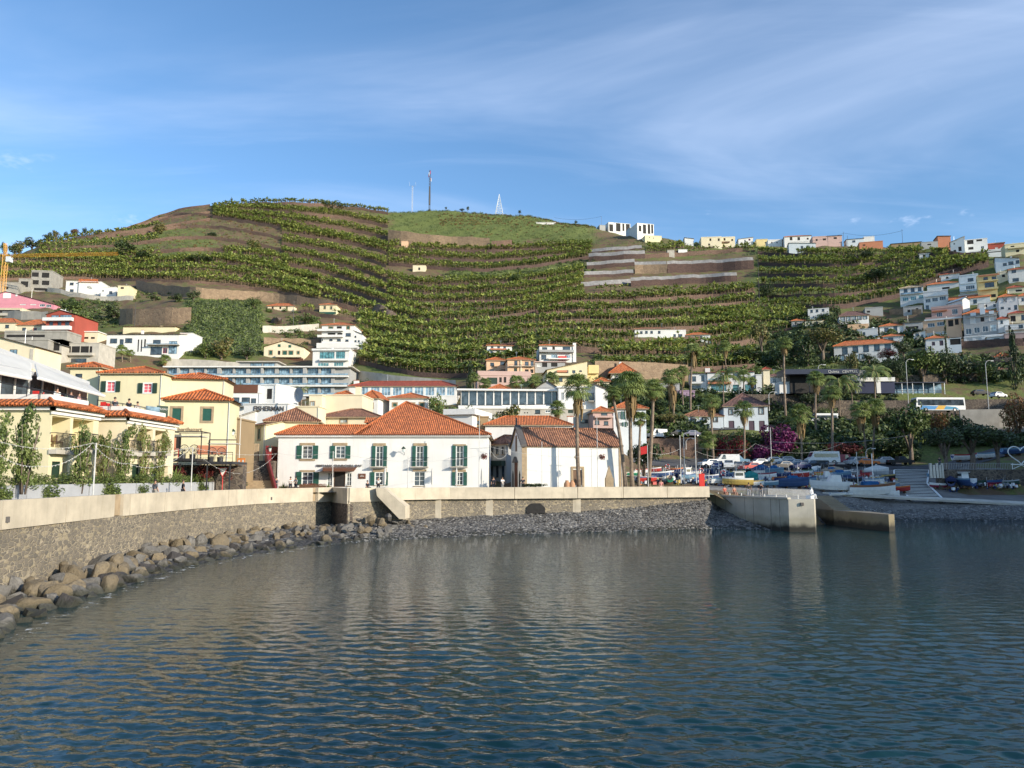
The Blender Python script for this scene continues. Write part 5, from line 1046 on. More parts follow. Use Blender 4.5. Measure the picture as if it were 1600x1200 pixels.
house(996,1022,374,350,'black and white striped apartment block, right one on the skyline','white',('flat','white',.3),14,14,wins=[('k',1000,357,4,9),('k',1007,358,5,14),('k',1014,358,4,15),('k',1019,358,3,14)],cat='apartment block',name='apartment_block',plinth=6)
house(985,997,362,356,'low link block between the striped apartment blocks','bluew',('flat','white',.2),14,8,cat='apartment block',name='apartment_block',wins=[('k',990,358,8,3)])
house(937,946,360,352,'small grey box house left of the striped blocks','grey',('flat','grey',.2),10,7)
house(998,1008,374,361,'cream turret with red pyramid cap on the ridge','pale',('hip',TR,1.6),8,5,wins=[('k',1001,364,2,4),('k',1005,364,2,4)],cat='turret',name='turret')
house(1008,1034,378,369,'low cream house right of the turret','pale',('flat','pale',.4),8,8,wins=[('k',1015,371,1,2),('k',1021,372,1,2)])
house(1070,1084,383,373,'tiny white house with a dark tree beside it on the ridge','white',('shedr','white',1.0),-6,7,group=SK)
house(1096,1128,388,371,'cream ridge villa, left two storey part','cream',('flat',TO,.5),-6,9,wins=[('d',1110,374.5,3,4),('d',1123,374.5,3,4),('d',1108,382,3,3)],group=SK)
house(1124,1149,388,371,'cream ridge villa, right part with brown balcony','cream',('flat',TO,.5),-6,9,wins=[('d',1132,374,3,4),('d',1144,375,3,3)],ex=[('B',1114,1140,378,380,.9,'brownw')],group=SK)
house(1154,1177,384,373,'white ridge house with one red shutter','white',('shedl','white',1.0),-8,8,wins=[('G',1164,377,2,4),('R',1171,374.5,3,3)],group=SK)
house(1182,1200,385,374,'pale yellow ridge house','yellow',('flat','yellow',.2),-8,8,group=SK,wins=[('k',1196,379,2,2)])
house(1200,1222,385,375,'low white ridge house right of the yellow one','white',('flat','white',.4),-8,8,group=SK,wins=[('k',1206,379,2,2),('k',1214,379,2,2)])
house(1226,1268,385,369,'white ridge house with orange hip roof','white',('hip',TI,1.7),-10,9,wins=[('d',1236,373,4,5),('d',1248,373,4,5),('d',1262,373,3,3)],group=SK)
house(1270,1294,382,370,'rose ridge house, left block','rose',('flat',TI,.4),-10,8,wins=[('k',1276,375,3,3),('k',1288,374,5,3)],group=SK)
house(1294,1316,382,368,'rose ridge house, right block with higher front','rose',('shed',TI,.7),-10,8,wins=[('k',1305,372,5,3)],group=SK)
house(1233,1275,394,381,'grey white house just under the ridge with two windows','bluew',('shedr','grey',1.2),-14,8,wins=[('G',1253,386.5,4,4),('G',1262,385.5,4,4)])
house(1323,1350,382,373,'bluish white ridge house left of the white cube','bluew',('shed',TD,.5),-14,8,wins=[('G',1334,377,5,3)],group=SK)
house(1350,1367,382,370,'white cube house on the ridge','white',('flat','white',.3),-14,8,group=SK)
house(1343,1380,388,378,'orange red house on the ridge','terra',('flat',TR,.3),-16,8,wins=[('k',1350,383,4,2)],group=SK)
house(1393,1440,388,379,'long low brown house on the ridge','ochre',('shed',TD,.4),-16,7,wins=[('k',1405,384,2,3),('k',1420,384,2,3)],group=SK)
house(1440,1466,388,378,'grey brown shed on the ridge','grey',('flat','brownw',.2),-16,7,wins=[('k',1452,382,6,2)],cat='shed',name='shed',group=SK)
house(1466,1486,384,369,'salmon house with white side on the ridge','terra',('shedr','white',.5),-16,8,group=SK)
house(1486,1508,399,377,'tall grey white house with arched windows near the right ridge','bluew',('shedl','white',2.2),-30,9,wins=[('k',1492,394,4,7),('k',1500,389,5,7),('k',1491,381,2,2)])
house(1508,1544,394,374,'white ridge house with black upper windows','white',('flat','brownw',.3),-20,9,wins=[('k',1516,378,10,7),('k',1530,375.5,9,3),('k',1517,388,8,4),('g',1535,386.5,5,4)])
house(1516,1590,402,391,'long white terrace wall below the ridge houses','white',('flat','white',.5),-22,6,wins=[('k',1560,393,60,1.5)],cat='building',name='building')
house(1544,1570,392,380,'dark red ridge house with orange roof','red',('hip',TI,1.0),-22,8,wins=[('w',1557,388,4,3),('w',1565,388,3,3)])
house(1571,1608,398,381,'yellow ridge house with balconies at the right edge','pale',('flat',TI,.4),-22,8,wins=[('k',1582,386,6,4),('k',1590,392,5,4)],ex=[('B',1574,1608,386,388,1.0,'pale')])
house(1060,1074,396,390,'small white shed among the ridge bananas','white',('flat','white',.1),0,4,cat='shed',name='shed')
house(1043,1054,402,391,'pale concrete water tank on the slope','concl',('flat','concl',.1),-4,5,cat='tank',name='water_tank')
house(645,665,424,415,'cream pump hut in the banana slope','cream',('flat','concl',.1),0,4,cat='hut',name='pump_hut',wins=[('k',655,420,3,4)])
house(627,637,386,377,'small tan hut below the summit wall','peach',('flat','concl',.1),0,3,cat='hut',name='pump_hut')
house(838,868,352,348,'white polytunnel roofs on the summit','white',('slab','white',.3),0,6,Y=540,cat='polytunnel',name='polytunnel')
house(1437,1452,404,397,'white hut in the banana slope at right','white',('slab','white',.2),-20,4,cat='hut',name='pump_hut',wins=[('k',1444,400,4,4)])
CLEAR=[]
def textobj(txt,root,loc,size,mat,name='lettering',ext=.03,rot=(math.pi/2,0,0),align='LEFT',bold=0,sx=1):
 cu=bpy.data.curves.new(name,'FONT');cu.body=txt;cu.size=size;cu.extrude=ext;cu.align_x=align;cu.offset=bold;cu.resolution_u=3
 t=bpy.data.objects.new('tmp',cu);COL.objects.link(t);dg=bpy.context.evaluated_depsgraph_get();me=bpy.data.meshes.new_from_object(t.evaluated_get(dg));bpy.data.objects.remove(t)
 me.materials.clear();me.materials.append(M(mat));o=bpy.data.objects.new(name,me);COL.objects.link(o);o.parent=root;o.location=loc;o.rotation_euler=rot;o.scale=(sx,1,1);return o
A=house(432,762,771,679,'long white seafront hotel with green shutters and steep orange roof','white',('none','',0),0,5.0,Y=98,cat='hotel',name='hotel',plinth=.6,wins=[('S',480.5,706.5,16,20),('S',532,706.5,15,19),('S',593,713,11,32),('S',656,713,11,32),('S',718.5,712.5,11,32),('S',480.5,747.5,17,20),('d',530.5,749,18,24),('g',515.5,749,7,20),('g',545.5,749,7,20),('S',592.5,748,13,20),('g',655.5,748,17,22),('S',718,748,11,20)])
r,lc,sL,sR,h=A['root'],A['loc'],A['sL'],A['sR'],A['h']
s5=lc(557,679)[0];ap=lc(634,0)[0];apx=(-.1381*107)-A['C'].x;az=H+ray(800,628)[1]*107-A['C'].z;DB=18.5;o_=.42;ny=9.2
m=MB('white');m.box(s5,sR-.005,5.0,DB,-.6,h);m.build('rear_wing',r)
m=MB('tile');y0,y1=-o_,DB+o_;z=h-.02;kk=(az-z)/(ny+o_)
vs=[(s5-.3,y0,z),(sR+o_,y0,z),(sR+o_,y1,z),(s5-.3,y1,z),(apx,ny,az)]
m.add(vs,[(0,1,4),(1,2,4),(2,3,4),(3,0,4)]);m.add([(x,y,zz_-.18)for x,y,zz_ in vs],[(3,2,1,0)],'trim')
for a_ in(0,1,2,3):m.tube([Vector(vs[a_])+Vector((0,0,.05)),Vector(vs[4])+Vector((0,0,.05))],.14,6,'tile')
wy=2.05;wz=z+kk*(wy+o_);fx=s5+.5;L0=sL-o_
vs=[(L0,y0,z),(fx,y0,z),(fx+1.2,wy,wz),(L0+2.4,wy,wz),(L0,2*wy+o_,z),(fx+1.5,2*wy+o_,z)]
m.add(vs,[(0,1,2,3),(3,2,5,4),(0,3,4)]);m.tube([Vector(vs[3])+Vector((0,0,.05)),Vector(vs[2])+Vector((-.6,0,.05))],.14,6);m.tube([Vector(vs[0])+Vector((0,0,.05)),Vector(vs[3])+Vector((0,0,.05))],.14,6)
rf=m.build('roof',r)
m=MB('tile');n=int((sR-sL+.8)/.25)
for i in range(n):
 x=sL-.36+i*.25
 m.tube([(x,y0-.06,z-.01),(x,y0+.2,z+.1)],.085,6,'tile');
m.build('eave_tiles',r)
m=MB('white');m.box(sL-.3,sR+.3,-.3,-.005,h-.34,h-.04)
for i in range(n):x=sL-.24+i*.25;m.box(x-.05,x+.05,-.37,-.3,h-.22,h-.05,'white')
m.build('cornice',r)
m=MB('basalt');d0=s5+.25;m.box(d0,d0+3.2,5.2,7.6,h-.2,h+1.9)
m.build('dormer',r);
m=MB('tile');vs=[(d0-.3,4.9,h+1.85),(d0+3.6,4.9,h+1.85),(d0+3.6,7.9,h+1.85),(d0-.3,7.9,h+1.85),(d0-.3,6.4,h+2.7),(d0+3.8,6.4,h+2.7)];m.add(vs,[(0,1,5,4),(2,3,4,5),(3,0,4)]);m.build('dormer_roof',rf)
m=MB('trim')
def lrect(x0,x1,y0_,y1_):a,zb_=lc(x0,y1_);b,za=lc(x1,y0_);return a,b,zb_,za
for x0,x1,ya,yb_ in((469,492.5,692,696),(468.5,492.5,716.6,720),(520.5,543,692,696.5),(520.5,542.5,716.5,719.5),(469,492,734.5,737.5),(583,603,692.5,697),(646,667,692.5,697),(708.5,728,694,697),(582.5,604,733,737.5),(645,666.5,733.5,736.5),(707,728,733.5,737.5)):
 a,b,z0,z1=lrect(x0,x1,ya,yb_);m.box(a,b,-.10,.0,z0,z1)
for x0,x1,ya,yb_ in((583,587,697,729),(599.5,603,697,729),(646,649.5,697,729),(663.5,667,697,729),(708.5,712,697,729),(725,728,697,729)):
 a,b,z0,z1=lrect(x0,x1,ya,yb_);m.box(a,b,-.08,.0,z0,z1)
m.build('stone_frames',r)
for xa,xb in((579,606),(642,670),(704,731)):
 a,b,z0,z1=lrect(xa,xb,715,729);q=MB('concl');q.box(a,b,-.75,-.005,z0-.12,z0);bo=q.build('balcony',r)
 q=MB('metald');q.tube([(a+.03,-.02,z1),(a+.03,-.7,z1),(b-.03,-.7,z1),(b-.03,-.02,z1)],.022,4);k=int((b-a)/.16)
 for i in range(k+1):x=a+.03+(b-a-.06)*i/k;q.box(x-.009,x+.009,-.71,-.69,z0,z1)
 q.build('railing',bo)
a,b,z0,z1=lrect(505,558,730,736.5);q=MB('brownp');q.hexa([(a+.4,-1.9,z0),(b-1.2,-1.9,z0),(b-.4,-.01,z0),(a,-.01,z0)],[(a+.4,-1.9,z0+.35),(b-.6,-1.9,z0+.35),(b,-.01,z1),(a,-.01,z1)]);q.build('entrance_canopy',r)
a,zz_=lc(494.8,729.4);b=lc(566.5,726)[0]
t=textobj('PESTANA CHURCHILL BAY',r,(a,-.12,zz_+.02),.36,'basalt',bold=.012);w_=max(v.co.x for v in t.data.vertices);t.scale.x=(b-a)/w_
a,b,z0,z1=lrect(560,571.5,740,748);q=MB('brownp');q.box(a,b,-.08,-.005,z0,z1);sb_=q.build('signboard',r)
q=MB('canvas');q.box(a+.2,b-.2,-.095,-.08,z0+.28,z0+.34);q.box(a+.3,b-.3,-.095,-.08,z0+.42,z0+.46);q.build('sign_text_lines',sb_)
q=MB('canvasg');a,z1=lc(508,731);b,z0=lc(497,738);q.hexa([(b,-1.6,z0),(a,-1.6,z0+.1),(a,-.02,z1-.1),(b,-.02,z0)],[(b,-1.6,z0+.04),(a,-1.6,z0+.2),(a,-.02,z1),(b,-.02,z0+.1)]);q.build('side_awning',r)
def wall_lamp(px,py,label,root_h,Yw,sgn=1,sc_=1.0):
 p=P(px,py,Yw);rt=empty('wall_lamp',p,0,label,'wall lamp')
 q=MB('metald');q.tube([(0,.98,-.75),(0,.6,-.2),(0,.2,.05),(0,0,0)],.025,5);q.tube([(0,.98,-.2),(0,.4,.0)],.02,5);q.build('bracket',rt)
 q=MB('greend');q.lathe([(.02,.30),(.12,.2),(.3,0.0),(.27,-.02)],8);q.build('lamp_hood',rt)
 q=MB('glassl');q.lathe([(.2,-.03),(.12,-.42),(.04,-.48)],6);q.build('lantern_glass',rt)
wall_lamp(630.5,701,'black lantern on a curved bracket on the white hotel wall',0,97.0)
for k,(px,py)in enumerate(((455,745),)):pass
Cq=house(816,973,773,697,'whitewashed chapel with stone corners and plain orange tile roof','whited',('gable','tileo',2.55),11,7.6,Y=101,cat='chapel',name='chapel',plinth=.6,over=.12,wins=[('y',902,746,14,24)])
r,lc,sL,sR,h=Cq['root'],Cq['loc'],Cq['sL'],Cq['sR'],Cq['h'];D=7.6
m=MB('trim');m.box(sL-.05,sL+.62,-.06,.0,-.3,h);m.box(sR-.45,sR+.05,-.06,.0,-.3,h);m.box(sL+.62,sR-.45,-.08,.0,-.3,.9)
a,z0=lc(893,759);b,z1=lc(912,732);m.box(a-.05,a+.22,-.1,0,.9,z1);m.box(b-.22,b+.05,-.1,0,.9,z1);m.box(a-.05,b+.05,-.1,0,z1,z1+.25);m.build('stone_trim',r)
m=MB('basalt')
for sg in(0,1):
 ya,yb_=(-.35,D/2)if sg==0 else(D+.35,D/2);za,zb_=h-.15,h+2.6
 q=[(sL-.22,ya,za),(sL+.55,ya,za),(sL+.55,yb_,zb_),(sL-.22,yb_,zb_)]
 if sg:q=q[::-1]
 m.hexa(q,[(x,y,z_+.32)for x,y,z_ in q])
m.box(sL-.05,sL+.12,D/2-.07,D/2+.07,h+2.9,h+3.9);m.box(sL-.02,sL+.09,D/2-.32,D/2+.32,h+3.4,h+3.52)
for x in(sR-.2,):m.box(x,x+.35,-.2,.3,h-.1,h+.2)
m.build('gable_coping',r)
m=MB('brownw');m.box(sL-.06,sL,D/2-.45,D/2+.45,h-.6,h+1.5);m.build('gable_window',r)
m=MB('brownp');m.box(sL-.1,sL,D/2-.85,D/2+.85,.6,4.2);m.prism([(-.9,4.2),(.9,4.2),(0,5.0)],0,.1)if 0 else None
m.add([(sL-.35,D/2-1.3,4.2),(sL-.35,D/2+1.3,4.2),(sL-.35,D/2,5.0),(sL,D/2-1.3,4.2),(sL,D/2+1.3,4.2),(sL,D/2,5.0)],[(0,2,1),(0,1,4,3),(0,3,5,2),(1,2,5,4)],'basalt')
m.build('portal_door',r)
for yy in(1.55,D-1.55):
 m=MB('dark');vs=[(sL-.05,yy-.35,.7),(sL-.05,yy+.35,.7),(sL-.05,yy+.35,2.6),(sL-.05,yy,3.1),(sL-.05,yy-.35,2.6)];m.add([(x+.04,y,z_)for x,y,z_ in vs]+vs,[(9,8,7,6,5),(0,1,6,5),(1,2,7,6),(2,3,8,7),(3,4,9,8),(4,0,5,9)]);m.build('side_arch',r)
m=MB('trim');s,z_=lc(900.5,714);m.hexa([(s,-.06,z_-.3),(s+.3,-.06,z_),(s+.3,0,z_),(s,0,z_-.3)],[(s-.3,-.06,z_),(s,-.06,z_+.3),(s,0,z_+.3),(s-.3,0,z_)]);m.build('diamond_plaque',r)
m=MB('trim');p=P(952,765,98.3);m.box(-.5,.5,-.5,.5,-.4,2.0);m.box(-.44,.44,-.44,.44,2.0,3.6,taper=.97);o=m.build('obelisk',loc=(p.x,p.y,ZG));tag(o,'brown pointed obelisk against the chapel wall','obelisk')
hf=house(348,403,700,614,'white cafe building with brown clad upper band','white',('flat','brownp',1.25),2,8,Y=126,cat='cafe building',name='cafe_building',wins=[('G',367,625,14,8),('G',384,625,13,8),('G',396,627,8,9)],ex=[('K',347,403,601,614,.15,'brownp'),('B',359,392,629,636,1.2,'glass')])
house(403,428,700,602,'tall white block with a slanted dark window by the cafe','white',('flat','white',.15),-14,7,Y=127,cat='building',name='building',wins=[('k',421,615.5,8,16)])
hs=house(378,448,710,632,'low white wall block carrying big dark capital letters','white',('flat','white',.1),-6,5,Y=119,cat='building',name='building')
a,z_=hs['loc'](396,641.2);b=hs['loc'](443.5,641)[0]
t=textobj('FISHERMAN',hs['root'],(a,-.06,z_-.05),1.02,'basalt',bold=.02,ext=.04);w_=max(v.co.x for v in t.data.vertices);t.scale.x=(b-a)/w_;t.rotation_euler=(math.pi/2,R(1),0)
house(352,396,720,657,'white gabled wall below the big lettering','white',('shedl','white',1.6),0,.8,Y=112,cat='house')
def dish(px,py,Y,r_,label):
 p=P(px,py,Y);o=empty('satellite_dish',p,0,label,'satellite dish')
 q=MB('canvasg');prof=[(r_*k/6.0,.0+.28*r_*(k/6.0)**2)for k in range(7)];n=20
 vs=[(rr*math.cos(6.283*j/n)*.95,zz_-.1*r_,rr*math.sin(6.283*j/n))for rr,zz_ in prof for j in range(n)]
 vs=[Vector((x*.8-y*.6*-1,-y*1.0+x*-.5,z))for x,y,z in vs]
 q.add(vs,[(i*n+j,i*n+(j+1)%n,(i+1)*n+(j+1)%n,(i+1)*n+j)for i in range(6)for j in range(n)]);q.build('reflector',o,smooth=True)
 q=MB('metal');q.tube([(0,.1,-r_*1.3),(0,.1,0)],.06,6);q.tube([(0,0,0),(-r_*.35,-r_*.8,0)],.03,4);q.build('mast',o)
dish(340,611,97,.95,'pale round satellite dish on the yellow house roof')
dish(465.5,617,116,1.15,'big grey satellite dish beside the roof terrace')
house(480,500,720,618,'cream stair block with a tall barred window','cream',('flat','cream',.2),-2,8,Y=130,cat='building',name='building',wins=[('L',488,640,7,26)])
house(460,496,720,636,'low cream terrace block in front of the stair block','cream',('flat','cream',.1),-2,4,Y=118,cat='building',name='building')
house(411,494,776,657.5,'yellow house with pointed old brown tile roof beside the stairs','pale',('hip','tileo',2.0),8,9,Y=103.5,wins=[('s',402,680,3,16)],plinth=.5)
hx2=house(388,411,770,664,'shaded yellow wing with a dark door above the stairs','pale',('shed','tileo',1.5),-38,6,Y=102,wins=[('y',393,686,3,24),('k',385,691,5,10),('s',405,678,4,18)],plinth=.5)
house(148,247,720,582,'yellow house with pink paned shuttered windows','pale',('hip','tilew',1.2),0,9,Y=92,wins=[('r',173.5,604,14,16),('r',231,606.5,14,15)],near=True)
house(100,148,720,573,'yellow house wing with pyramid roof behind the white awning','pale',('hip','tilew',.8),0,8,Y=93.5,wins=[('G',123,587,11,6)],near=True)
house(247,346,720,591,'plain cream side of the yellow hotel with orange roof','cream',('pyr','tilew',1.0),8,5,Y=95,near=True,ex=[('A',300,575)])
hy=house(250,354,773,624,'yellow house with big green shutters and pyramid roof','pale',('pyr','tilew',1.35),8,4.6,Y=82,wins=[('s',276,647.5,17,22),('s',323.5,648,17,22),('o',276,690,14,22)],near=True,plinth=.5,ex=[('K',252,275,684,704,.05,'terra'),('K',308,354,696,710,.05,'terra')])
a,z_=hy['loc'](278,673.2);b=hy['loc'](316.5,673)[0]
t=textobj('barthazart',hy['root'],(a,-.05,z_),.55,'trim',bold=.004);w_=max(v.co.x for v in t.data.vertices);t.scale.x=(b-a)/w_
house(354,366,773,655,'narrow side wall of the yellow house with its shade in the brown colour','ochre',('flat','brownw',.1),0,6,Y=86,near=True,plinth=.5)  # brown plaster carries the shade of the yellow house's side wall
def frustum_roof(root,sL,sR,D,h,out=.55,inset=1.1,up=.55):
 m=MB('tilew');a=[(sL-out,-out,h),(sR+out,-out,h),(sR+out,D+out,h),(sL-out,D+out,h)];b=[(sL+inset-out,inset-out,h+up),(sR-inset+out,inset-out,h+up),(sR-inset+out,D-inset+out,h+up),(sL+inset-out,D-inset+out,h+up)]
 m.add(a+b,[(0,1,5,4),(1,2,6,5),(2,3,7,6),(3,0,4,7)]);m.add([(x,y,z_-.1)for x,y,z_ in a],[(3,2,1,0)],'trim')
 for i in range(4):m.tube([Vector(a[i])+Vector((0,0,.05)),Vector(b[i])+Vector((0,0,.05))],.13,6)
 def edge(p,q):
  n=int((Vector(q)-Vector(p)).length/.34);return[Vector(p).lerp(Vector(q),(i+.5)/n)for i in range(n)]
 o=m.build('roof_skirt',root)
 m=MB('tilew')
 for(p,q,dx,dy)in((a[0],a[1],0,1),(a[3],a[0],1,0)):
  for c in edge(p,q):m.tube([c+Vector((-dx*.05,-dy*.05,0)),c+Vector((dx*.25,dy*.25,.13))],.11,6)
 m.build('eave_tiles',root)
 m=MB('white');m.box(sL-.3,sR+.3,-.3,-.005,h-.34,h-.11);m.box(sL-.3,sL-.005,-.3,D,h-.34,h-.11);m.box(sL-.12,sR+.12,-.12,-.005,h-.62,h-.42);m.build('cornice',root)
 i2=inset-out+.05
 m=MB('white');z1=h+up+.35;m.box(sL+i2,sR-i2,i2,i2+.2,h+up-.3,z1);m.box(sL+i2,sL+i2+.2,i2+.2,D-i2,h+up-.3,z1);m.box(sR-i2-.2,sR-i2,i2+.2,D-i2,h+up-.3,z1);m.box(sL+i2+.2,sR-i2-.2,i2+.2,D-i2,h+.1,h+.2,'terra');m.build('roof_terrace_parapet',root)
B1=house(72,147,772,638,'yellow seafront hotel block with loggias and tiled eaves','pale',('none','',0),90,13,Y=58.8,cat='hotel block',name='hotel_block',plinth=.6,wins=[('O',92,675,34,48),('O',129,679,32,47),('n',87,734,13,26),('O',101,734,8,26),('n',125,736,8,24),('O',139,737,10,22)])
frustum_roof(B1['root'],B1['sL'],B1['sR'],13,B1['h'])
B2=house(193,268,770,655,'cream seafront hotel block with three loggias','cream',('none','',0),90,12,Y=68.6,cat='hotel block',name='hotel_block',plinth=.6,wins=[('O',204,683,19,32),('O',229,686,19,32),('O',251,689,18,32),('n',211,738,10,26),('O',226,738,14,26),('n',245,739,8,24),('O',258,739,8,22)])
frustum_roof(B2['root'],B2['sL'],B2['sR'],12,B2['h'])
def loggia_kit(Bk,xs,yt,yb_,lab):
 r,lc,h=Bk['root'],Bk['loc'],Bk['h']
 for(xa,xb)in xs:
  a,z0=lc(xa,yb_);b,z1=lc(xb,yt);q=MB('concl');q.box(a+.05,b-.05,-.55,-.005,z0-.32,z0);bo=q.build('balcony',r)
  q=MB('metald');q.tube([(a+.1,-.02,z1),(a+.1,-.5,z1),(b-.1,-.5,z1),(b-.1,-.02,z1)],.025,4);k=max(4,int((b-a)/.13))
  for i in range(k+1):x=a+.1+(b-a-.2)*i/k;q.box(x-.009,x+.009,-.51,-.49,z0,z1)
  q.build('railing',bo)
loggia_kit(B1,[(75,109),(113,145)],679,702,1);loggia_kit(B2,[(194,214),(220,239),(242,260)],690,706,1)
m=MB('metald');y=2.5
q=MB('concl');q.box(B1['sL']-1.1,B1['sL']-.005,3.6,9.5,2.95,3.2);bo=q.build('balcony',B1['root']);q=MB('metald');x=B1['sL']-1.05
for i in range(36):yy=3.65+i*.165;q.box(x-.01,x+.01,yy-.01,yy+.01,3.2,4.25)
q.box(x-.02,x+.02,3.62,9.48,4.22,4.27);q.build('railing',bo)
def loungechair(kind,p,rz,label,group,col):
 o=empty(kind,p,rz,label,'chair',group);q=MB(col);q.box(-.24,.24,-.24,.24,.40,.46);q.build('seat',o);q=MB(col);q.box(-.24,.24,.2,.25,.46,.95);q.build('backrest',o)
 for x,y in((-.21,-.21),(.21,-.21),(.21,.21),(-.21,.21)):q=MB(col);q.box(x-.02,x+.02,y-.02,y+.02,0,.40);q.build('leg',o)
 return o
for k,(px,Yc)in enumerate(((82,57.3),(90,58.2),(119,60.0),(137,61.6))):
 z_=B1['C'].z+B1['loc'](92,699)[1];X=B1['C'].x-.7
 loungechair('balcony_chair',(X,Yc,z_+.02),1.5+.4*k,'dark wooden chair on the yellow hotel loggia, number order from the corner: '.split(',')[0]+[', nearest the corner pillar',', beside the table',', behind the bamboo',', at the far end'][k],'chairs on the hotel loggias','brownw')
zf=B1['C'].z+B1['h']+.2
rt=empty('roof_restaurant',(-38.6,56,zf),0,'glass fronted roof restaurant behind the white awnings','restaurant')
q=MB('canvasg');q.box(-8,0,-9,13.5,2.75,3.1);q.box(-8,0,10.4,13.5,0,2.75);q.build('roof',rt)
q=MB('glass');q.box(-.12,-.04,-9,10.4,0,2.75);q.box(-7.9,-.2,-9.0,-8.9,0,2.75);q.build('glass_wall',rt)
for k in range(12):q=MB('wframe');y=-9+k*1.75;q.box(-.06,.06,y,y+.12,0,2.75);q.build('mullion',rt)
def awning(name,a,b,c,d,label):
 q=MB('canvas');cc=a.copy();vs=[v-cc for v in(a,b,d,c)];q.hexa([v-Vector((0,0,.07))for v in vs],vs)
 o=q.build('canvas',None);rt=empty(name,cc,0,label,'awning');o.parent=rt
 q=MB('wframe');e=(b-a);q.tube([Vector((0,0,-.12)),e+Vector((0,0,-.12))],.13,6);q.build('front_rail',rt)
 q=MB('wframe');q.tube([Vector((0,0,-.1)),vs[3]+Vector((0,0,-.1))],.06,5);q.tube([e+Vector((0,0,-.1)),vs[2]+Vector((0,0,-.1))],.06,5);q.build('folding_arm',rt)
a1,b1=P(-40,573,53.5),P(48,590,59.5);awning('awning',a1,b1,P(-60,532,58),P(48,566,63.5),'nearest white retractable awning over the roof restaurant')
awning('awning',P(60,588.5,59.8),P(163,617,69),P(55,568,63.5),P(140,601,74),'far white retractable awning reaching past the roof restaurant')
q=MB('canvas');pts=[P(-30,545,60),P(140,606,76),P(140,601,77),P(-30,538,61)];c0=pts[0].copy();q.hexa([p-c0-Vector((0,0,.1))for p in pts],[p-c0+Vector((0,0,.3))for p in pts]);o=q.build('awning_cassette',loc=c0);tag(o,'long white boxed awning cassette above the roof restaurant','awning box')
def railing(pts,label,hgt=1.0,name='terrace_railing',mat='metald'):
 c0=pts[0].copy();q=MB(mat);q.tube([p-c0+Vector((0,0,hgt))for p in pts],.03,4)
 for p,n_ in zip(pts[:-1],pts[1:]):
  L=(n_-p).length;k=max(1,int(L/1.5))
  for i in range(k+1):x=p.lerp(n_,i/k)-c0;q.box(x.x-.02,x.x+.02,x.y-.02,x.y+.02,x.z,x.z+hgt)
  for zz_ in(.35,.68):q.tube([p-c0+Vector((0,0,zz_)),n_-c0+Vector((0,0,zz_))],.012,4)
 o=q.build(name,loc=c0);tag(o,label,'railing');return o
railing([Vector((-34.7,50,zf+.35)),Vector((-34.7,62.5,zf+.35))],'thin dark railing in front of the roof restaurant chairs',.65)
zf2=B2['C'].z+B2['h']+.2
railing([Vector((-34.2,63.2,zf2+.3)),Vector((-33.5,68,zf2+.3)),Vector((-33.3,73.5,zf2+.2))],'thin dark railing along the second roof terrace',.75)
for k,(Yc,c)in enumerate(((57.6,'redp'),(60.0,'redp'),(61.2,'redp'),(61.9,'redp'),(59.1,'redp'),(62.4,'#.02,.42,.34,.5'))):
 loungechair('terrace_chair',(-36.0-.3*(k%2),Yc,zf+.15),.6*k,['red plastic chair nearest the left edge of the roof terrace','red chair left of the gap on the roof terrace','red chair beside the dark dressed diner','red chair nearest the turquoise one','red chair in the second row of the roof terrace','turquoise chair at the end of the roof restaurant'][k],'chairs on the roof terrace',c)
for k,Yc in enumerate((65.2,66.6,67.6)):
 loungechair('terrace_chair',(-34.9,Yc,zf2+.15),1.3*k,['red chair on the second roof terrace, left one','red chair on the second roof terrace, middle one','red chair on the second roof terrace beside the seated guest in black'][k],'chairs on the second roof terrace','redp')
for k,(Yc,zz_,X)in enumerate(((58.8,zf,-35.8),(60.7,zf,-35.7),(66,zf2,-34.3))):
 rt=empty('cafe_table',(X,Yc,zz_+.15),0,['small cafe table between the red chairs, left one','small cafe table between the red chairs, right one','red clothed cafe table on the second roof terrace'][k],'table');q=MB('redp' if k==2 else 'brownw');q.lathe([(.42,.70),(.42,.74)],14);q.build('table_top',rt);q=MB('metald');q.lathe([(.22,0),(.03,.05),(.03,.7)],8);q.build('table_leg',rt)
rt=empty('green_sign',(-33.0,72.4,zf2+.35),R(55),'green rectangular sign with white writing at the terrace end','sign');q=MB('greend');q.box(-.55,.55,-.03,.03,0,1.05);q.build('sign_board',rt);textobj('MUSAU',rt,(-.42,-.045,.66),.27,'canvas','sign_writing',.01)
q=MB('glassb');q.box(-.9,.9,-.02,.02,0,.9);o=q.build('glass_screen',loc=(-33.2,70.9,zf2+.3),rz=R(75));tag(o,'pale glass wind screen beside the green sign','glass screen')
PLN=[(-250,36),(-100,40.5),(0,46.5),(40,50),(120,56.5),(190,62),(222,65),(262,69.5),(300,74.5),(350,82)]
def plp(px,z):Y=float(np.interp(px,[q[0]for q in PLN],[q[1]for q in PLN]));a=ray(px,757)[0];return Vector((a*Y,Y,z))
ed=[-250,-120,-10,43,140,213,264,332,352]
rt=empty('planter_wall',plp(43,ZG),0,'long pale grey planter wall of smooth panels along the promenade','planter wall')
for a_,b_ in zip(ed[:-1],ed[1:]):
 q=MB('canvasg');p0,p1=plp(a_+.8,ZG),plp(b_-.8,ZG);d=(p1-p0).normalized();n=Vector((-d.y,d.x,0));c=rt.location
 q.hexa([v-c for v in(p0,p1,p1+n*.25,p0+n*.25)],[v-c+Vector((0,0,1.62))for v in(p0,p1,p1+n*.25,p0+n*.25)]);q.build('panel',rt)
q=MB('soil');c=rt.location
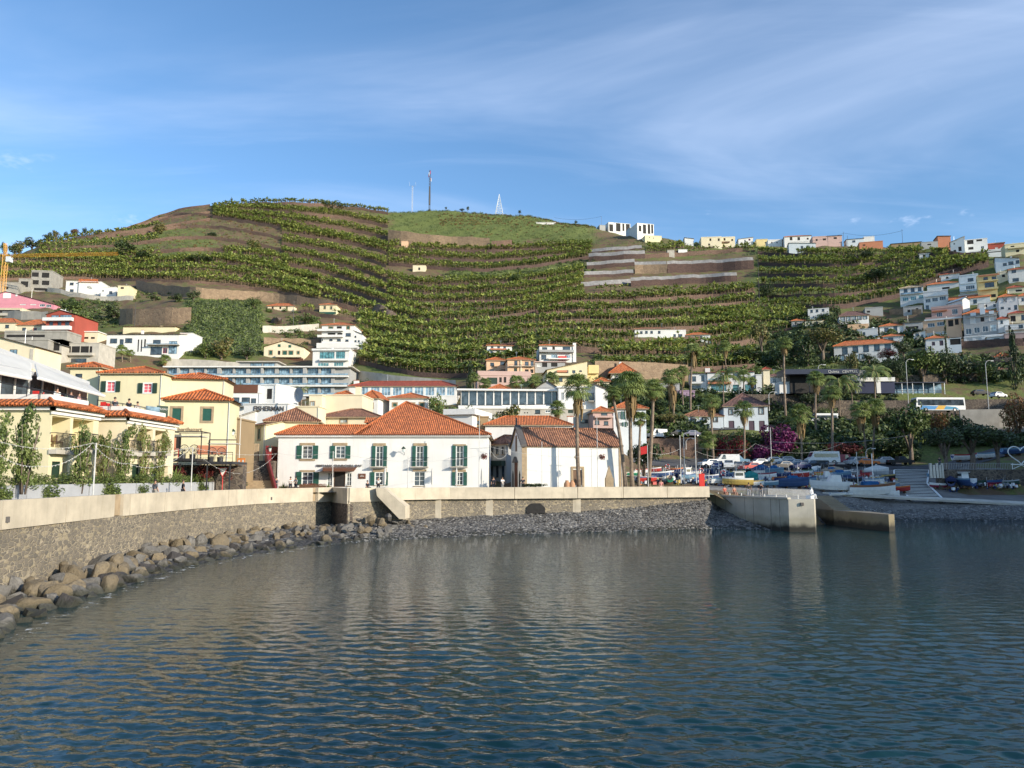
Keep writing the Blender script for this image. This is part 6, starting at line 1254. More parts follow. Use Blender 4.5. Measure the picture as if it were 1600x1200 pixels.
for a_,b_ in zip(PLN[:-1],PLN[1:]):
 p0,p1=plp(a_[0],ZG+1.4),plp(b_[0],ZG+1.4);d=(p1-p0).normalized();n=Vector((-d.y,d.x,0));q.add([v-c for v in(p0+n*.25,p1+n*.25,p1+n*2.2,p0+n*2.2)],[(0,1,2,3)])
q.build('soil_bed',rt)
dk=P(312,717,78);rt=empty('deck_terrace',(dk.x,dk.y,ZG),R(4),'raised dark deck terrace with pergola frame below the yellow house','deck');zd=dk.z-ZG
q=MB('metald');q.box(-3.9,.4,-2.2,3.0,zd-.25,zd);q.box(.4,3.9,-2.2,3.0,zd-.55,zd-.3);q.build('deck_floor',rt)
q=MB('stoneold');q.box(-3.9,3.9,1.6,3.0,0,zd-.6);q.build('rear_wall',rt)
for x in(-3.6,-1.2,1.4,3.6):q=MB('metald');q.box(x-.06,x+.06,-2.0,-1.88,0,zd-.5);q.build('deck_post',rt)
q=MB('metald')
for x in(-2.4,.6):
 for y in(-1.6,1.0):q.box(x-.04,x+.04,y-.04,y+.04,zd,zd+2.7)
q.box(-2.44,.64,-1.64,-1.56,zd+2.62,zd+2.7);q.box(-2.44,.64,.96,1.04,zd+2.62,zd+2.7);q.box(-2.44,-2.36,-1.56,.96,zd+2.62,zd+2.7);q.box(.56,.64,-1.56,.96,zd+2.62,zd+2.7);q.box(1.0,3.7,-.5,-.42,zd+1.85,zd+1.95);q.box(.95,1.05,-.5,-.42,zd-.3,zd+1.85);q.build('pergola_frame',rt)
q=MB('canvas');q.box(.8,3.7,-.4,1.2,zd+1.5,zd+1.56);q.box(-2.3,.5,-1.5,.9,zd+2.2,zd+2.26);q.build('shade_cloth',rt)
railing([Vector((dk.x-3.9,dk.y-2.4,dk.z)),Vector((dk.x-1.2,dk.y-2.3,dk.z))],'red brown railing at the left end of the deck',.9,mat='redp')
railing([Vector((dk.x+.6,dk.y-2.1,dk.z-.3)),Vector((dk.x+4.0,dk.y-1.9,dk.z-.3))],'dark railing along the right half of the deck',.9)
for k,(dx,dz,dy)in enumerate(((-1.35,0,0),(-.45,0,.2),(1.7,-.3,-.6),(2.6,-.3,-.5))):
 o=empty('peacock_chair',(dk.x+dx,dk.y+dy-.9,dk.z+dz),0,['round backed dark chair on the deck, first from the left','round backed dark chair on the deck, second from the left','round backed dark chair on the lower deck, left one','round backed dark chair on the lower deck, right one'][k],'chair','round backed chairs on the deck')
 q=MB('metald');q.lathe([(.28,0),(.3,.42),(.34,.45)],12);q.build('seat',o)
 q=MB('metald');n=16
 for j in range(n):a=math.pi*2*j/n;b=math.pi*2*(j+1)/n;q.tube([(.45*math.cos(a),.3,.95+.45*math.sin(a)),(.45*math.cos(b),.3,.95+.45*math.sin(b))],.03,4);q.tube([(0,.3,.8),(.45*math.cos(a),.3,.95+.45*math.sin(a))],.014,4)
 q.build('backrest',o)
st0,st1=P(402,771,88.5),P(398,720,97);st0 .z=ZG
rt=empty('public_stairs',st0,0,'wide grey stone stairs climbing between yellow and white houses','stairs');q=MB('stoneold');n=17;d=(st1-st0);
for i in range(n):
 a=d*(i/n);b=d*((i+1)/n);w0=2.0-.75*i/n;q.hexa([(a.x-w0,a.y,-.3),(a.x+w0,a.y,-.3),(b.x+w0,b.y+.02,-.3),(b.x-w0,b.y+.02,-.3)],[(a.x-w0,a.y,b.z),(a.x+w0,a.y,b.z),(b.x+w0,b.y+.02,b.z),(b.x-w0,b.y+.02,b.z)],'stoneold' if i>6 else 'trim')
q.box(d.x-2.0,d.x+2.4,d.y,d.y+9,-.3,d.z);q.build('steps',rt)
q=MB('terra')
a,b=Vector((2.05,-.2,0)),Vector((d.x+1.3,d.y,d.z));q.hexa([(a.x,a.y,-.3),(a.x+.22,a.y,-.3),(b.x+.22,b.y,-.3),(b.x,b.y,-.3)],[(a.x,a.y,1.0),(a.x+.22,a.y,1.0),(b.x+.22,b.y,b.z+1.3),(b.x,b.y,b.z+1.3)],'#.22,.03,.03,.6');q.box(d.x+1.3,d.x+1.55,d.y,d.y+5,-.3,d.z+1.9,'#.22,.03,.03,.6');q.build('stair_parapet',rt)
q=MB('conc');a,b=Vector((-2.25,-.2,0)),Vector((d.x-1.45,d.y,d.z));q.hexa([(a.x-.1,a.y,-.3),(a.x+.15,a.y,-.3),(b.x+.15,b.y,-.3),(b.x-.1,b.y,-.3)],[(a.x-.1,a.y,.7),(a.x+.15,a.y,.7),(b.x+.15,b.y,b.z+.6),(b.x-.1,b.y,b.z+.6)]);q.build('side_wall',rt)
p=P(385,735,99);q=MB('ochre');q.box(-2.2,1.4,0,.4,0,P(385,693,99).z-ZG,'trim');o=q.build('yard_wall',loc=(p.x,p.y,ZG));tag(o,'tan yard wall with a notice at the top of the stairs','wall')
fs=P(1290,607,187);rt=empty('filling_station',(fs.x,fs.y,fs.z-1.0),R(-3),'low dark filling station with long flat canopy and white lettering','filling station')
q=MB('#.025,.03,.055,.4');q.box(-10.5,7.6,-1.5,4,4.4,5.6);q.build('canopy',rt);q=MB('dark');q.box(-8,6,1.5,5,0,4.4);q.build('shop_front',rt)
q=MB('white');q.box(-10.5,-6.2,2.0,6,0,3.0);q.box(8,17.5,1.8,5,2.9,3.9);q.box(7.8,17.5,2.2,5,0,2.9,'#.015,.02,.06,.4');q.box(13,14,1.9,2.2,0,2.9);q.build('side_building',rt)
for x in(-4,1,6):q=MB('metald');q.box(x-.12,x+.12,-.6,-.36,0,4.4);q.build('pillar',rt)
textobj('Quinta',rt,(.2,-1.56,4.65),.95,'canvas','lettering');textobj('CENTRAL',rt,(3.6,-1.56,4.6),.9,'canvas','lettering',sx=.95)
bs=P(1437,613,193);rt=empty('bus_station',(bs.x,bs.y,bs.z-.6),R(-3),'row of glass bus shelters with flat dark roof on the hill road','bus shelter')
q=MB('#.03,.035,.06,.4');q.box(-10,6,-1,2.2,2.9,3.1);q.build('roof',rt);q=MB('glassb');q.box(-9.8,6,1.2,1.3,.5,2.9);q.build('glass_screens',rt)
for k in range(7):q=MB('wframe');x=-9.8+k*2.6;q.box(x-.07,x+.07,-.8,-.66,0,2.9);q.build('post',rt)
q=MB('metald');q.box(-11,8,-1.5,-1.42,.9,1.0);q.box(-11,8,-1.5,-1.42,.45,.5);q.build('handrail',rt)
L=[Vector((P(px,py,Yv).x,Yv,0))for px,py,Yv in((1255,640,186),(1320,640,186),(1400,640,186),(1500,640,184),(1640,640,182))]
mb=MB('concl');ribbon(mb,L,14,H+(745-626)/1202*186,.2,.3,'stoneold');tag(mb.build('road_retaining_wall'),'long dark retaining wall carrying the hill road','retaining wall')
L=[Vector((P(px,py,Yv).x,Yv,0))for px,py,Yv in((1500,650,168),(1560,650,166.5),(1600,650,166),(1660,650,165))]
mb=MB('conc');ribbon(mb,L,12,H+(745-640)/1202*167,.2,.3,'conc');tag(mb.build('ramp_wall'),'plain grey concrete ramp wall right of the coach','retaining wall')
def frond_mesh(kind,seed):
 """crown of fan palm ('fan'), feather palm ('feather') or hanging dead skirt ('skirt'); unit: crown radius 1"""
 rs=random.Random(seed);V=[];Q=[];mi=[]
 def quad(a,b,c,d,m):k=len(V);V.extend([a,b,c,d]);Q.append((k,k+1,k+2,k+3));mi.append(m)
 if kind=='fan':
  for i in range(64):
   az=rs.uniform(0,6.283);el=rs.uniform(-.75,1.35);L=rs.uniform(.35,.6);d=Vector((math.cos(az)*math.cos(el),math.sin(az)*math.cos(el),math.sin(el)))
   c=d*L;sd_=d.orthogonal().normalized();sd_=Vector((-math.sin(az),math.cos(az),0));up=sd_.cross(d)
   quad(Vector((0,0,0))-sd_*.012,Vector((0,0,0))+sd_*.012,c+sd_*.012,c-sd_*.012,0)
   nb=12;m=0 if rs.random()<.75 else 1
   for k in range(nb):
    a=(k-(nb-1)/2)/(nb-1)*2.7;dr=(d*math.cos(a)+sd_*math.sin(a)+up*rs.uniform(-.1,.1)).normalized();b1=c+dr*rs.uniform(.22,.34);tip=b1+(dr*.8+Vector((0,0,-.9))).normalized()*rs.uniform(.18,.32);w=dr.cross(up).normalized()*.026
    quad(c,c+w*.6,b1+w,b1-w,m);quad(b1-w,b1+w,tip+w*.3,tip-w*.3,m)
 elif kind=='skirt':
  for i in range(70):
   az=rs.uniform(0,6.283);z0=rs.uniform(-.55,-.02);r0=.06;r1=rs.uniform(.2,.42)*(1+.3*z0);z1=z0-rs.uniform(.3,.6)
   a=Vector((math.cos(az)*r0,math.sin(az)*r0,z0));b=Vector((math.cos(az)*r1,math.sin(az)*r1,(z0+z1)/2+.08));c=Vector((math.cos(az)*r1*.8,math.sin(az)*r1*.8,z1));sd_=Vector((-math.sin(az),math.cos(az),0))*rs.uniform(.03,.075)
   quad(a-sd_*.3,a+sd_*.3,b+sd_,b-sd_,0);quad(b-sd_,b+sd_,c+sd_*.5,c-sd_*.5,0)
 else:
  for i in range(20):
   az=6.283*i/20*1.6+rs.uniform(-.2,.2);el=rs.uniform(.2,1.3);p=Vector((0,0,0));pts=[p]
   for s_ in range(6):p=p+Vector((math.cos(az)*math.cos(el),math.sin(az)*math.cos(el),math.sin(el)))*.2;el-=rs.uniform(.22,.42);pts.append(p)
   sd_=Vector((-math.sin(az),math.cos(az),0))
   for s_ in range(6):
    a,b=pts[s_],pts[s_+1]
    for f in(0,.33,.66):
     q=a.lerp(b,f);q2=a.lerp(b,f+.2);
     for sg in(-1,1):
      tip=q+sd_*sg*.22*(1-.55*abs(s_-2.5)/3)+Vector((0,0,-.13))+(b-a)*.5;quad(q,q2,tip+(b-a)*.12,tip,0)
    quad(a-sd_*.012,a+sd_*.012,b+sd_*.01,b-sd_*.01,1)
 me=npmesh('tmp',np.array([tuple(v)for v in V]),np.array(Q),{'fan':['palmg','leafl'],'skirt':['palmd'],'feather':['palmg','palmd']}[kind],np.array(mi));d_=me.data;bpy.data.objects.remove(me);return d_
FAN=[frond_mesh('fan',k)for k in range(3)];SKT=[frond_mesh('skirt',k+9)for k in range(2)];FEA=[frond_mesh('feather',k+20)for k in range(2)]
PC=[0]
def link(name,me,parent,loc=(0,0,0),sc=1,rz=0):
 o=bpy.data.objects.new(name,me);COL.objects.link(o);o.parent=parent;o.location=loc;o.scale=sc if hasattr(sc,'__len__')else(sc,sc,sc);o.rotation_euler=(0,0,rz);return o
def palm(xb,yb,xt,yt,wpx,label,Y=None,kind='fan',skirt=.8,group='tall palms of the harbour front',tr=None):
 base=P(xb,yb,Y)if Y else hit(xb,yb,100)
 Y=base.y
 if Y>100:base.z=min(base.z,zt(base.x,base.y)+.1)
 top=P(xt,yt,Y);rad=wpx/2/F*Y*1.2
 rt=empty('palm_tree',base,0,label,'palm tree',group);v=top-base;L=v.length;PC[0]+=1
 bend=Vector((rnd.uniform(-.02,.02)*L,0,0));r0=tr or max(.16,min(.26,L*.018));pts=[Vector((0,0,-.4))]+[v*(k/8)+bend*math.sin(math.pi*k/8)for k in range(1,9)]
 q=MB('palmt');q.tube(pts,[r0*1.5]+[r0*(1.15-.35*k/8)for k in range(1,9)],8);q.build('trunk',rt,smooth=True)
 link('crown',(FAN if kind=='fan' else FEA)[PC[0]%(3 if kind=='fan' else 2)],rt,v,rad,rnd.uniform(0,6))
 if skirt and kind=='fan':link('dead_fronds',SKT[PC[0]%2],rt,v,(rad,rad,rad*skirt*1.35),rnd.uniform(0,6))
 CLEAR.append((base.x,base.y,2))
palm(905,765,903,606,46,'tall fan palm in front of the chapel side door',98.5,skirt=1.3)
palm(978,765,957,615,28,'leaning slim palm at the right end of the chapel',101,skirt=.3)
palm(988,765,985,602,52,'biggest fan palm, right of the chapel, with a broad crown',103,skirt=1.4)
palm(998,765,1001,655,26,'shorter palm just right of the biggest one',103,skirt=.5)
palm(1013,765,1021,609,36,'slim tan trunked palm behind the red flag pole',105,skirt=.6)
palm(1052,655,1050,590,34,'dark crowned palm with a long dead skirt above the terrace garden',168,skirt=1.8)
palm(1079,655,1083,548,26,'very tall palm left of the shaded white hotel',180,skirt=1.4)
palm(1069,650,1066,580,20,'shadowed palm behind the very tall one',184,skirt=1.6)
palm(1116,738,1111,628,30,'palm with golden dead fronds above the parked vans',150,skirt=1.1)
palm(1106,730,1105,688,30,'short full palm at the end of the brown retaining wall',147,skirt=.6)
palm(1162,733,1162,640,31,'palm in front of the manor house',151,skirt=1.0)
palm(1131,626,1131,590,46,'feather palm before the shaded hotel terrace',182,kind='feather')
palm(1162,620,1162,588,22,'small dark palm by the hotel right windows',196,skirt=.5)
palm(1175,618,1175,596,16,'small dry palm beside the white pillar block',197,skirt=.9)
palm(1229,668,1225,537,26,'lone very tall palm rising over the stairs',176,skirt=.9)
palm(1135,580,1133,541,20,'palm among the bananas above the hotel',None,skirt=1.2)
palm(1275,676,1275,592,28,'palm above the white minibus',166,skirt=1.1)
palm(1300,735,1299,614,30,'tall palm over the parked black cars',149,skirt=1.0)
palm(1253,738,1250,647,35,'palm with a heavy golden skirt right of the bougainvillea',148,skirt=1.3)
palm(1354,712,1344,640,32,'leaning palm with a thick dead skirt',158,skirt=1.3)
palm(1362,712,1367,637,34,'palm beside the leaning one',159,skirt=1.1)
palm(1366,626,1366,582,42,'bright feather palm in front of the filling station end',184,kind='feather')
palm(1311,626,1311,598,46,'wide feather palm under the filling station lettering',182,kind='feather')
palm(1330,626,1330,606,26,'small yellowish feather palm right of the wide one',181,kind='feather')
palm(871,668,871,638,26,'stubby fan palm in front of the glass restaurant',140,skirt=.9)
palm(757,615,757,600,22,'small palm left under the peach house',176,skirt=.4,group='small garden palms')
palm(807,612,807,597,26,'small palm right under the peach house',176,skirt=.4,group='small garden palms')
palm(834,612,834,598,24,'small palm beside the gabled grey house',176,skirt=.4,group='small garden palms')
palm(862,610,862,592,24,'small palm in front of the pale yellow house',178,skirt=.4,group='small garden palms')
palm(741,608,741,590,20,'small palm beside the dark conifer',184,skirt=.4,group='small garden palms')
palm(168,566,167,551,18,'left dry palm in the villa garden',None,skirt=.9,group='small garden palms')
palm(191,566,190,547,18,'second palm in the villa garden',None,skirt=.4,group='small garden palms')
palm(204,566,203,552,14,'third palm in the villa garden',None,skirt=.5,group='small garden palms')
palm(258,575,258,562,18,'palm by the villa corner above the hotel',None,skirt=.7,group='small garden palms')
palm(472,635,472,609,20,'palm on the hotel forecourt behind the roof terrace',150,kind='feather',group='small garden palms')
palm(1393,530,1393,519,14,'little palm before the long school like building',None,skirt=.4,group='small garden palms')
palm(1515,575,1515,562,26,'feather palm below the peach house garden',None,kind='feather',group='small garden palms')
palm(757,590,757,578,12,'thin palm left of the peach house',None,skirt=.4,group='small garden palms')
def crown_mesh(kind,seed,mats,n=1500,leaf=.075):
 rs=random.Random(seed);V=[];Q=[];mi=[]
 cl=[]
 if kind=='cone':
  for i in range(34):z=rs.uniform(-.9,.95);r_=(1-(z+.9)/1.95)*.62;a=rs.uniform(0,6.28);cl.append((Vector((r_*math.cos(a)*rs.uniform(.3,1),r_*math.sin(a)*rs.uniform(.3,1),z)),.2+.12*(1-z)))
 elif kind=='flat':
  for i in range(22):a=rs.uniform(0,6.28);r_=rs.uniform(.1,.85)**.7;cl.append((Vector((r_*math.cos(a),r_*math.sin(a),rs.uniform(-.35,.35)*(1.1-r_))),rs.uniform(.2,.36)))
 elif kind=='column':
  for i in range(20):cl.append((Vector((rs.uniform(-.25,.25),rs.uniform(-.25,.25),rs.uniform(-.9,.9))),rs.uniform(.22,.34)))
 elif kind=='bamboo':
  for i in range(26):a=rs.uniform(0,6.28);z=rs.uniform(-.95,.85);r_=rs.uniform(.1,.78)*(.75+.25*z);cl.append((Vector((r_*math.cos(a),r_*math.sin(a),z)),rs.uniform(.14,.32)))
 else:
  for i in range(17):d=Vector((rs.gauss(0,1),rs.gauss(0,1),rs.gauss(0,.8))).normalized();cl.append((d*rs.uniform(.25,.72),rs.uniform(.25,.42)))
 for i in range(n):
  c,r_=rs.choice(cl);d=Vector((rs.gauss(0,1),rs.gauss(0,1),rs.gauss(0,1))).normalized();k=rs.uniform(.6,1.05)**.6;p=c+d*r_*k
  nr=(d*.8+Vector((rs.gauss(0,.6),rs.gauss(0,.6),rs.gauss(.25,.6)))).normalized();u=nr.orthogonal().normalized();v=nr.cross(u);a=rs.uniform(0,6.28);u,v=u*math.cos(a)+v*math.sin(a),v*math.cos(a)-u*math.sin(a);L=leaf*rs.uniform(.6,1.35);q=len(V)
  V+=[p-u*L,p-v*L*.55,p+u*L,p+v*L*.55];Q.append((q,q+1,q+2,q+3));mi.append(0 if rs.random()<.7 else 1)
 me=npmesh('tmp',np.array([tuple(v)for v in V]),np.array(Q),mats,np.array(mi));d_=me.data;bpy.data.objects.remove(me);return d_
CM={}
def crown(kind,mats,n=1500,leaf=.075):
 key=(kind,mats);CM.setdefault(key,[])
 if len(CM[key])<2:CM[key].append(crown_mesh(kind,len(CM)*7+len(CM[key]),list(mats),n,leaf));return CM[key][-1]
 return rnd.choice(CM[key])
SPC={'green':('leafg','leafl'),'dark':('leafd','leafg'),'olive':('leafo','leafg'),'yellow':('leafy','leafg'),'light':('leafl','leafg'),'russet':('leafb','leafy'),'purple':('bougp','bougp'),'crimson':('bougr','leafg'),'red':('leafr','leafr'),'bam':('leafl','leafy')}
def tree(xm,yb,yt,wpx,sp,label,kind='round',Y=None,cat='tree',name=None,group=None,trunk=.3,n=1500,leaf=.075,stems=1):
 base=P(xm,yb,Y)if Y else hit(xm,yb,100)
 if Y and Y>104:base.z=min(base.z,zt(base.x,base.y)+.2)if abs(base.z-zt(base.x,base.y))<6 else base.z
 Y=base.y;h=P(xm,yt,Y).z-base.z;rad=wpx/2/F*Y;nm=name or('shrub' if cat in('shrub','bush')else 'tree')
 rt=empty(nm,base,0,label,cat,group);ch=h*(1-trunk);cz=h-ch/2
 if trunk>.02:
  q=MB('bark');r0=max(.06,rad*.09)
  if stems==1:
   q.tube([(0,0,-.4),(rad*.04,0,h*trunk*.6),(0,0,cz)],[r0*1.3,r0,r0*.5],7)
   for k in range(4):a=k*1.6+rnd.random();q.tube([(0,0,h*trunk*.8),(math.cos(a)*rad*.4,math.sin(a)*rad*.3,cz),(math.cos(a)*rad*.6,math.sin(a)*rad*.5,cz+ch*.2)],[r0*.6,r0*.35,r0*.12],5)
  else:
   for k in range(stems):a=k*2.4;q.tube([(math.cos(a)*rad*.1,math.sin(a)*rad*.1,-.3),(math.cos(a)*rad*.3,math.sin(a)*rad*.3,h*.4),(math.cos(a)*rad*.55,math.sin(a)*rad*.5,h*.8)],[r0*.45,r0*.35,r0*.15],5)
  q.build('trunk',rt,smooth=True)
 link('crown' if cat=='tree' else 'foliage',crown(kind,SPC[sp],n,leaf),rt,(0,0,cz),(rad*1.12,rad*1.12,ch/2*1.12),rnd.uniform(0,6))
 return rt
for i,(xm,yb,yt,w,Yc,lb)in enumerate(((36,765,640,66,48.5,'tall feathery green tree before the nearest yellow wall'),(126,765,664,44,57,'feathery tree at the corner of the yellow loggia block'),(162,765,668,34,60.5,'feathery tree between the two hotel blocks'),(190,765,668,40,63,'dense feathery tree covering the cream block corner'),(224,765,672,36,66.5,'feathery tree in front of the middle loggia'),(248,765,680,34,69,'feathery pale green tree at the end of the cream block'),(-12,765,650,60,46,'feathery tree at the left frame edge'))):
 tree(xm,yb,yt,w,'bam' if i in(2,4,5)else 'light',lb,'bamboo',Yc,trunk=.12,n=2600,leaf=.055,stems=5,group='feathery trees along the hotel planter')
for i,(xa,xb,drop)in enumerate(((-30,30,0),(30,90,0),(90,150,0),(150,210,0),(210,262,0),(262,300,0),(300,334,0))):
 p0,p1=plp(xa,ZG+1.55),plp(xb,ZG+1.55);rt=empty('hedge',p0 .lerp(p1,.5),math.atan2(p1 .y-p0 .y,p1 .x-p0 .x),['clipped low hedge on the planter at the left edge','low hedge on the planter under the nearest tree','low hedge on the planter before the yellow block','low hedge on the planter before the gap between blocks','low hedge on the planter before the cream block','low hedge on the planter left of the lamp pole','low hedge at the right end of the planter'][i],'hedge','hedge pieces on the planter wall')
 L=(p1-p0).length;link('foliage',crown('flat',SPC['green'],1500,.05),rt,(0,.5,.3),(L/2*1.15,.9,1.15))
for i,(px,w,hh,lb)in enumerate(((3,2.0,1.5,'bush spilling over the planter at the left edge'),(70,3.4,1.8,'big bush spilling over the planter panel'),(168,3.0,1.9,'round bush hanging down the planter'),(222,2.0,1.2,'small bush hanging over the planter'),(313,2.4,1.1,'bush spilling over near the planter end'),(349,1.8,1.7,'bush at the very end of the planter'))):
 p=plp(px,ZG+1.15);rt=empty('shrub',p,0,lb,'bush','bushes hanging over the planter');link('foliage',crown('round',SPC['green'],1300,.07),rt,(0,-.1,-.05),(w/2*1.25,.8,hh/2*1.15))
for i,(xm,yb,yt,w,Yc,lb)in enumerate(((275,757,722,28,76,'dark red leaved shrub left of the lamp pole'),(317,757,722,36,77.5,'wide dark red leaved shrub under the deck'),(357,757,728,24,80,'dark red leaved shrub behind the road signs'))):
 tree(xm,yb,yt,w,'red',lb,'round',Yc,'shrub',trunk=.05,n=1000,group='dark red shrubs under the deck')
tree(365,766,746,36,'olive','low dry bush at the foot of the road signs','flat',82,'shrub',trunk=0)
def spiky(px,py,Y,r_,label,mat='leafl'):
 rt=empty('agave',P(px,py,Y),0,label,'plant');q=MB(mat);rs=random.Random(int(px))
 for i in range(26):
  a=rs.uniform(0,6.28);el=rs.uniform(.3,1.4);d=Vector((math.cos(a)*math.cos(el),math.sin(a)*math.cos(el),math.sin(el)));s_=Vector((-math.sin(a),math.cos(a),0))*.05*r_;t=d*r_*rs.uniform(.7,1.1);q.add([-s_,s_,t*.6+s_,t,t*.6-s_],[(0,1,2,3,4)])
 q.build('leaves',rt)
spiky(273,752,74,1.5,'spiky yellow green plant on the planter under the red shrubs');spiky(512,766,94.5,.9,'spiky potted plant left of the hotel entrance','leafg');spiky(443,766,94.5,1.1,'round green potted plant by the stairs','leafg')
tree(836,764,752,36,'dark','clipped dark bush at the foot of the chapel wall','flat',98.5,'bush',trunk=0)
for i,(a_)in enumerate(((1216,730,652,84,'purple','huge purple bougainvillea above the parked cars',160),(1190,730,690,44,'purple','purple bougainvillea hanging left of the huge one',158),(1236,716,672,40,'purple','purple bougainvillea right of the huge one',162),(1146,728,676,52,'crimson','crimson bougainvillea beside the car park',158),(1125,722,670,30,'dark','dark green tree left of the crimson bougainvillea',160),(1160,706,664,30,'green','green tree growing before the manor house doors',163),(1132,722,700,34,'crimson','low crimson bougainvillea by the vans',156))):
 tree(*a_[:4],a_[4],a_[5],'round',a_[6],trunk=.03,n=2600,leaf=.05,group='bougainvilleas and trees on the car park bank')
for a_ in((1262,716,690,54,'dark','dark shrub mass under the bus road, left',157),(1308,716,682,60,'red','dark reddish creeper mass under the bus road',158),(1340,716,690,40,'dark','dark shrub mass left of the leaning palms',158),(1395,716,676,60,'dark','dark shrub mass right of the palms',160)):
 tree(*a_[:4],a_[4],a_[5],'flat',a_[6],'bush',trunk=.0,n=1900,leaf=.05,group='dark shrub masses on the bank')
T_=[(1423,715,622,70,'green','big round green tree before the blue and yellow coach','round',154,.22),(1478,735,655,62,'olive','left olive tree with twisted trunks at the boatyard wall','flat',136,.38),(1520,735,650,86,'olive','wide olive tree with many trunks at the boatyard wall','flat',137,.36),(1560,735,662,56,'olive','right olive tree beside the heart frame','flat',138,.42),(1592,700,612,48,'russet','russet orange tree at the right edge','round',160,.15),(1470,690,640,34,'russet','brownish tree below the coach','round',163,.2),(1502,680,645,40,'dark','dark tree under the coach rear','round',163,.2),(1285,566,505,64,'yellow','broad yellowish tree beside the long school like building','flat',None,.3),(1262,572,528,40,'dark','dark conifer left of the yellowish tree','cone',None,.1),(1240,566,532,36,'dark','dark tree behind the lone tall palm','round',None,.1),(1220,575,545,40,'dark','dark bush below the cypress','round',None,.05),(1170,570,543,56,'dark','large dark tree above the hotel','round',None,.1),(1190,560,500,34,'yellow','yellowish bare tree on the slope','round',None,.3),(1330,566,543,26,'yellow','yellowish tree in front of the school like building windows','round',214,.2),(1358,566,552,22,'olive','grey green tree in front of the school like building','round',214,.2),(1388,562,545,36,'crimson','dark crimson bougainvillea right of the school like building','round',214,.05),(1412,566,528,34,'olive','pale trunked tree below the white cottage','round',212,.3),(1440,570,540,56,'green','bushy tree under the arched window cottage','round',212,.15),(1475,575,545,46,'dark','dark tree under the porch cottage','round',212,.15),(1505,580,548,44,'olive','olive green tree above the bus station','round',212,.15),(1400,580,552,40,'dark','dark bush right of the crimson bougainvillea','round',210,.1),(1370,590,565,40,'green','bush above the bus station wall','round',208,.1),(1535,580,555,40,'green','bush left of the cream corner house','round',210,.1),(1586,590,520,26,'dark','tall dark pine before the pink low house','cone',205,.1),(1480,560,507,8,'dark','slim dark cypress beside the peach house','column',222,.02),(1370,450,415,40,'dark','large dark tree in the shaded banana slope','flat',None,.2),(1345,412,388,46,'dark','dark tree below the orange red ridge house','flat',None,.1),(1200,470,440,30,'dark','dark shrubby tree at the edge of the banana slope','round',None,.1),(735,612,568,20,'dark','tall dark conifer at the end of the long white building','cone',188,.05),(700,648,622,40,'light','lush garden shrub beside the white pavilion','round',140,.1),(722,660,630,44,'green','rounded garden tree right of the big orange roof','round',138,.15),(793,668,626,52,'yellow','broad greyish yellow tree before the glass restaurant','round',136,.25),(683,640,615,34,'light','cactus garden greenery behind the big roof','round',150,.1),(818,672,648,34,'olive','low olive bush right of the greyish tree','flat',136,.0),(375,637,606,9,'dark','small dark cypress in front of the modern hotel','column',160,.02),(1005,695,672,50,'dark','umbrella shaped dark tree beside the chapel roof','flat',118,.1),(1045,690,640,44,'yellow','bare yellow green spreading tree with thin trunk','flat',166,.55),(1025,650,620,34,'dark','dark garden tree left of the lilac wall','round',172,.2),(1100,660,632,40,'green','green garden tree under the hotel terrace','round',180,.2),(1136,662,628,40,'dark','dark tree behind the manor roof','round',184,.2),(1060,668,640,34,'green','green tree above the low white house','round',176,.2),(1270,640,608,44,'olive','grey green tree at the stairs top','flat',182,.3),(1240,680,640,40,'green','green tree beside the manor side wall','round',172,.1),(1290,660,632,30,'green','roadside shrub left of the tall palm','round',178,.1),(1340,664,650,20,'green','clipped green bush right of the white minibus','round',172,.0),(1380,655,628,50,'dark','dark tree mass behind the bright feather palm','flat',180,.05),(1405,660,640,40,'dark','dark hedge behind the green tree','flat',176,.0),(302,470,452,24,'olive','round olive bush on top of the green slope','round',None,.1),(396,484,462,24,'green','round dark bush at the corner of the green slope','round',None,.1),(276,472,458,26,'olive','low bush left of the green slope','round',None,.1),(143,460,446,18,'dark','dark bush in front of the white upper house','round',None,.1),(240,470,458,20,'olive','bush beside the teal fence','round',None,.1),(110,500,462,40,'green','bushy tree right of the pink house','round',None,.1),(125,515,478,36,'light','light green tree above the villa','round',None,.1),(100,520,490,30,'green','bush above the red house','round',None,.1),(178,500,472,34,'olive','bush at the edge of the rock wall','round',None,.1),(345,562,522,44,'yellow','dry brownish bush low on the green slope','round',None,.05),(320,560,530,30,'light','bush left of the dry one','round',None,.05),(385,562,536,34,'olive','grey green bush at the slope foot','round',None,.05),(480,508,490,34,'green','green bush below the tiny yellow house','round',None,.1),(560,600,588,26,'olive','clipped bush at the left end of the long building','flat',206,.0),(578,602,590,16,'green','bush beside the clipped one','round',206,.0),(808,445,425,24,'green','bright bush in the middle hollow','round',None,.05),(520,330,314,46,'green','bushy tree on the summit edge','flat',None,.1),(196,402,374,34,'dark','dark tree on the upper left slope','round',None,.1),(225,410,392,34,'dark','dark bush on the upper left slope','round',None,.1),(310,412,398,40,'dark','dark thicket on the bare slope','flat',None,.05),(250,366,348,26,'yellow','dry cane clump on the brown terrace','round',None,.02),(395,395,370,30,'yellow','dry yellow bush on the brown slope','round',None,.02),(330,372,360,22,'olive','bush on the brown terrace','round',None,.02)]
for xm,yb,yt,w,sp,lb,kd,Yc,tr in T_:tree(xm,yb,yt,w,sp,lb,kd,Yc,trunk=tr,cat='tree' if tr>.08 else 'bush',n=1900 if w>40 else 900,leaf=.06 if w>40 else .09)
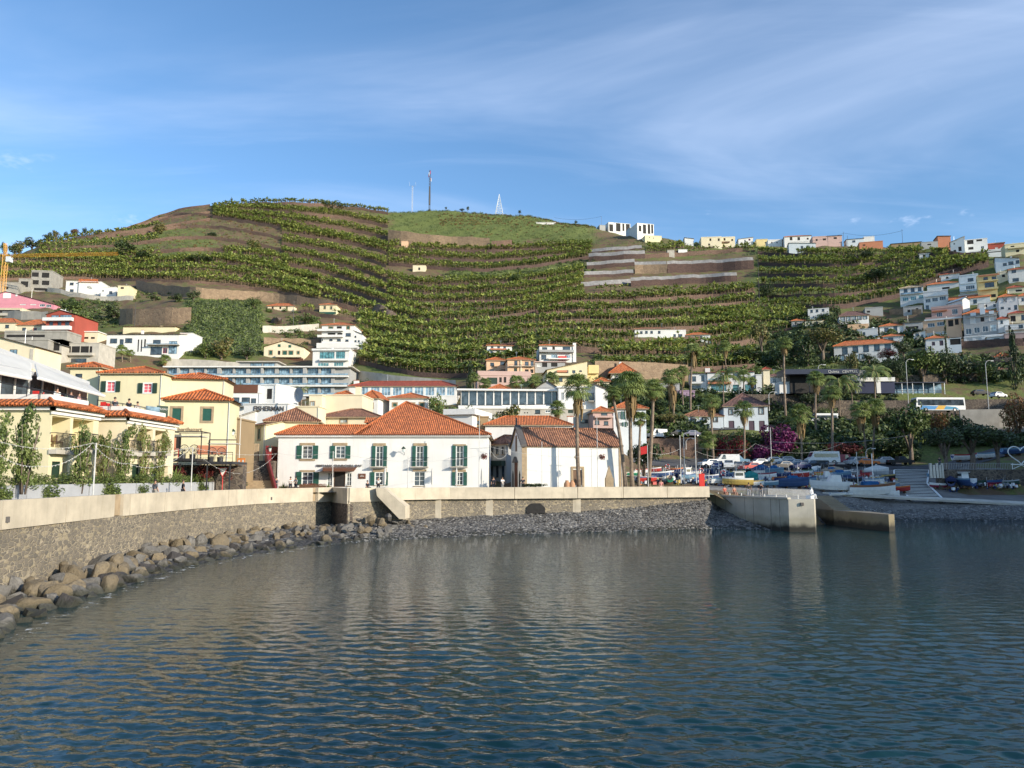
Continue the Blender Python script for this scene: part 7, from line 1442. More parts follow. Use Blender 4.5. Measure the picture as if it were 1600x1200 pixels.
for i,(xm,yb,yt,w,sp)in enumerate(((75,376,362,16,'olive'),(87,374,358,14,'yellow'),(102,374,361,10,'dark'),(116,372,356,14,'russet'),(132,368,355,9,'dark'),(50,384,370,30,'olive'),(24,392,378,22,'olive'),(6,400,376,12,'dark'),(30,388,375,26,'yellow'))):
 tree(xm,yb,yt,w,sp,['small grey green ridge tree above the crane jib','pale bare tree on the ridge','dark little tree on the ridge','reddish little tree on the ridge','dark ridge tree furthest right of its row','low thicket on the left ridge','thicket at the left end of the ridge','dark tree at the left frame edge ridge','dry thicket behind the crane'][i],'round',None,trunk=.3 if i<5 else .05,n=500,leaf=.12,group='trees along the left ridge')
for i,(xm,yb,yt,w)in enumerate(((731,329,322,5),(697,328,323,5),(812,334,328,6),(722,331,326,10),(362,314,308,5),(456,314,308,4),(493,315,309,4),(900,352,344,6))):
 tree(xm,yb,yt,w,'dark',['tiny dark tree on the bald summit','tiny bush beside the mast','tiny tree right of the white pyramid frame','low dark shrub on the bald summit','lone ridge shrub at the top left corner','tiny palm like tree on the ridge, first','tiny palm like tree on the ridge, second','dark pointed tree at the summit right end'][i],'round',None,trunk=.35,n=250,leaf=.2,group='tiny trees on the summit')
def lattice(q,a,b,w,n,r=.05,mat=None):
 a,b=Vector(a),Vector(b);d=(b-a).normalized();u=d.orthogonal().normalized()if abs(d.z)<.9 else Vector((1,0,0));v=d.cross(u);cs=[u*w+v*w,u*-w+v*w,u*-w-v*w,u*w-v*w]
 for c in cs:q.tube([a+c,b+c],r,4,mat)
 for i in range(n):
  p,p2=a.lerp(b,i/n),a.lerp(b,(i+1)/n)
  for k in range(4):q.tube([p+cs[k],p2+cs[(k+1)%4]],r*.6,3,mat)
p0=hit(3,470,200);p0=P(3,470,p0 .y);zz_=P(3,398,p0 .y).z-p0 .z
rt=empty('tower_crane',(p0 .x,p0 .y,p0 .z-12),0,'yellow tower crane with a long lattice jib reaching right','crane');zz_+=12
q=MB('crane');lattice(q,(0,0,0),(0,0,zz_),.7,22,.11);q.build('mast',rt)
q=MB('crane');e=P(184,396.5,p0 .y-6)-Vector((p0 .x,p0 .y,p0 .z-12));lattice(q,(0,0,zz_-.5),(e.x,e.y,e.z),.45,26,.085);q.build('jib',rt)
q=MB('crane');lattice(q,(0,0,zz_),(-.5,0,zz_+5),.4,5,.09);lattice(q,(0,0,zz_),(-12,2,zz_),.45,7,.08);q.build('tower_head',rt)
q=MB('bluew');q.box(.8,2.6,-1,1,zz_-3.2,zz_-1);q.build('operator_cab',rt)
def mast(px,yb,yt,label,kind):
 b=hit(px,yb,200);t=P(px,yt,b.y);rt=empty('radio_mast',b,0,label,'mast');hh=t.z-b.z
 q=MB('metal')
 if kind=='thick':
  q=MB('metald');lattice(q,(0,0,0),(0,0,hh),.45,16,.13);q.build('lattice',rt)
  for k in range(6):q=MB('redp' if k%2 else 'wframe');a=k*1.05;q.box(math.cos(a)*1.0-.18,math.cos(a)*1.0+.18,math.sin(a)*1.0-.1,math.sin(a)*1.0+.1,hh*(.72+.035*k),hh*(.80+.035*k));q.build('antenna_panel',rt)
  q=MB('metald');q.lathe([(.7,hh*.15),(.75,hh*.3),(.6,hh*.6)],8);q.build('cable_sheath',rt)
 elif kind=='thin':
  lattice(q,(0,0,0),(0,0,hh*.86),.35,14,.07);q.tube([(-2.4,0,hh*.86),(2.4,0,hh*.86)],.07,4);q.tube([(-2.4,0,hh*.86),(-2.4,0,hh)],.06,4);q.tube([(2.4,0,hh*.86),(2.4,0,hh*.98)],.06,4);q.build('lattice',rt)
 else:
  w=P(px+6,yb,b.y).x-b.x;q=MB('wframe')
  cs=[Vector((sx*w,sy*w,0))for sx,sy in((-1,-1),(1,-1),(1,1),(-1,1))];tp=Vector((0,0,hh))
  for k in range(4):
   q.tube([cs[k],tp],.12,4)
   for j in range(9):f=j/9;f2=(j+1)/9;q.tube([cs[k].lerp(tp,f),cs[(k+1)%4].lerp(tp,f2)],.06,3);q.tube([cs[k].lerp(tp,f),cs[(k+1)%4].lerp(tp,f)],.07,3)
  q.build('frame',rt)
mast(671,330,266,'tall thick telecom mast on the bald summit','thick');mast(644,330,284,'thin antenna mast left of the thick one','thin');mast(780,328,303,'white pyramid shaped metal frame on the summit','pyr')
def pole(px,yb,yt,Y,label,r=.05,mat='polew',kind='',grp='thin poles along the promenade',cat='pole'):
 b=P(px,yb,Y)if Y else hit(px,yb,100);t=P(px,yt,b.y);rt=empty('street_lamp' if kind in('lamp','arc')else 'pole',b,0,label,cat,grp);q=MB(mat);hh=t.z-b.z
 q.tube([(0,0,-.3),(0,0,hh)],[r*1.3,r],6)
 q.build('shaft',rt)
 if kind=='arc':q=MB(mat);q.tube([(0,0,hh-.05),(.3,0,hh+.5),(.9,0,hh+.75),(1.5,0,hh+.65)],r*.8,5);q.build('arm',rt);q=MB('wframe');q.box(1.3,1.9,-.14,.14,hh+.56,hh+.68);q.build('lamp_head',rt)
 if kind=='cross':q=MB(mat);q.tube([(-1.1,0,hh*.56),(1.2,0,hh*.57)],.035,4);q.build('crossbar',rt);q=MB('bougr');
 if kind in('cross','basket'):
  rr=MC.get('x');o=link('flower_basket',crown('round',SPC['crimson']if kind=='cross' else SPC['yellow'],500,.1),rt,(.5 if kind=='cross' else .1,-.1,hh*.45 if kind=='cross' else hh*.42),.55)
 if kind=='flag':q=MB('redp');q.hexa([(-.05,0,hh-.1),(-.9,.1,hh-.3),(-.85,.12,hh-1.3),(-.05,.02,hh-1.1)],[(-.05,.03,hh-.1),(-.9,.13,hh-.3),(-.85,.15,hh-1.3),(-.05,.05,hh-1.1)]);q.build('flag',rt)
 return b,t
TOPS={}
for px,yb,yt,Y,lb,kd in((145,776,692,51,'thin pale pole carrying light strings before the yellow block',''),(298,768,699,68,'thin pale pole carrying light strings before the planter end',''),(371.5,768,646,86,'tall slim utility pole behind the road signs',''),(434,766,706,90,'slim pole at the left corner of the white hotel',''),(519,766,705,90,'slim pole before the hotel entrance',''),(637,766,712,92,'short pole with furled parasol before the hotel',''),(748.5,766,650,93,'mast with crossbar and flower basket at the right hotel corner','cross'),(847,766,690,96,'slim white flagpole before the chapel left part',''),(873,766,700,96,'slim pole before the chapel middle',''),(925,766,702,97,'slim flagpole right of the palm before the chapel',''),(934,766,652,97,'mast with crossbar and flower basket before the chapel','cross'),(1013,766,695,99,'flagpole with a red flag right of the chapel','flag'),(1341.5,770,706,119,'white boat mast like pole behind the sloop',''),(1064,752,680,112,'leaning grey davit pole among the boats, left',''),(1070,752,678,113,'second grey pole among the boats',''),(1088,752,672,112,'tall grey pole among the boats with cables',''),(1207,758,668,140,'street lamp pole with hanging basket before the bougainvillea','basket')):
 TOPS[px]=pole(px,yb,yt,Y,lb,.04 if Y<100 else .055,kind=kd)
for px,yb,yt,Y,lb in((1202,640,617,175,'curved street lamp beside the manor roof'),(1420,640,566,182,'tall curved street lamp above the bus station'),(1545,640,568,180,'tall curved street lamp near the cream corner house'),(1281,630,574,188,'curved street lamp left of the filling station lettering'),(1354,728,706,150,'small street lamp by the orange car'),(1072,700,690,157,'curved lamp over the brown retaining wall')):
 pole(px,yb,yt,Y,lb,.065,kind='arc',grp='curved street lamps',cat='street lamp')
for px,yb,yt,lb in((940,358,338,'power pole on the summit right end'),(1319,388,362,'tall power pole on the right ridge'),(1411,388,358,'power pole behind the ridge sheds'),(1187,480,400,'thin pole at the edge of the banana slope'),(1325,388,368,'second power pole on the right ridge'),(458,516,470,'thin pole beside the low cream cottage'),(210,512,472,'thin pole on the rock wall')):
 pole(px,yb,yt,None,lb,.07,'metald',grp='poles on the hillside')
def cable(a,b,sag,label,r=.013,mat='canvas',grp='light strings'):
 q=MB(mat);c0=a.copy();pts=[]
 for k in range(17):f=k/16;p=a.lerp(b,f)-c0;p.z-=sag*4*f*(1-f);pts.append(p)
 q.tube(pts,r,4)
 if mat=='canvas':
  for p in pts[1:-1]:q.lathe([(.0,p.z-.09),(.025,p.z-.05),(.015,p.z)],4,(p.x,p.y))
 o=q.build('light_string' if mat=='canvas' else 'cable',loc=c0);tag(o,label,'light string' if mat=='canvas' else 'cable',grp)
t1,t2=TOPS[145][1],TOPS[298][1]
cable(P(-20,684,44),t1,.5,'upper light string from the left edge to the first pole');cable(P(-20,694,42),P(60,728,48),.4,'lower light string at the left edge');cable(P(60,728,48),t1,.5,'rising light string to the first pole')
cable(t1,t2,.5,'straight light string between the first two poles');cable(t1,P(200,724,57),.4,'falling light string right of the first pole');cable(P(200,724,57),t2,.9,'light string rising to the second pole')
cable(t2,P(432,709,92),.35,'straight light string from the second pole to the white hotel');cable(t2,P(432,709,91),2.3,'deeply sagging light string before the stairs')
cable(P(434,708,90),P(519,706,90),.35,'light string between the hotel corner and the entrance');cable(P(519,706,90),P(748,712,93),.9,'long light string along the white hotel front')
cable(P(762,694,97),P(797,700,99),1.6,'sagging light string in the alley beside the chapel');cable(P(762,697,97),P(934,712,97),.6,'light string across the chapel wall')
cable(P(1015,707,99),P(1064,700,112),.5,'light string right of the red flag pole');cable(P(1088,705,112),P(1180,693,140),1.6,'light string over the boats, left span');cable(P(1180,693,140),P(1322,690,140),1.9,'light string over the parked cars');cable(P(1088,700,112),P(1207,696,140),.5,'upper dark cable over the boats',.03,'metald');cable(P(1207,690,140),P(1420,680,150),.8,'thin cable before the bougainvillea',.02,'metal')
e1,e2=P(940,338,hit(940,358).y),P(1319,364,hit(1319,388).y);cable(P(866,340,560),e1,2,'power line over the summit',.06,'metald','power lines');cable(P(1234,378,372),e2,1.5,'power line on the right ridge',.05,'metald','power lines');cable(e2,P(1411,360,350),2,'power line between the ridge poles',.05,'metald','power lines')
for i,px in enumerate((601,675,713,753)):
 b=P(px,768,93.5);rt=empty('furled_parasol',b,0,['furled cream parasol by the waiter','furled cream parasol in the middle of the hotel front','furled cream parasol left of the last window','furled cream parasol near the flower basket mast'][i],'parasol','furled parasols before the white hotel')
 q=MB('polew');q.tube([(0,0,0),(0,0,2.9)],.03,5);q.build('pole',rt);q=MB('canvasg');q.lathe([(.05,2.8),(.13,2.4),(.17,1.6),(.11,.95),(.14,.85)][::-1],8,m='canvas');q.build('furled_canopy',rt)
q=MB('bougr');p0,p1=P(468,765,94.5),P(509,765,94.5);rt=empty('flower_box',p0 .lerp(p1,.5),0,'long box of red flowers under the left hotel window','flower box');q=MB('brownw');q.box(-1.6,1.6,-.2,.2,0,.5);q.build('box',rt);link('flowers',crown('flat',('leafb','bougr'),900,.06),rt,(0,0,.6),(1.7,.3,.35))
def sign(px,Y,z0,kind,label):
 b=P(px,766,Y);b.z=4.15;rt=empty('road_sign',b,0,label,'road sign');q=MB('redp' if kind!='x' else 'polew');q.tube([(0,0,0),(0,0,z0)],.045,6);q.build('post',rt)
 if kind=='tri':q=MB('wframe');q.prism([(-.48,z0+.75),(0,z0-.1),(.48,z0+.75)],-.06,-.03);q.build('sign_face',rt);q=MB('redp');q.tube([(-.5,-.06,z0+.78),(0,-.06,z0-.14),(.5,-.06,z0+.78),(-.5,-.06,z0+.78)],.05,4);q.build('sign_border',rt)
 if kind=='disc':
  q=MB('wframe');n=18;vs=[(.46*math.cos(6.283*k/n),-.06,z0+.35+.46*math.sin(6.283*k/n))for k in range(n)];q.add(vs+[(x,-.03,z_)for x,y,z_ in vs],[tuple(range(n-1,-1,-1)),tuple(range(n,2*n))]+[(k,(k+1)%n,n+(k+1)%n,n+k)for k in range(n)]);q.build('sign_face',rt)
 if kind=='board':
  q=MB('#.62,.20,.04,.6');q.box(-.42,.42,-.04,.04,z0-.3,z0+.75);q.build('sign_board',rt);q=MB('canvas');q.box(-.3,.3,-.06,-.04,z0-.18,z0+.02);q.box(-.3,-.12,-.06,-.04,z0+.3,z0+.55);q.box(.12,.3,-.06,-.04,z0+.3,z0+.55);q.build('sign_marks',rt)
sign(347,79,2.3,'tri','white triangular give way sign with red border');sign(370.5,81,2.0,'disc','plain white round road sign on a red post');sign(375,83,3.4,'board','small orange board above the round road sign')
wall_lamp(364,674,'dark lantern on the brown shaded side wall of the yellow house',0,84);wall_lamp(422,700,'dark lantern on the shaded hotel side wall',0,97)
BG='fishing boats hauled out on the boatyard'
def pcol(c):return '#%s'%c
COLR={'blue':'.035,.08,.20,.55','navy':'.012,.025,.10,.4','lblue':'.14,.26,.36,.55','white':'.75,.75,.73,.4','red':'.40,.035,.03,.45','yellow':'.50,.36,.10,.5','orange':'.62,.17,.03,.45','green':'.02,.22,.12,.45','teal':'.02,.28,.27,.5','brown':'.20,.085,.04,.5','beige':'.42,.34,.25,.8','grey':'.22,.23,.24,.6','black':'.02,.02,.022,.4','maroon':'.22,.02,.05,.35','silver':'.42,.44,.46,.3','dgreen':'.02,.06,.045,.5'}
def cc(n):return '#'+COLR[n]
def boat(px,py,wpx,label,hull='white',strip='blue',inner='lblue',ang=0,feats='',Y=None,Hk=1.0,bottom=None):
 base=hit(px,py,111)if Y is None else P(px,py,Y)
 if base.y>111:base.z=zt(base.x,base.y)+.02
 L=wpx/F*base.y/max(.45,abs(math.cos(R(ang))));Wd=min(2.6,L*.34);Hh=L*.17*Hk+.25
 rt=empty('fishing_boat' if 'd' not in feats else 'dinghy',(base.x,base.y,base.z+.28),R(ang),label,'boat',BG)
 n=11;secs=[];
 for i in range(n):
  t=i/(n-1.0);w=Wd/2*(math.sin(math.pi*min(1,.22+.78*t*1.0)*1.0)if t>.5 else 1-.25*(1-2*t)**2)
  w=Wd/2*((1-((t-.42)/.58)**2.2)if t>.42 else 1-.28*((.42-t)/.42)**2);w=max(w,.02)
  sh=Hh*(1+.35*t*t+.08*(1-t)**2);kz=.0+(.10*t**4)*Hh*3;secs.append((-L/2+L*t,w,sh,kz))
 V=[];mats=[]
 q=MB(cc(hull));rows=[]
 for x,w,sh,kz in secs:
  k=len(V);V+=[(x,0,kz),(x,w*.62,kz+.12*sh),(x,w*.93,sh*.55),(x,w,sh*.8),(x,w*1.03,sh),(x,w*.93,sh),(x,w*.85,sh*.55),(x,0,kz+sh*.35),(x,-w*.85,sh*.55),(x,-w*.93,sh),(x,-w*1.03,sh),(x,-w,sh*.8),(x,-w*.93,sh*.55),(x,-w*.62,kz+.12*sh)]
 m_=14;F_=[];MI=[]
 mt=[bottom or hull,bottom or hull,hull,strip,strip,inner,inner,inner,inner,strip,strip,hull,bottom or hull,bottom or hull]
 for j in range(m_):
  fs=[(i*m_+j,(i+1)*m_+j,(i+1)*m_+(j+1)%m_,i*m_+(j+1)%m_)for i in range(n-1)]
  q.add([],[],None);b=0
  kk=q.mi(cc(mt[j]))
  if not q.v:q.v=[Vector(v)for v in V]
  for f in fs:q.f.append(f);q.m.append(kk)
 q.f.append((0,1,2,3,4,5,6,7,8,9,10,11,12,13));q.m.append(q.mi(cc(hull)))
 o=q.build('hull',rt)
 if 'd' not in feats:
  for sx in(-.25,.2):
   q=MB('brownw');q.box(L*sx-.08,L*sx+.08,-Wd*.42,Wd*.42,-.3,.12);q.build('cradle_block',rt)
 for x in(-.15,.12):
  if 'c' not in feats and 't' not in feats:q=MB(cc(inner));q.box(L*x-.12,L*x+.12,-Wd*.42,Wd*.42,Hh*.78,Hh*.84);q.build('thwart',rt)
 if 'c' in feats:
  q=MB(cc('white'));q.box(-L*.22,L*.12,-Wd*.33,Wd*.33,Hh*.6,Hh+1.05,taper=.12);q.box(-L*.25,L*.16,-Wd*.37,Wd*.37,Hh+1.05,Hh+1.13);cb=q.build('cabin',rt)
  q=MB('glass');q.box(-L*.17,L*.07,-Wd*.335,-Wd*.27,Hh+.45,Hh+.85);q.box(-L*.17,L*.07,Wd*.27,Wd*.335,Hh+.45,Hh+.85);q.box(L*.095,L*.118,-Wd*.22,Wd*.22,Hh+.45,Hh+.88);q.build('cabin_window',cb)
 if 's' in feats:
  q=MB(cc('silver'));q.prism([(-L*.26,Hh*.8),(L*.1,Hh*.8),(-L*.02,Hh+1.1),(-L*.22,Hh+1.15)],-Wd*.4,Wd*.4,cc('white'));q.build('canopy',rt)
 if 'w' in feats:
  q=MB('wframe');
  for y in(-Wd*.4,Wd*.4):q.box(-.05,.05,y-.04,y+.04,Hh,Hh+1.1)
  q.box(-.05,.05,-Wd*.4,Wd*.4,Hh+1.0,Hh+1.1);q.box(-.04,.04,-Wd*.4,Wd*.4,Hh+.45,Hh+.52);q.build('windscreen_frame',rt)
 for ch,cn in(('t',None),):
  if ch in feats:
   cn=feats.split(':')[1];q=MB('#'+','.join('%.3f'%(float(v)*.75)for v in COLR[cn].split(',')[:3])+',.85');pk=Hh+(.9 if 'T' in feats else .45)
   vs=[];
   for x,w,sh,kz in secs[::2]:vs+=[(x*1.02,w*1.08,sh*.72),(x*1.02,w*1.06,sh+.06),(x*.98,0,sh+(pk-Hh)*(1-abs(x)/L*1.5)),(x*1.02,-w*1.06,sh+.06),(x*1.02,-w*1.08,sh*.72)]
   ns=len(secs[::2]);q.add(vs,[(i*5+j,(i+1)*5+j,(i+1)*5+j+1,i*5+j+1)for i in range(ns-1)for j in range(4)]+[(4,3,2,1,0),tuple((ns-1)*5+j for j in range(5))]);q.build('tarpaulin',rt)
 if 'm' in feats:q=MB('wframe');q.tube([(L*.05,0,Hh*.4),(L*.05,0,Hh+L*.62)],.07,6);q.build('mast',rt)
 if 'b' in feats:q=MB(cc('blue')if 0 else '#.03,.17,.42,.8');q.lathe([(.01,-L*.17),(.5,-L*.16),(.55,0),(.5,L*.16),(.01,L*.17)],10);q.v=[Vector((v.z-.02*L,v.x*.9,abs(v.y)*1.2+Hh+.1))for v in q.v];q.build('sail_cover',rt)
 if 'o' in feats:q=MB(cc('black'));q.box(-L*.5-.35,-L*.5-.02,-.16,.16,Hh*.7,Hh+.45);q.box(-L*.5-.22,-L*.5-.12,-.05,.05,-.05,Hh*.7);q.build('outboard_motor',rt)
 return rt
BL=[(1012,757,30,'small red hulled boat with blue gunwale behind the parapet','red','blue','grey',20,''),(1032,750,34,'low blue boat with white inside behind the flagpole','blue','white','lblue',-8,''),(1047,757,16,'upturned prow of a green and white boat','green','white','beige',75,''),(1060,750,30,'dark blue boat between the poles','navy','blue','grey',12,'o'),(1076,752,26,'light blue boat with raised cabin left of the red board','lblue','blue','white',20,'c'),(1022,741,22,'small red boat beside the grey dinghy','red','white','grey',-12,''),(1038,740,20,'round grey inflatable dinghy','grey','black','grey',25,'d'),(1056,742,22,'dark boat with an orange heap behind','navy','orange','grey',-10,''),(1004,743,22,'small white boat behind the palms','white','red','beige',10,''),(1093,756,22,'blue boat with lifebuoy beside the red board','blue','lblue','beige',30,'w'),(1101,745,26,'navy boat with blue gunwale in the second row','navy','blue','lblue',-15,''),(1118,744,18,'grey boat with square white windscreen frame','navy','white','grey',70,'w'),(1127,759,34,'turquoise edged white boat left of the yellow one','white','lblue','grey',8,''),(1153,762,46,'yellow hulled boat with white wheelhouse','yellow','white','beige',172,'c'),(1172,754,24,'boat under a rounded turquoise tarpaulin','teal','teal','teal',-10,'tT:teal'),(1189,744,28,'boat under a pointed royal blue tarpaulin','white','blue','blue',15,'tT:blue'),(1210,744,30,'boat under a long sky blue cover','lblue','lblue','lblue',0,'t:lblue'),(1196,752,36,'white boat with maroon stripe in the middle row','white','maroon','beige',4,''),(1205,763,24,'small sky blue boat behind the people on the pier','lblue','white','lblue',2,''),(1225,757,34,'dark boat with varnished inside','navy','brown','orange',10,''),(1240,765,48,'long royal blue covered boat near the pier end','blue','lblue','blue',3,'t:blue'),(1152,744,22,'yellow sterned boat in the back row','yellow','black','grey',-12,''),(1168,742,22,'black boat in the back row','black','grey','brown',10,''),(1247,750,36,'long red and white boat in the middle row','red','white','grey',0,''),(1262,744,20,'green edged boat in the back row','white','green','grey',18,''),(1276,742,18,'pale sky blue round boat in the back row','lblue','white','white',60,'d'),(1286,748,30,'yellow boat in front of the sky blue ones','yellow','orange','grey',4,''),(1301,747,30,'boat under a beige pointed tarpaulin','beige','beige','beige',-20,'tT:beige'),(1322,745,26,'dark boat with white rail at the back','navy','white','grey',12,''),(1313,752,34,'boat under a flat bright blue cover','blue','lblue','lblue',-4,'t:lblue'),(1296,758,30,'boat under a grey white peaked tarpaulin','white','beige','beige',0,'tT:silver'),(1352,748,24,'bright red boat behind the white mast','red','maroon','grey',18,''),(1370,746,34,'boat under a tall white pointed tarpaulin','silver','white','white',-14,'tT:white'),(1370,756,26,'orange red boat with yellow gunwale','orange','yellow','grey',14,''),(1388,752,24,'black and yellow striped boat','black','yellow','grey',0,''),(1366,760,34,'white boat with pale blue deck','white','lblue','lblue',6,''),(1298,771,62,'big white motor cruiser with slanted cabin on a trailer','white','white','silver',178,'s'),(1362,779,80,'long white sloop with brown stripe and blue sail cover','white','brown','beige',4,'mb'),(1388,781,34,'navy bottomed white boat bow in front of the sloop','white','white','beige',-10,''),(1407,772,30,'red hulled boat with pale gunwale beside the striped ramp','red','orange','grey',-6,''),(1394,765,26,'small sky blue boat behind the red hulled one','lblue','beige','lblue',10,''),(1460,748,20,'sky blue and white tender beside the metal frame','lblue','white','lblue',-8,'d'),(1466,766,24,'small white boat with red bottom and thin mast','white','white','beige',172,''),(1486,764,22,'boat under a dark blue tarpaulin','navy','navy','navy',60,'tT:navy'),(1502,768,24,'blue and white wheelhouse boat on a trailer','blue','lblue','white',96,'c'),(1531,770,26,'dark green boat with a heap of black nets','dgreen','dgreen','black',6,''),(1555,771,30,'royal blue boat with red bottom line below the wall','blue','blue','black',4,''),(1579,769,26,'grey green boat at the right end below the wall','dgreen','silver','grey',-16,''),(1508,722,40,'red and white boat on the upper road behind the olive trees','white','red','blue',6,''),(1540,721,34,'white boat on the upper road behind the olive trees','white','lblue','lblue',6,''),(1585,722,40,'blue boat on the upper road behind the heart frame','blue','lblue','lblue',4,''),(990,748,22,'small green boat between the big palms','green','white','beige',14,''),(1135,750,26,'blue boat with red lifebuoy in the middle row','blue','lblue','grey',-14,''),(1180,763,28,'white boat right behind the pier fence','white','yellow','beige',2,''),(1222,750,28,'navy boat behind the red and white one','navy','blue','grey',-8,''),(1262,757,30,'sky blue boat with dark nets aboard','lblue','blue','black',6,''),(1334,757,26,'black boat behind the cruiser','black','blue','grey',0,''),(1334,746,20,'small grey boat near the white mast','grey','white','grey',30,''),(1085,745,22,'white boat under the tall grey poles','white','blue','grey',10,''),(1044,746,20,'brown boat in the second row by the poles','brown','white','beige',20,''),(1112,752,22,'royal blue boat behind the turquoise edged one','blue','white','grey',-8,'')]
for a_ in BL:
 px,py,w,lb,hu,stp,inn,an,ft=a_;lo=px>1480 and py<730
 boat(px,py,w,lb,hu,stp,inn,an+rnd.uniform(-4,4),ft,Y=149 if lo else None,Hk=1.0,bottom='maroon' if 'red bottom' in lb else None)
for px,py,w,lb in((1310,779,26,'flat white tender lying on the apron below the cruiser'),(1324,778,18,'second flat white tender on the apron')):boat(px,py,w,lb,'white','silver','silver',4,'d',Hk=.5)
for i,(px,py,c,s_)in enumerate(((1022,757,'red',.7),(1034,757,'beige',.6),(1100,757,'green',.6),(1106,758,'yellow',.55),(1066,745,'orange',1.0),(1126,741,'silver',.8),(1140,741,'blue',.8),(1231,741,'white',.5),(1271,751,'white',.5),(1280,751,'white',.5),(1262,770,'blue',.9),(1344,764,'grey',.9),(1420,783,'black',.5),(1470,786,'black',.5),(1002,757,'orange',.6))):
 b=hit(px,py,111);q=MB(cc(c));q.box(-s_*.6,s_*.6,-s_*.4,s_*.4,-.1,s_*.55,taper=.08);q.box(-s_*.64,s_*.64,-s_*.44,s_*.44,s_*.5,s_*.6);o=q.build('fish_crate',loc=b,rz=rnd.uniform(-.5,.5));tag(o,'%s crate %s'%({'silver':'silver grey'}.get(c,c),['behind the parapet right of the flagpole','beside the red crate behind the parapet','right of the red board','furthest right behind the parapet end','in a heap under the grey poles','behind the square windscreen boat','in the back row by the vans','at the back of the yard by the palm','left of a matching pair near the yellow boat','right of a matching pair near the yellow boat','next to the statue','under the sloop bow','at the foot of the striped ramp','right of the ramp foot','under the biggest palm'][i]),'crate','crates among the boats')
for i,(px,py)in enumerate(((1130,752),(1273,757),(1096,748),(1043,741))):
 b=hit(px,py,111);rt=empty('lifebuoy',(b.x,b.y,b.z+1.3),rnd.uniform(-.4,.4),['red white lifebuoy near the blue middle row boat','red white lifebuoy beside the cruiser stern','red lifebuoy behind the red board','red lifebuoy by the grey poles'][i],'lifebuoy','lifebuoys on the boats');n=14
 q=MB(cc('red'))
 for k in range(n):a0,a1=6.283*k/n,6.283*(k+1)/n;q.tube([(.36*math.cos(a0),0,.36*math.sin(a0)),(.36*math.cos(a1),0,.36*math.sin(a1))],.09,5,cc('red')if k%4 else cc('white'))
 q.build('ring',rt)
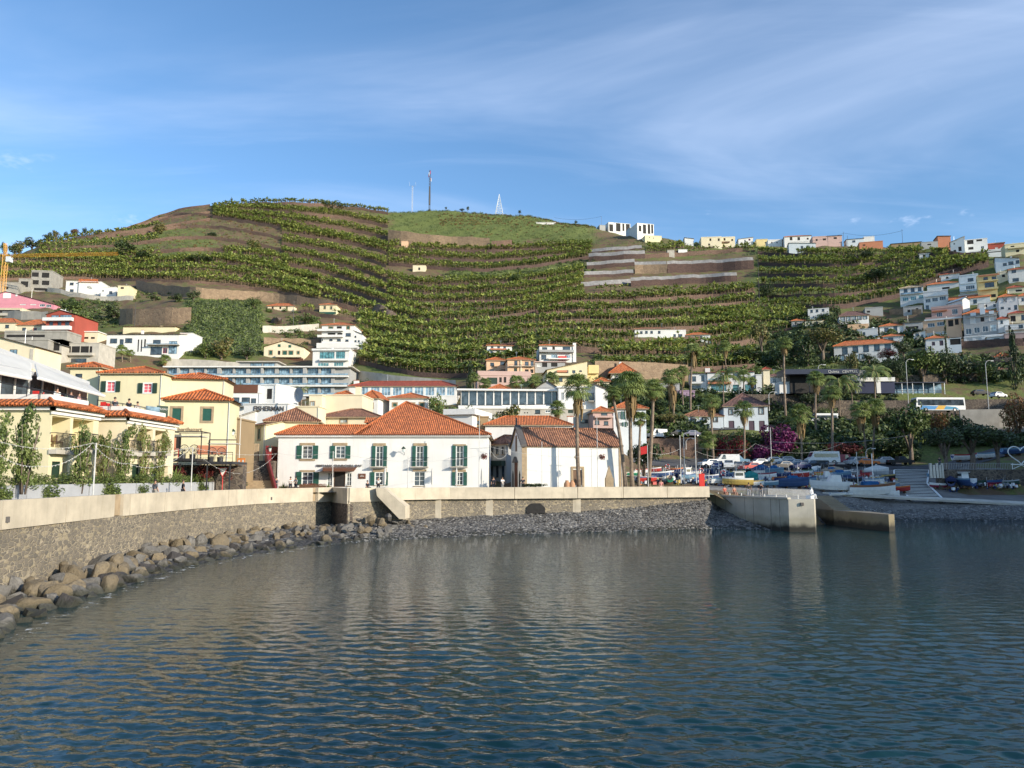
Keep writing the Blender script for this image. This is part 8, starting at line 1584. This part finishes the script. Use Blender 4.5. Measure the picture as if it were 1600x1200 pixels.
def car(px,py,lb,col='silver',kind='hatch',ang=0,Y=None,grp='cars parked behind the boats',wpx=None):
 base=hit(px,py,111)if Y is None else P(px,py,Y)
 base.z=zt(base.x,base.y)+.14 if Y is None or Y<166 else base.z
 cat={'van':'van','bus':'minibus','coach':'coach','pickup':'pickup'}.get(kind,'car')
 rt=empty({'van':'parked_van','bus':'minibus','coach':'tour_coach','pickup':'pickup_truck'}.get(kind,'parked_car'),base,R(ang),lb,cat,grp if kind!='coach' else None)
 L,Wd,Hh={'hatch':(4.0,1.7,1.45),'suv':(4.4,1.8,1.7),'van':(4.8,1.85,1.95),'bus':(6.2,2.0,2.6),'coach':(11.5,2.5,3.3),'pickup':(5.0,1.8,1.7),'sedan':(4.5,1.75,1.42)}[kind]
 l=L/2;m=cc(col)
 prof={'hatch':[(-l,.35),(l,.35),(l,.75),(l*.92,.88),(l*.5,.98),(l*.18,Hh),(-l*.6,Hh),(-l*.95,.95),(-l,.8)],'sedan':[(-l,.35),(l,.35),(l,.72),(l*.9,.85),(l*.45,.95),(l*.15,Hh),(-l*.45,Hh),(-l*.72,.98),(-l*.97,.92),(-l,.7)],'suv':[(-l,.4),(l,.4),(l,.95),(l*.55,1.1),(l*.3,Hh),(-l*.88,Hh),(-l,1.0)],'pickup':[(-l,.45),(l,.45),(l,.95),(l*.5,1.08),(l*.25,Hh),(-l*.15,Hh),(-l*.22,1.0),(-l,1.0)],'van':[(-l,.35),(l,.35),(l,.9),(l*.72,1.1),(l*.45,Hh),(-l*.97,Hh),(-l,1.2)],'bus':[(-l,.35),(l,.35),(l,1.1),(l*.8,1.4),(l*.6,Hh),(-l*.97,Hh),(-l,1.2)],'coach':[(-l,.35),(l,.35),(l,1.2),(l*.97,Hh-.1),(l*.93,Hh),(-l*.98,Hh),(-l,1.2)]}[kind]
 q=MB(m);y=Wd/2;n=len(prof);zb=1.0 if kind not in('coach','bus')else 1.5
 def yy(z):return y*(1-.16*max(0,(z-zb)/(Hh-zb+.01)))if kind not in('coach','van','bus')else y*(1-.05*max(0,(z-1)/Hh))
 vs=[(x,-yy(z),z)for x,z in prof]+[(x,yy(z),z)for x,z in prof]
 q.add(vs,[tuple(range(n)),tuple(range(2*n-1,n-1,-1))]+[(i,n+i,n+(i+1)%n,(i+1)%n)for i in range(n)]);q.build('body',rt)
 g=MB('glass');wz0,wz1=(zb+.05,Hh-.1)if kind not in('coach','bus')else(1.45,Hh-.45)
 xa,xb={'hatch':(-l*.66,l*.24),'sedan':(-l*.5,l*.22),'suv':(-l*.82,l*.33),'pickup':(-l*.12,l*.28),'van':(l*.1,l*.5),'bus':(-l*.9,l*.6),'coach':(-l*.95,l*.93)}[kind]
 for s_ in(-1,1):
  b0,b1=yy(wz0)+.012,yy(wz1)+.012;q4=[(xa,s_*b0,wz0),(xb,s_*b0,wz0),(xb-(wz1-wz0)*.55*(kind not in('coach','bus')),s_*b1,wz1),(xa+.12,s_*b1,wz1)];g.add(q4+[(x,yv-s_*.02,z)for x,yv,z in q4],[(0,1,2,3)if s_<0 else(3,2,1,0),(4,7,6,5)if s_<0 else(5,6,7,4)])
 for(xx0,z0_),(xx1,z1_)in zip(prof[:-1],prof[1:]):
  if z1_==Hh and xx1>0 or(z0_==Hh and xx0<0 and kind!='pickup')or(kind=='coach' and z0_==1.2 and xx0>0):
   p0,p1=Vector((xx0,0,z0_)),Vector((xx1,0,z1_));d=p1-p0;nn=Vector((d.z,0,-d.x)).normalized()*.015;a_,b_=p0+d*.12+nn,p1-d*.12+nn
   if abs(d.z)>.25:g.add([(a_.x,-yy(a_.z)*.86,a_.z),(a_.x,yy(a_.z)*.86,a_.z),(b_.x,yy(b_.z)*.86,b_.z),(b_.x,-yy(b_.z)*.86,b_.z)],[(0,1,2,3)])
 g.build('windows',rt)
 for sx in((-.62,.62)if kind!='coach' else(-.55,.62)):
  for s_ in(-1,1):
   w=MB('rubber');r_=.32 if kind not in('coach','bus')else .46;n2=12;ring=[(l*sx+r_*math.cos(6.283*k/n2),r_+r_*math.sin(6.283*k/n2))for k in range(n2)];w.prism(ring,s_*y-.1,s_*y+.03*1);wo=w.build('wheel',rt);w=MB('metal');ring=[(l*sx+r_*.55*math.cos(6.283*k/n2),r_+r_*.55*math.sin(6.283*k/n2))for k in range(n2)];w.prism(ring,s_*(y+.01)-.03,s_*(y+.01)+.035);w.build('rim',wo)
 for s_ in(-1,1):w=MB('canvas');w.box(l-.04,l+.03,s_*y*.7-.16,s_*y*.7+.16,.62,.78);w.build('headlight',rt)
 for s_ in(-1,1):w=MB(cc('red'));w.box(-l-.03,-l+.04,s_*y*.78-.1,s_*y*.78+.1,.72,.95);w.build('tail_light',rt)
 if kind=='coach':
  w=MB('#.62,.35,.03,.4')
  for ya,yb in((-y-.015,-y-.005),(y+.005,y+.015)):
   w.prism([(-l*.1,.5),(l*.25,.5),(l*.1,1.42),(-l*.2,1.42)],ya,yb);w.prism([(l*.25,.5),(l*.85,.5),(l*.8,1.42),(l*.12,1.3)],ya,yb,'#.03,.22,.5,.4');w.prism([(-l*.75,.5),(-l*.1,.5),(-l*.2,1.3),(-l*.6,1.1)],ya,yb,'#.03,.25,.42,.4')
  w.build('painted_swoosh',rt)
 return rt
CARS=[(1108,731,'white hatchback at the left end of the car park','white','hatch',200),(1122,734,'navy car between the white hatchback and white suv','navy','hatch',250),(1139,735,'white suv facing the boats left of the palm','white','suv',255),(1135,727,'white box van at the back by the red palm base','white','van',180),(1150,727,'pale blue pickup at the back of the car park','lblue','pickup',0),(1155,735,'blue grey car beside the red one','grey','hatch',245),(1172,737,'bright red car in the front row','red','hatch',205),(1190,730,'white estate car behind the red one','white','sedan',10),(1202,734,'black car left of the lamp pole','black','sedan',215),(1222,735,'black car right of the lamp pole','black','hatch',200),(1205,727,'white car in the back row behind the lamp pole','white','hatch',180),(1240,731,'silver car in the middle of the row','silver','sedan',205),(1250,736,'dark blue car before the silver one','navy','hatch',205),(1226,726,'silver blue car in the back row','silver','hatch',185),(1262,733,'silver grey car left of the palm trunk','silver','hatch',215),(1278,735,'black suv below the white minibus','black','suv',205),(1294,736,'black hatchback right of the black suv','black','hatch',195),(1285,728,'white high roofed minibus in the back row','white','bus',180),(1313,736,'dark car with red lights below the maroon van','black','hatch',20),(1316,727,'maroon van beside the white minibus','maroon','van',0),(1338,729,'silver green off road car near the orange one','silver','suv',195),(1354,729,'orange car with white panels','orange','sedan',0),(1380,727,'silver five door hatchback parked alone','silver','hatch',180),(1406,728,'dark pickup behind the silver hatchback','black','pickup',0)]
for px,py,lb,c,k,an in CARS:car(px,py,lb,c,k,an)
car(1000,688,'dark van on the ramp above the brown wall','black','van',200,162,'vehicles on the ramp road');car(1026,687,'white van on the ramp above the brown wall','white','van',210,162,'vehicles on the ramp road');car(1058,683,'black car on the ramp above the brown wall','black','hatch',190,163,'vehicles on the ramp road');car(1078,682,'dark car with bright grille on the ramp','navy','sedan',200,163,'vehicles on the ramp road');car(985,688,'black car at the left end of the ramp','black','hatch',200,161,'vehicles on the ramp road')
car(1287,664,'long white minibus on the bus road behind the palms','white','bus',180,176,'vehicles on the bus road');b=car(1466,644,'blue white and yellow tour coach on the hill road','white','coach',176+6,177,'vehicles on the hill road')
car(1532,618,'dark car beside the bus station','black','hatch',0,190,'vehicles on the hill road');car(1560,622,'white car near the cream corner house','white','hatch',20,186,'vehicles on the hill road');car(1330,606,'white car under the filling station canopy','silver','suv',180,189,'vehicles on the hill road')
rp=[(1396,783),(1470,783),(1455,760),(1452,737),(1396,737)]
def gp(px,py,up=.0):p=hit(px,py,111);return Vector((p.x,p.y,zt(p.x,p.y)+up))
q=MB('yard');q.poly([gp(px,py,.10)for px,py in rp],.3);o=q.build('slipway_ramp');tag(o,kind='structure')
rt=empty('striped_ramp',gp(1425,765),0,'boat ramp crossed by many parallel white sleepers between white kerbs','ramp');c0=rt.location.copy()
def bar(a,b,w,name,hgt=.12):q=MB('wframe');d=(b-a).normalized();s_=Vector((-d.y,d.x,0))*w;q.hexa([v-c0 for v in(a-s_,b-s_,b+s_,a+s_)],[v-c0+Vector((0,0,hgt))for v in(a-s_,b-s_,b+s_,a+s_)]);q.build(name,rt)
for k in range(19):
 f=k/18.0;py=738.5+f*42;xl=np.interp(py,[737,757,783],[1397,1397,1424]);xr=np.interp(py,[737,757,783],[1452,1449,1473]);bar(gp(xl,py,.14),gp(xr,py+1.2,.14),.055,'sleeper',.06)
bar(gp(1397,737,.14),gp(1397,757,.14),.14,'kerb');bar(gp(1417,776,.14),gp(1424,784,.14),.12,'kerb');bar(gp(1452,737,.14),gp(1449,757,.14),.14,'kerb');bar(gp(1449,758,.14),gp(1474,783,.14),.14,'kerb');bar(gp(1397,736.5,.14),gp(1452,736.5,.14),.1,'kerb')
q=MB('concl');q.poly([gp(px,py,.12)for px,py in((1240,788),(1640,786),(1640,783),(1240,783))]if 0 else[Vector((wp(px,Yv,0).x,Yv,zt(wp(px,Yv,0).x,Yv)+.10))for px,Yv in((1285,117.8),(1620,117.8),(1620,119.0),(1285,119.0))],.3);tag(q.build('apron_edge_slab'),kind='structure')
def fence(pts,hgt,label,step=.14,mat='metal',name='picket_fence',r=.014):
 c0=pts[0].copy();rt=empty(name,c0,0,label,'fence');q=MB(mat);q2=MB(mat)
 for a,b in zip(pts[:-1],pts[1:]):
  L=(b-a).length;n=int(L/step)
  for i in range(n):p=a.lerp(b,i/n)-c0;q.box(p.x-r,p.x+r,p.y-r,p.y+r,p.z+.1,p.z+hgt)
  for z in(.12,hgt-.04):q2 .tube([a-c0+Vector((0,0,z)),b-c0+Vector((0,0,z))],.025,4)
 q.build('pickets',rt);q2 .build('rails',rt)
zp=3.75
fence([wp(1106,112,zp),wp(1200,104.5,zp),wp(1238,98,zp),wp(1266,93.2,zp)],1.05,'metal picket fence along the back of the pier',.2,'polew',r=.022)
q=MB('polew');pk=[wp(p,y,zp)for p,y in((1122,104),(1140,101.5),(1158,99.2),(1176,97),(1194,94.8),(1212,92.8),(1228,91.2),(1246,90.6))]
for i,p in enumerate(pk):q=MB('canvas');q.lathe([(.09,0),(.08,.35),(.05,.5)],8,(0,0));o=q.build('bollard',loc=p);tag(o,'%s short white bollard on the pier, counted from the quay'%ORD[i].replace('topmost','first'),'bollard','bollards on the pier')
fence([Vector((wp(1476,129.5,0).x,129.5,7.45)),Vector((wp(1590,129.5,0).x,129.5,7.45))],1.15,'grey picket fence on top of the boatyard wall',.28,'metal',r=.025)
q=MB('metald');
for i,px in enumerate((1456,1461,1466,1471,1474)):
 b=wp(px,126.5,0);q=MB('metal');q.box(-.2,.2,-.15,.15,0,2.4-.3*(i%2));o=q.build('steel_pile',loc=(b.x,b.y,6.1));tag(o,'%s tall steel plate beside the boatyard wall'%ORD[i].replace('topmost','first'),'steel plate','steel plates beside the boatyard wall')
rt=empty('heart_frame',Vector((wp(1599,127.0,0).x,127.0,7.5)),0,'white heart shaped photo frame at the right edge','heart frame');pts=[]
for k in range(41):t=2*math.pi*k/40;pts.append((2.05*(16*math.sin(t)**3)/16,0,2.5+1.35*(13*math.cos(t)-5*math.cos(2*t)-2*math.cos(3*t)-math.cos(4*t))/13))
q=MB('wframe');q.tube(pts,.09,8);q.build('heart_outline',rt,smooth=True);q=MB('wframe');q.tube([(-1.5,0,0),(-1.5,0,1.0)],.06,5);q.tube([(1.2,0,0),(1.2,0,1.0)],.06,5);q.box(-1.7,1.3,-.05,.05,.75,.9);q.tube([(-1.4,0,.1),(0,0,.7),(1.1,0,.1)],.05,5);q.build('lettered_base',rt)
b=P(1106,766,101.5)if 0 else wp(1101,101.4,ZG);q=MB('#.62,.03,.02,.5');q.box(-.35,.35,-.12,.12,0,P(1101,740,101.4).z-ZG);o=q.build('red_board',loc=(wp(1097,101.6,0).x,101.6,ZG));tag(o,'tall bright red board at the end of the quay wall','board')
q=MB('canvas');b0=P(990,752,104);q.hexa([(-2.2,-1,-.5),(4.2,-1,-.9),(4.2,1.5,-.9),(-2.2,1.5,-.4)],[(-2.2,-1,-.45),(4.2,-1,-.85),(4.2,1.5,-.85),(-2.2,1.5,-.35)]);o=q.build('canvas_awning',loc=(b0 .x,b0 .y,b0 .z+1.3));tag(o,'cream canvas shade strung between the palms','canopy');
for i,(px,c)in enumerate(((858,'terra'),(866,'terra'))):
 p0=P(886+i*8,765,98.0);q=MB('#.45,.24,.13,.7');q.lathe([(.05,0),(.3,.05),(.42,.5),(.38,.95),(.2,1.25),(.24,1.35)],12);o=q.build('clay_jar',loc=(p0 .x,p0 .y,4.5));tag(o,'big terracotta jar by the chapel side door, %s one'%('left','right')[i],'jar','terracotta jars')
def chain(name,V,E,Rr,mat,parent,sub=1):
 me=bpy.data.meshes.new(name);me.from_pydata(V,E,[]);o=bpy.data.objects.new(name,me);COL.objects.link(o);o.parent=parent
 me.materials.append(M(mat));o.modifiers.new('skin','SKIN');
 sv=me.skin_vertices[0].data if me.skin_vertices else None
 if sv is None:return o
 for i,r_ in enumerate(Rr):sv[i].radius=(r_,r_)if not hasattr(r_,'__len__')else r_
 sv[0].use_root=True
 s=o.modifiers.new('sub','SUBSURF');s.levels=sub;s.render_levels=sub;return o
def person(p,rz,lb,shirt,trousers,hair='.02,.012,.008,.6',pose='stand',arms='down',grp=None,mat=None):
 rt=empty('person',p,rz,lb,'person',grp);sit=pose=='sit'
 hz=.50 if sit else .93;sh=hz+.50;nk=hz+.58;hd=hz+.72;ln=.12 if pose=='lean' else 0
 if sit:kL,kR,fL,fR=(-.12,-.44,hz+.02),(.12,-.44,hz+.02),(-.12,-.48,.05),(.13,-.5,.05)
 else:kL,kR,fL,fR=(-.11,-.04,.5),(.12,.05,.5),(-.12,.0,.06),(.14,.12,.06)
 if arms=='down':eL,hL,eR,hR=(-.27,-.02,hz+.22),(-.27,-.12,hz-.03),(.27,.0,hz+.22),(.27,-.1,hz-.03)
 elif arms=='front':eL,hL,eR,hR=(-.26,-.08,hz+.22),(-.08,-.32,hz+.3),(.26,-.08,hz+.22),(.08,-.32,hz+.32)
 else:eL,hL,eR,hR=(-.27,-.05,hz+.22),(-.25,-.25,hz+.12),(.3,-.15,hz+.36),(.22,-.25,hz+.62)
 V=[(0,0,hz),(0,-ln*.5,hz+.28),(0,-ln,sh),(0,-ln,nk),(0,-ln-.01,hd-.03),(0,-ln-.01,hd+.1),(-.2,-ln,sh-.02),eL,hL,(.2,-ln,sh-.02),eR,hR,(-.1,0,hz-.04),kL,fL,(.1,0,hz-.04),kR,fR,(fL[0],fL[1]-.16,.04),(fR[0],fR[1]-.16,.04),(hL[0],hL[1]-.05,hL[2]-.07),(hR[0],hR[1]-.05,hR[2]-.07)]
 V=[tuple(v)for v in V]
 E=[(0,1),(1,2),(2,3),(3,4),(4,5),(2,6),(6,7),(7,8),(2,9),(9,10),(10,11),(0,12),(12,13),(13,14),(0,15),(15,16),(16,17),(14,18),(17,19),(8,20),(11,21)]
 Rr=[.13,.125,.12,.055,.085,.07,.07,.045,.035,.07,.045,.035,.095,.065,.045,.095,.065,.045,.035,.035,.03,.03]
 m_=mat or 'skin';chain('body',V,E,Rr,m_,rt)
 if mat:return rt
 sV=[V[0],V[1],V[2],V[6],V[7],V[9],V[10]];chain('shirt',sV,[(0,1),(1,2),(2,3),(3,4),(2,5),(5,6)],[.155,.15,.14,.088,.062,.088,.062],'#'+shirt,rt)
 tV=[V[0],V[12],V[13],tuple(Vector(V[13]).lerp(Vector(V[14]),.85)),V[15],V[16],tuple(Vector(V[16]).lerp(Vector(V[17]),.85))];chain('trousers',tV,[(0,1),(1,2),(2,3),(0,4),(4,5),(5,6)],[.15,.115,.085,.065,.115,.085,.065],'#'+trousers,rt)
 q=MB('#'+hair);q.lathe([(.02,-.02),(.098,.02),(.105,.08),(.085,.15),(.03,.185)],10,(0,-ln+.02));o=q.build('hair',rt,smooth=True);o.location=(0,0,hd)
 q=MB('dark');q.box(-.05,-.025,-.1,-.085,0,.015);q.box(.025,.05,-.1,-.085,0,.015);o=q.build('eyes',rt);o.location=(0,-ln,hd+.04)
 return rt
def gpos(px,Y):a=ray(px,765)[0];return Vector((a*Y,Y,4.15 if px<400 else 4.5))
BK='.015,.018,.03,.8';GYc='.10,.11,.13,.8';WHc='.7,.7,.68,.8'
person(gpos(242,60.5)+Vector((0,0,.15)),R(150),'person in a dark grey jacket walking past the planter',GYc,'.3,.28,.25,.8');person(gpos(286,68)+Vector((0,0,.1)),R(120),'person in a black jacket walking behind the parapet',BK,BK,'.08,.05,.03,.6')
person(gpos(453.5,93),R(10),'person in a white shirt talking by the hotel corner',WHc,BK,arms='front');person(gpos(462,93.5),R(-30),'person in a patterned grey top beside the one in white','.22,.24,.26,.8',BK,arms='front');person(gpos(431.5,91),R(30),'person in dark clothes leaning at the foot of the red parapet',BK,BK)
person(gpos(591,93),R(170),'waiter in a white shirt standing before the hotel window',WHc,BK,arms='front');person(gpos(574,93.5),R(60),'seated person in black beside the signboard',BK,BK,pose='sit');person(gpos(785,96.5),R(40),'person in a pale shirt in the alley left of the chapel',WHc,'.2,.2,.2,.8',pose='stand',arms='front');person(gpos(817,98),R(0),'person in dark clothes at the chapel corner',BK,BK);person(gpos(771,97),R(0),'person in black deep in the alley shade',BK,BK)
person(wp(1189,96.5,zp),R(-30),'person in a black top and grey trousers photographing from the pier','.02,.015,.02,.8','.25,.24,.24,.8',arms='up');person(wp(1170,99.5,zp),R(160),'person in a dark patterned top on the pier','.05,.05,.04,.8','.3,.3,.32,.8');person(wp(1132,104,zp),R(20),'person in red and white sitting low on the pier','.5,.12,.08,.8','.4,.2,.15,.8',pose='sit')
person(wp(1147,102.5,zp),R(20),'person in terracotta clothes sitting on the pier','.4,.18,.12,.8','.35,.2,.15,.8',pose='sit');person(wp(1033,102.2,ZG),R(0),'person in a pink shirt behind the parapet','.6,.25,.22,.8','.5,.35,.3,.8');person(Vector((wp(1471,131,0).x,131,7.9)),R(0),'person in black standing by the boatyard fence',BK,GYc)
person(Vector((-35.2,59.2,zf+.15)),R(70),'diner in a white shirt on the roof terrace',WHc,GYc,pose='sit');person(Vector((-35.5,61.6,zf+.15)),R(80),'diner in dark clothes on the roof terrace',BK,BK,pose='sit');person(Vector((-35.4,62.6,zf+.15)),R(100),'diner in pink beside the turquoise chair','.5,.3,.3,.8',GYc,pose='sit')
person(Vector((-34.0,65.6,zf2+.15)),R(60),'guest in grey on the second roof terrace',GYc,GYc,pose='sit');person(Vector((-34.2,68.4,zf2+.3)),R(250),'guest in black raised above the others on the second terrace',BK,'.1,.1,.15,.8',pose='sit');person(Vector((-34.0,69.6,zf2+.15)),R(60),'guest in a pale top at the end of the second terrace','.5,.45,.4,.8',GYc,pose='sit')
st=person(wp(1268,91.0,zp),R(35),'white statue of a seated figure at the end of the pier','','',pose='sit',mat='statue');st.name='seated_statue';st['category']='statue';st.location.z-=.0
q=MB('statue');q.box(-.35,.35,-.05,.55,0,.38);q.build('plinth',st)
def banana_template(seed,hi=True):
 rs=random.Random(seed);V=[];Q=[];mi=[]
 def quad(a,b,c,d,m):k=len(V);V.extend([a,b,c,d]);Q.append((k,k+1,k+2,k+3));mi.append(m)
 hgt=rs.uniform(1.3,1.8);nt_=4
 for k in range(nt_):
  a0,a1=2*math.pi*k/nt_,2*math.pi*(k+1)/nt_;r0,r1=.16,.10
  quad((r0*math.cos(a0),r0*math.sin(a0),-.6),(r0*math.cos(a1),r0*math.sin(a1),-.6),(r1*math.cos(a1),r1*math.sin(a1),hgt),(r1*math.cos(a0),r1*math.sin(a0),hgt),2)
 nl=9 if hi else 7
 for i in range(nl):
  az=2*math.pi*i/nl*1.62+rs.uniform(-.3,.3);up=rs.uniform(.35,1.25)if i else 1.45;Ln=rs.uniform(1.3,1.9);w=rs.uniform(.26,.38)
  prev=Vector((0,0,hgt));ns=4 if hi else 3;el=up;m=rs.choice([0,0,1]);pts=[prev]
  for s_ in range(ns):
   prev=prev+Vector((math.cos(az)*math.cos(el),math.sin(az)*math.cos(el),math.sin(el)))*Ln/ns;el-=rs.uniform(.3,.55);pts.append(prev)
  sd_=Vector((-math.sin(az),math.cos(az),0));ws=([.12,.8,1,.75,.1]if hi else[.15,1,.9,.1])
  for s_ in range(ns):
   a,b=pts[s_],pts[s_+1];dr=Vector((0,0,-.12*w/.3))
   quad(a-sd_*w*ws[s_]+dr*ws[s_],a,b,b-sd_*w*ws[s_+1]+dr*ws[s_+1],m);quad(a,a+sd_*w*ws[s_]+dr*ws[s_],b+sd_*w*ws[s_+1]+dr*ws[s_+1],b,m)
 return np.array([tuple(v)for v in V]),np.array(Q),np.array(mi)
def bake(name,pts,T,mats):
 Vs,Qs,Ms=[],[],[];off=0
 for k,(V,Q,mi)in enumerate(T):
  P_=pts[k::len(T)];n=len(P_)
  if not n:continue
  th=TRS.rand(n)*6.28;c,s_=np.cos(th),np.sin(th);sc=P_[:,3]
  X=(V[None,:,0]*c[:,None]-V[None,:,1]*s_[:,None])*sc[:,None]+P_[:,0:1];Y=(V[None,:,0]*s_[:,None]+V[None,:,1]*c[:,None])*sc[:,None]+P_[:,1:2];Z=V[None,:,2]*sc[:,None]+P_[:,2:3]
  Vs.append(np.stack([X,Y,Z],-1).reshape(-1,3));Qs.append((Q[None]+np.arange(n)[:,None,None]*len(V)).reshape(-1,4)+off);Ms.append(np.tile(mi,n));off+=n*len(V)
 return npmesh(name,np.vstack(Vs),np.vstack(Qs),mats,np.concatenate(Ms))
PL=np.array(PLANTS);PL=PL[np.argsort(PL[:,1])]
keep=np.ones(len(PL),bool)
for h_ in HOUSES:
 c,s_=math.cos(h_['th']),math.sin(h_['th']);dx=PL[:,0]-h_['C'].x;dy=PL[:,1]-h_['C'].y
 u=dx*c+dy*s_;v=-dx*s_+dy*c
 keep&=~((u>h_['sL']-1.6)&(u<h_['sR']+1.6)&(v>-11)&(v<h_['D']+1.2))
for(x,y,r)in CLEAR:keep&=((PL[:,0]-x)**2+(PL[:,1]-y)**2)>r*r
PL=PL[keep]
near,far=PL[:290],PL[290:]
BT=[]
for s_ in range(5):
 V,Q,mi=banana_template(s_);me=npmesh('banana_plant',V,Q,['ban1','ban2','bantrunk'],mi);BT.append(me.data);bpy.data.objects.remove(me)
for i,p in enumerate(near):
 o=bpy.data.objects.new('banana_plant',BT[i%5]);COL.objects.link(o);o.location=tuple(p[:3]);s_=p[3]*1.05;o.scale=(s_,s_,s_*1.05);o.rotation_euler=(0,0,TRS.rand()*6.28)
 tag(o,'broad leaved banana plant in the front rows of the plantation','banana plant','banana plants in the front rows')
o=bake('banana_plants',far,[banana_template(20+k,False)for k in range(8)],['ban1','ban2','bantrunk'])
tag(o,'rows of banana plants covering the terraced hill','banana plants',kind='stuff')
print('PLANTS',len(PL))
def tuft_template(seed,n=7,h=.5,w=.12,spread=.5):
 rs=random.Random(seed);V=[];Q=[]
 for i in range(n):
  a=rs.uniform(0,6.28);b=Vector((rs.uniform(-spread,spread),rs.uniform(-spread,spread),-.1));sd_=Vector((math.cos(a),math.sin(a),0))*w;t=b+Vector((rs.uniform(-.3,.3),rs.uniform(-.3,.3),rs.uniform(.5,1)))*h*1.3
  k=len(V);V+=[b-sd_,b+sd_,t+sd_*.4,t-sd_*.4];Q.append((k,k+1,k+2,k+3))
 return np.array([tuple(v)for v in V]),np.array(Q),np.zeros(n,int)
def scatter(name,boxes,T,mats,sc=(.7,1.4),y0=100):
 pts=[]
 for(x0,x1,ya,yb,n)in boxes:
  for _ in range(n):
   p=hit(TRS.uniform(x0,x1),TRS.uniform(ya,yb),y0);pts.append((p.x,p.y,p.z-.05,TRS.uniform(*sc)))
 o=bake(name,np.array(pts),T,mats);tag(o,kind='stuff');return o
scatter('grass',[(610,930,322,378,1400),(230,450,320,410,900),(60,230,355,410,350),(925,1180,372,400,300),(700,900,405,432,400),(540,610,320,335,60)],[tuft_template(k,10,.8,.10,1.0)for k in range(6)],['grassg'])
def leafball(seed,n=60,r=1.0,leaf=.22,sy=1,sz=.8):
 rs=random.Random(seed);V=[];Q=[]
 for i in range(n):
  d=Vector((rs.gauss(0,1),rs.gauss(0,1),rs.gauss(0,1))).normalized();k=rs.uniform(.55,1.05)*r*(1+.25*math.sin(d.x*5+seed)*math.sin(d.y*4))
  c=Vector((d.x*k,d.y*k*sy,max(-.1,d.z*k*sz)+.35*r*sz));nrm=(d+Vector((rs.gauss(0,.5),rs.gauss(0,.5),rs.gauss(0,.5)))).normalized()
  u=nrm.orthogonal().normalized();v=nrm.cross(u);a=rs.uniform(0,6.28);u,v=u*math.cos(a)+v*math.sin(a),v*math.cos(a)-u*math.sin(a);L_=leaf*rs.uniform(.6,1.3)
  q=len(V);V+=[c-u*L_-v*L_*.5,c+u*L_-v*L_*.5,c+u*L_+v*L_*.5,c-u*L_+v*L_*.5];Q.append((q,q+1,q+2,q+3))
 return np.array([tuple(v)for v in V]),np.array(Q),np.array([rs.choice([0,0,1])for _ in range(n)])
scatter('ground_cover',[(292,406,470,556,1500),(85,185,470,512,300),(1000,1300,600,650,120),(1180,1420,560,600,300),(1020,1130,600,640,150),(1100,1400,684,716,500),(1280,1400,610,655,250),(1380,1560,560,590,250),(560,660,478,500,60),(690,900,408,432,300),(870,930,400,425,120)],[leafball(k,46,.9,.2)for k in range(6)],['leafg','leafo'],(.6,1.3))
scatter('slope_creeper',[(292,408,470,556,900),(85,185,470,512,160),(1190,1240,640,700,40)],[leafball(k+70,60,1.1,.2)for k in range(5)],['leafl','leafo'],(.5,1.2))
scatter('undergrowth',[(1236,1425,664,722,420),(1000,1320,614,668,170),(1330,1600,560,600,260),(1190,1310,480,572,260),(1300,1420,505,540,90),(1410,1470,520,545,60),(1400,1600,655,700,220),(1000,1100,640,684,120),(930,1000,600,640,60),(1120,1240,545,572,80)],[leafball(k+30,70,1.5,.26)for k in range(5)],['leafd','leafg'],(.8,1.7))
scatter('dry_scrub',[(685,800,334,352,260),(800,930,338,356,200),(250,440,335,410,260),(610,925,330,376,120),(60,240,360,405,160)],[leafball(k+50,34,.8,.2)for k in range(4)],['leafb','leafy'],(.5,1.2))
def gear(seed):
 rs=random.Random(seed);V=[];Q=[];mi=[]
 for _ in range(9):
  x,y,z=rs.uniform(-1.6,1.6),rs.uniform(-.9,.9),rs.uniform(-.1,.5);a,b,c=rs.uniform(.06,.38),rs.uniform(.05,.25),rs.uniform(.05,.28);m=rs.randrange(7);k=len(V);t=rs.uniform(.6,1)
  V+=[(x-a,y-b,z-.2),(x+a,y-b,z-.2),(x+a,y+b,z-.2),(x-a,y+b,z-.2),(x-a*t,y-b*t,z+c),(x+a,y-b*t,z+c*t),(x+a*t,y+b,z+c),(x-a*t,y+b*t,z+c*.8)]
  for f in((4,5,6,7),(0,1,5,4),(1,2,6,5),(2,3,7,6),(3,0,4,7)):Q.append(tuple(k+i for i in f));mi.append(m)
 for _ in range(3):
  x,y=rs.uniform(-1.6,1.6),rs.uniform(-.8,.8);k=len(V);dx,dy,h=rs.uniform(-.3,.3),rs.uniform(-.3,.3),rs.uniform(.8,1.9);V+=[(x-.025,y,0),(x+.025,y,0),(x+dx+.02,y+dy,h),(x+dx-.02,y+dy,h)];Q.append((k,k+1,k+2,k+3));mi.append(rs.choice([0,3]))
 return np.array(V),np.array(Q),np.array(mi)
scatter('fishing_gear',[(992,1110,741,758,75),(1110,1250,739,760,95),(1250,1392,739,764,85),(1480,1596,766,771,22)],[gear(k)for k in range(8)],[cc('white'),cc('navy'),cc('blue'),cc('grey'),cc('red'),cc('yellow'),cc('black')],(.7,1.2),111)
scatter('hillside_scrub',[(1000,1190,556,590,150),(925,1000,560,574,50),(440,500,495,540,60),(396,500,486,520,60),(200,290,452,472,40)],[leafball(k+90,60,1.2,.22)for k in range(4)],['leafg','leafl'],(.6,1.4))
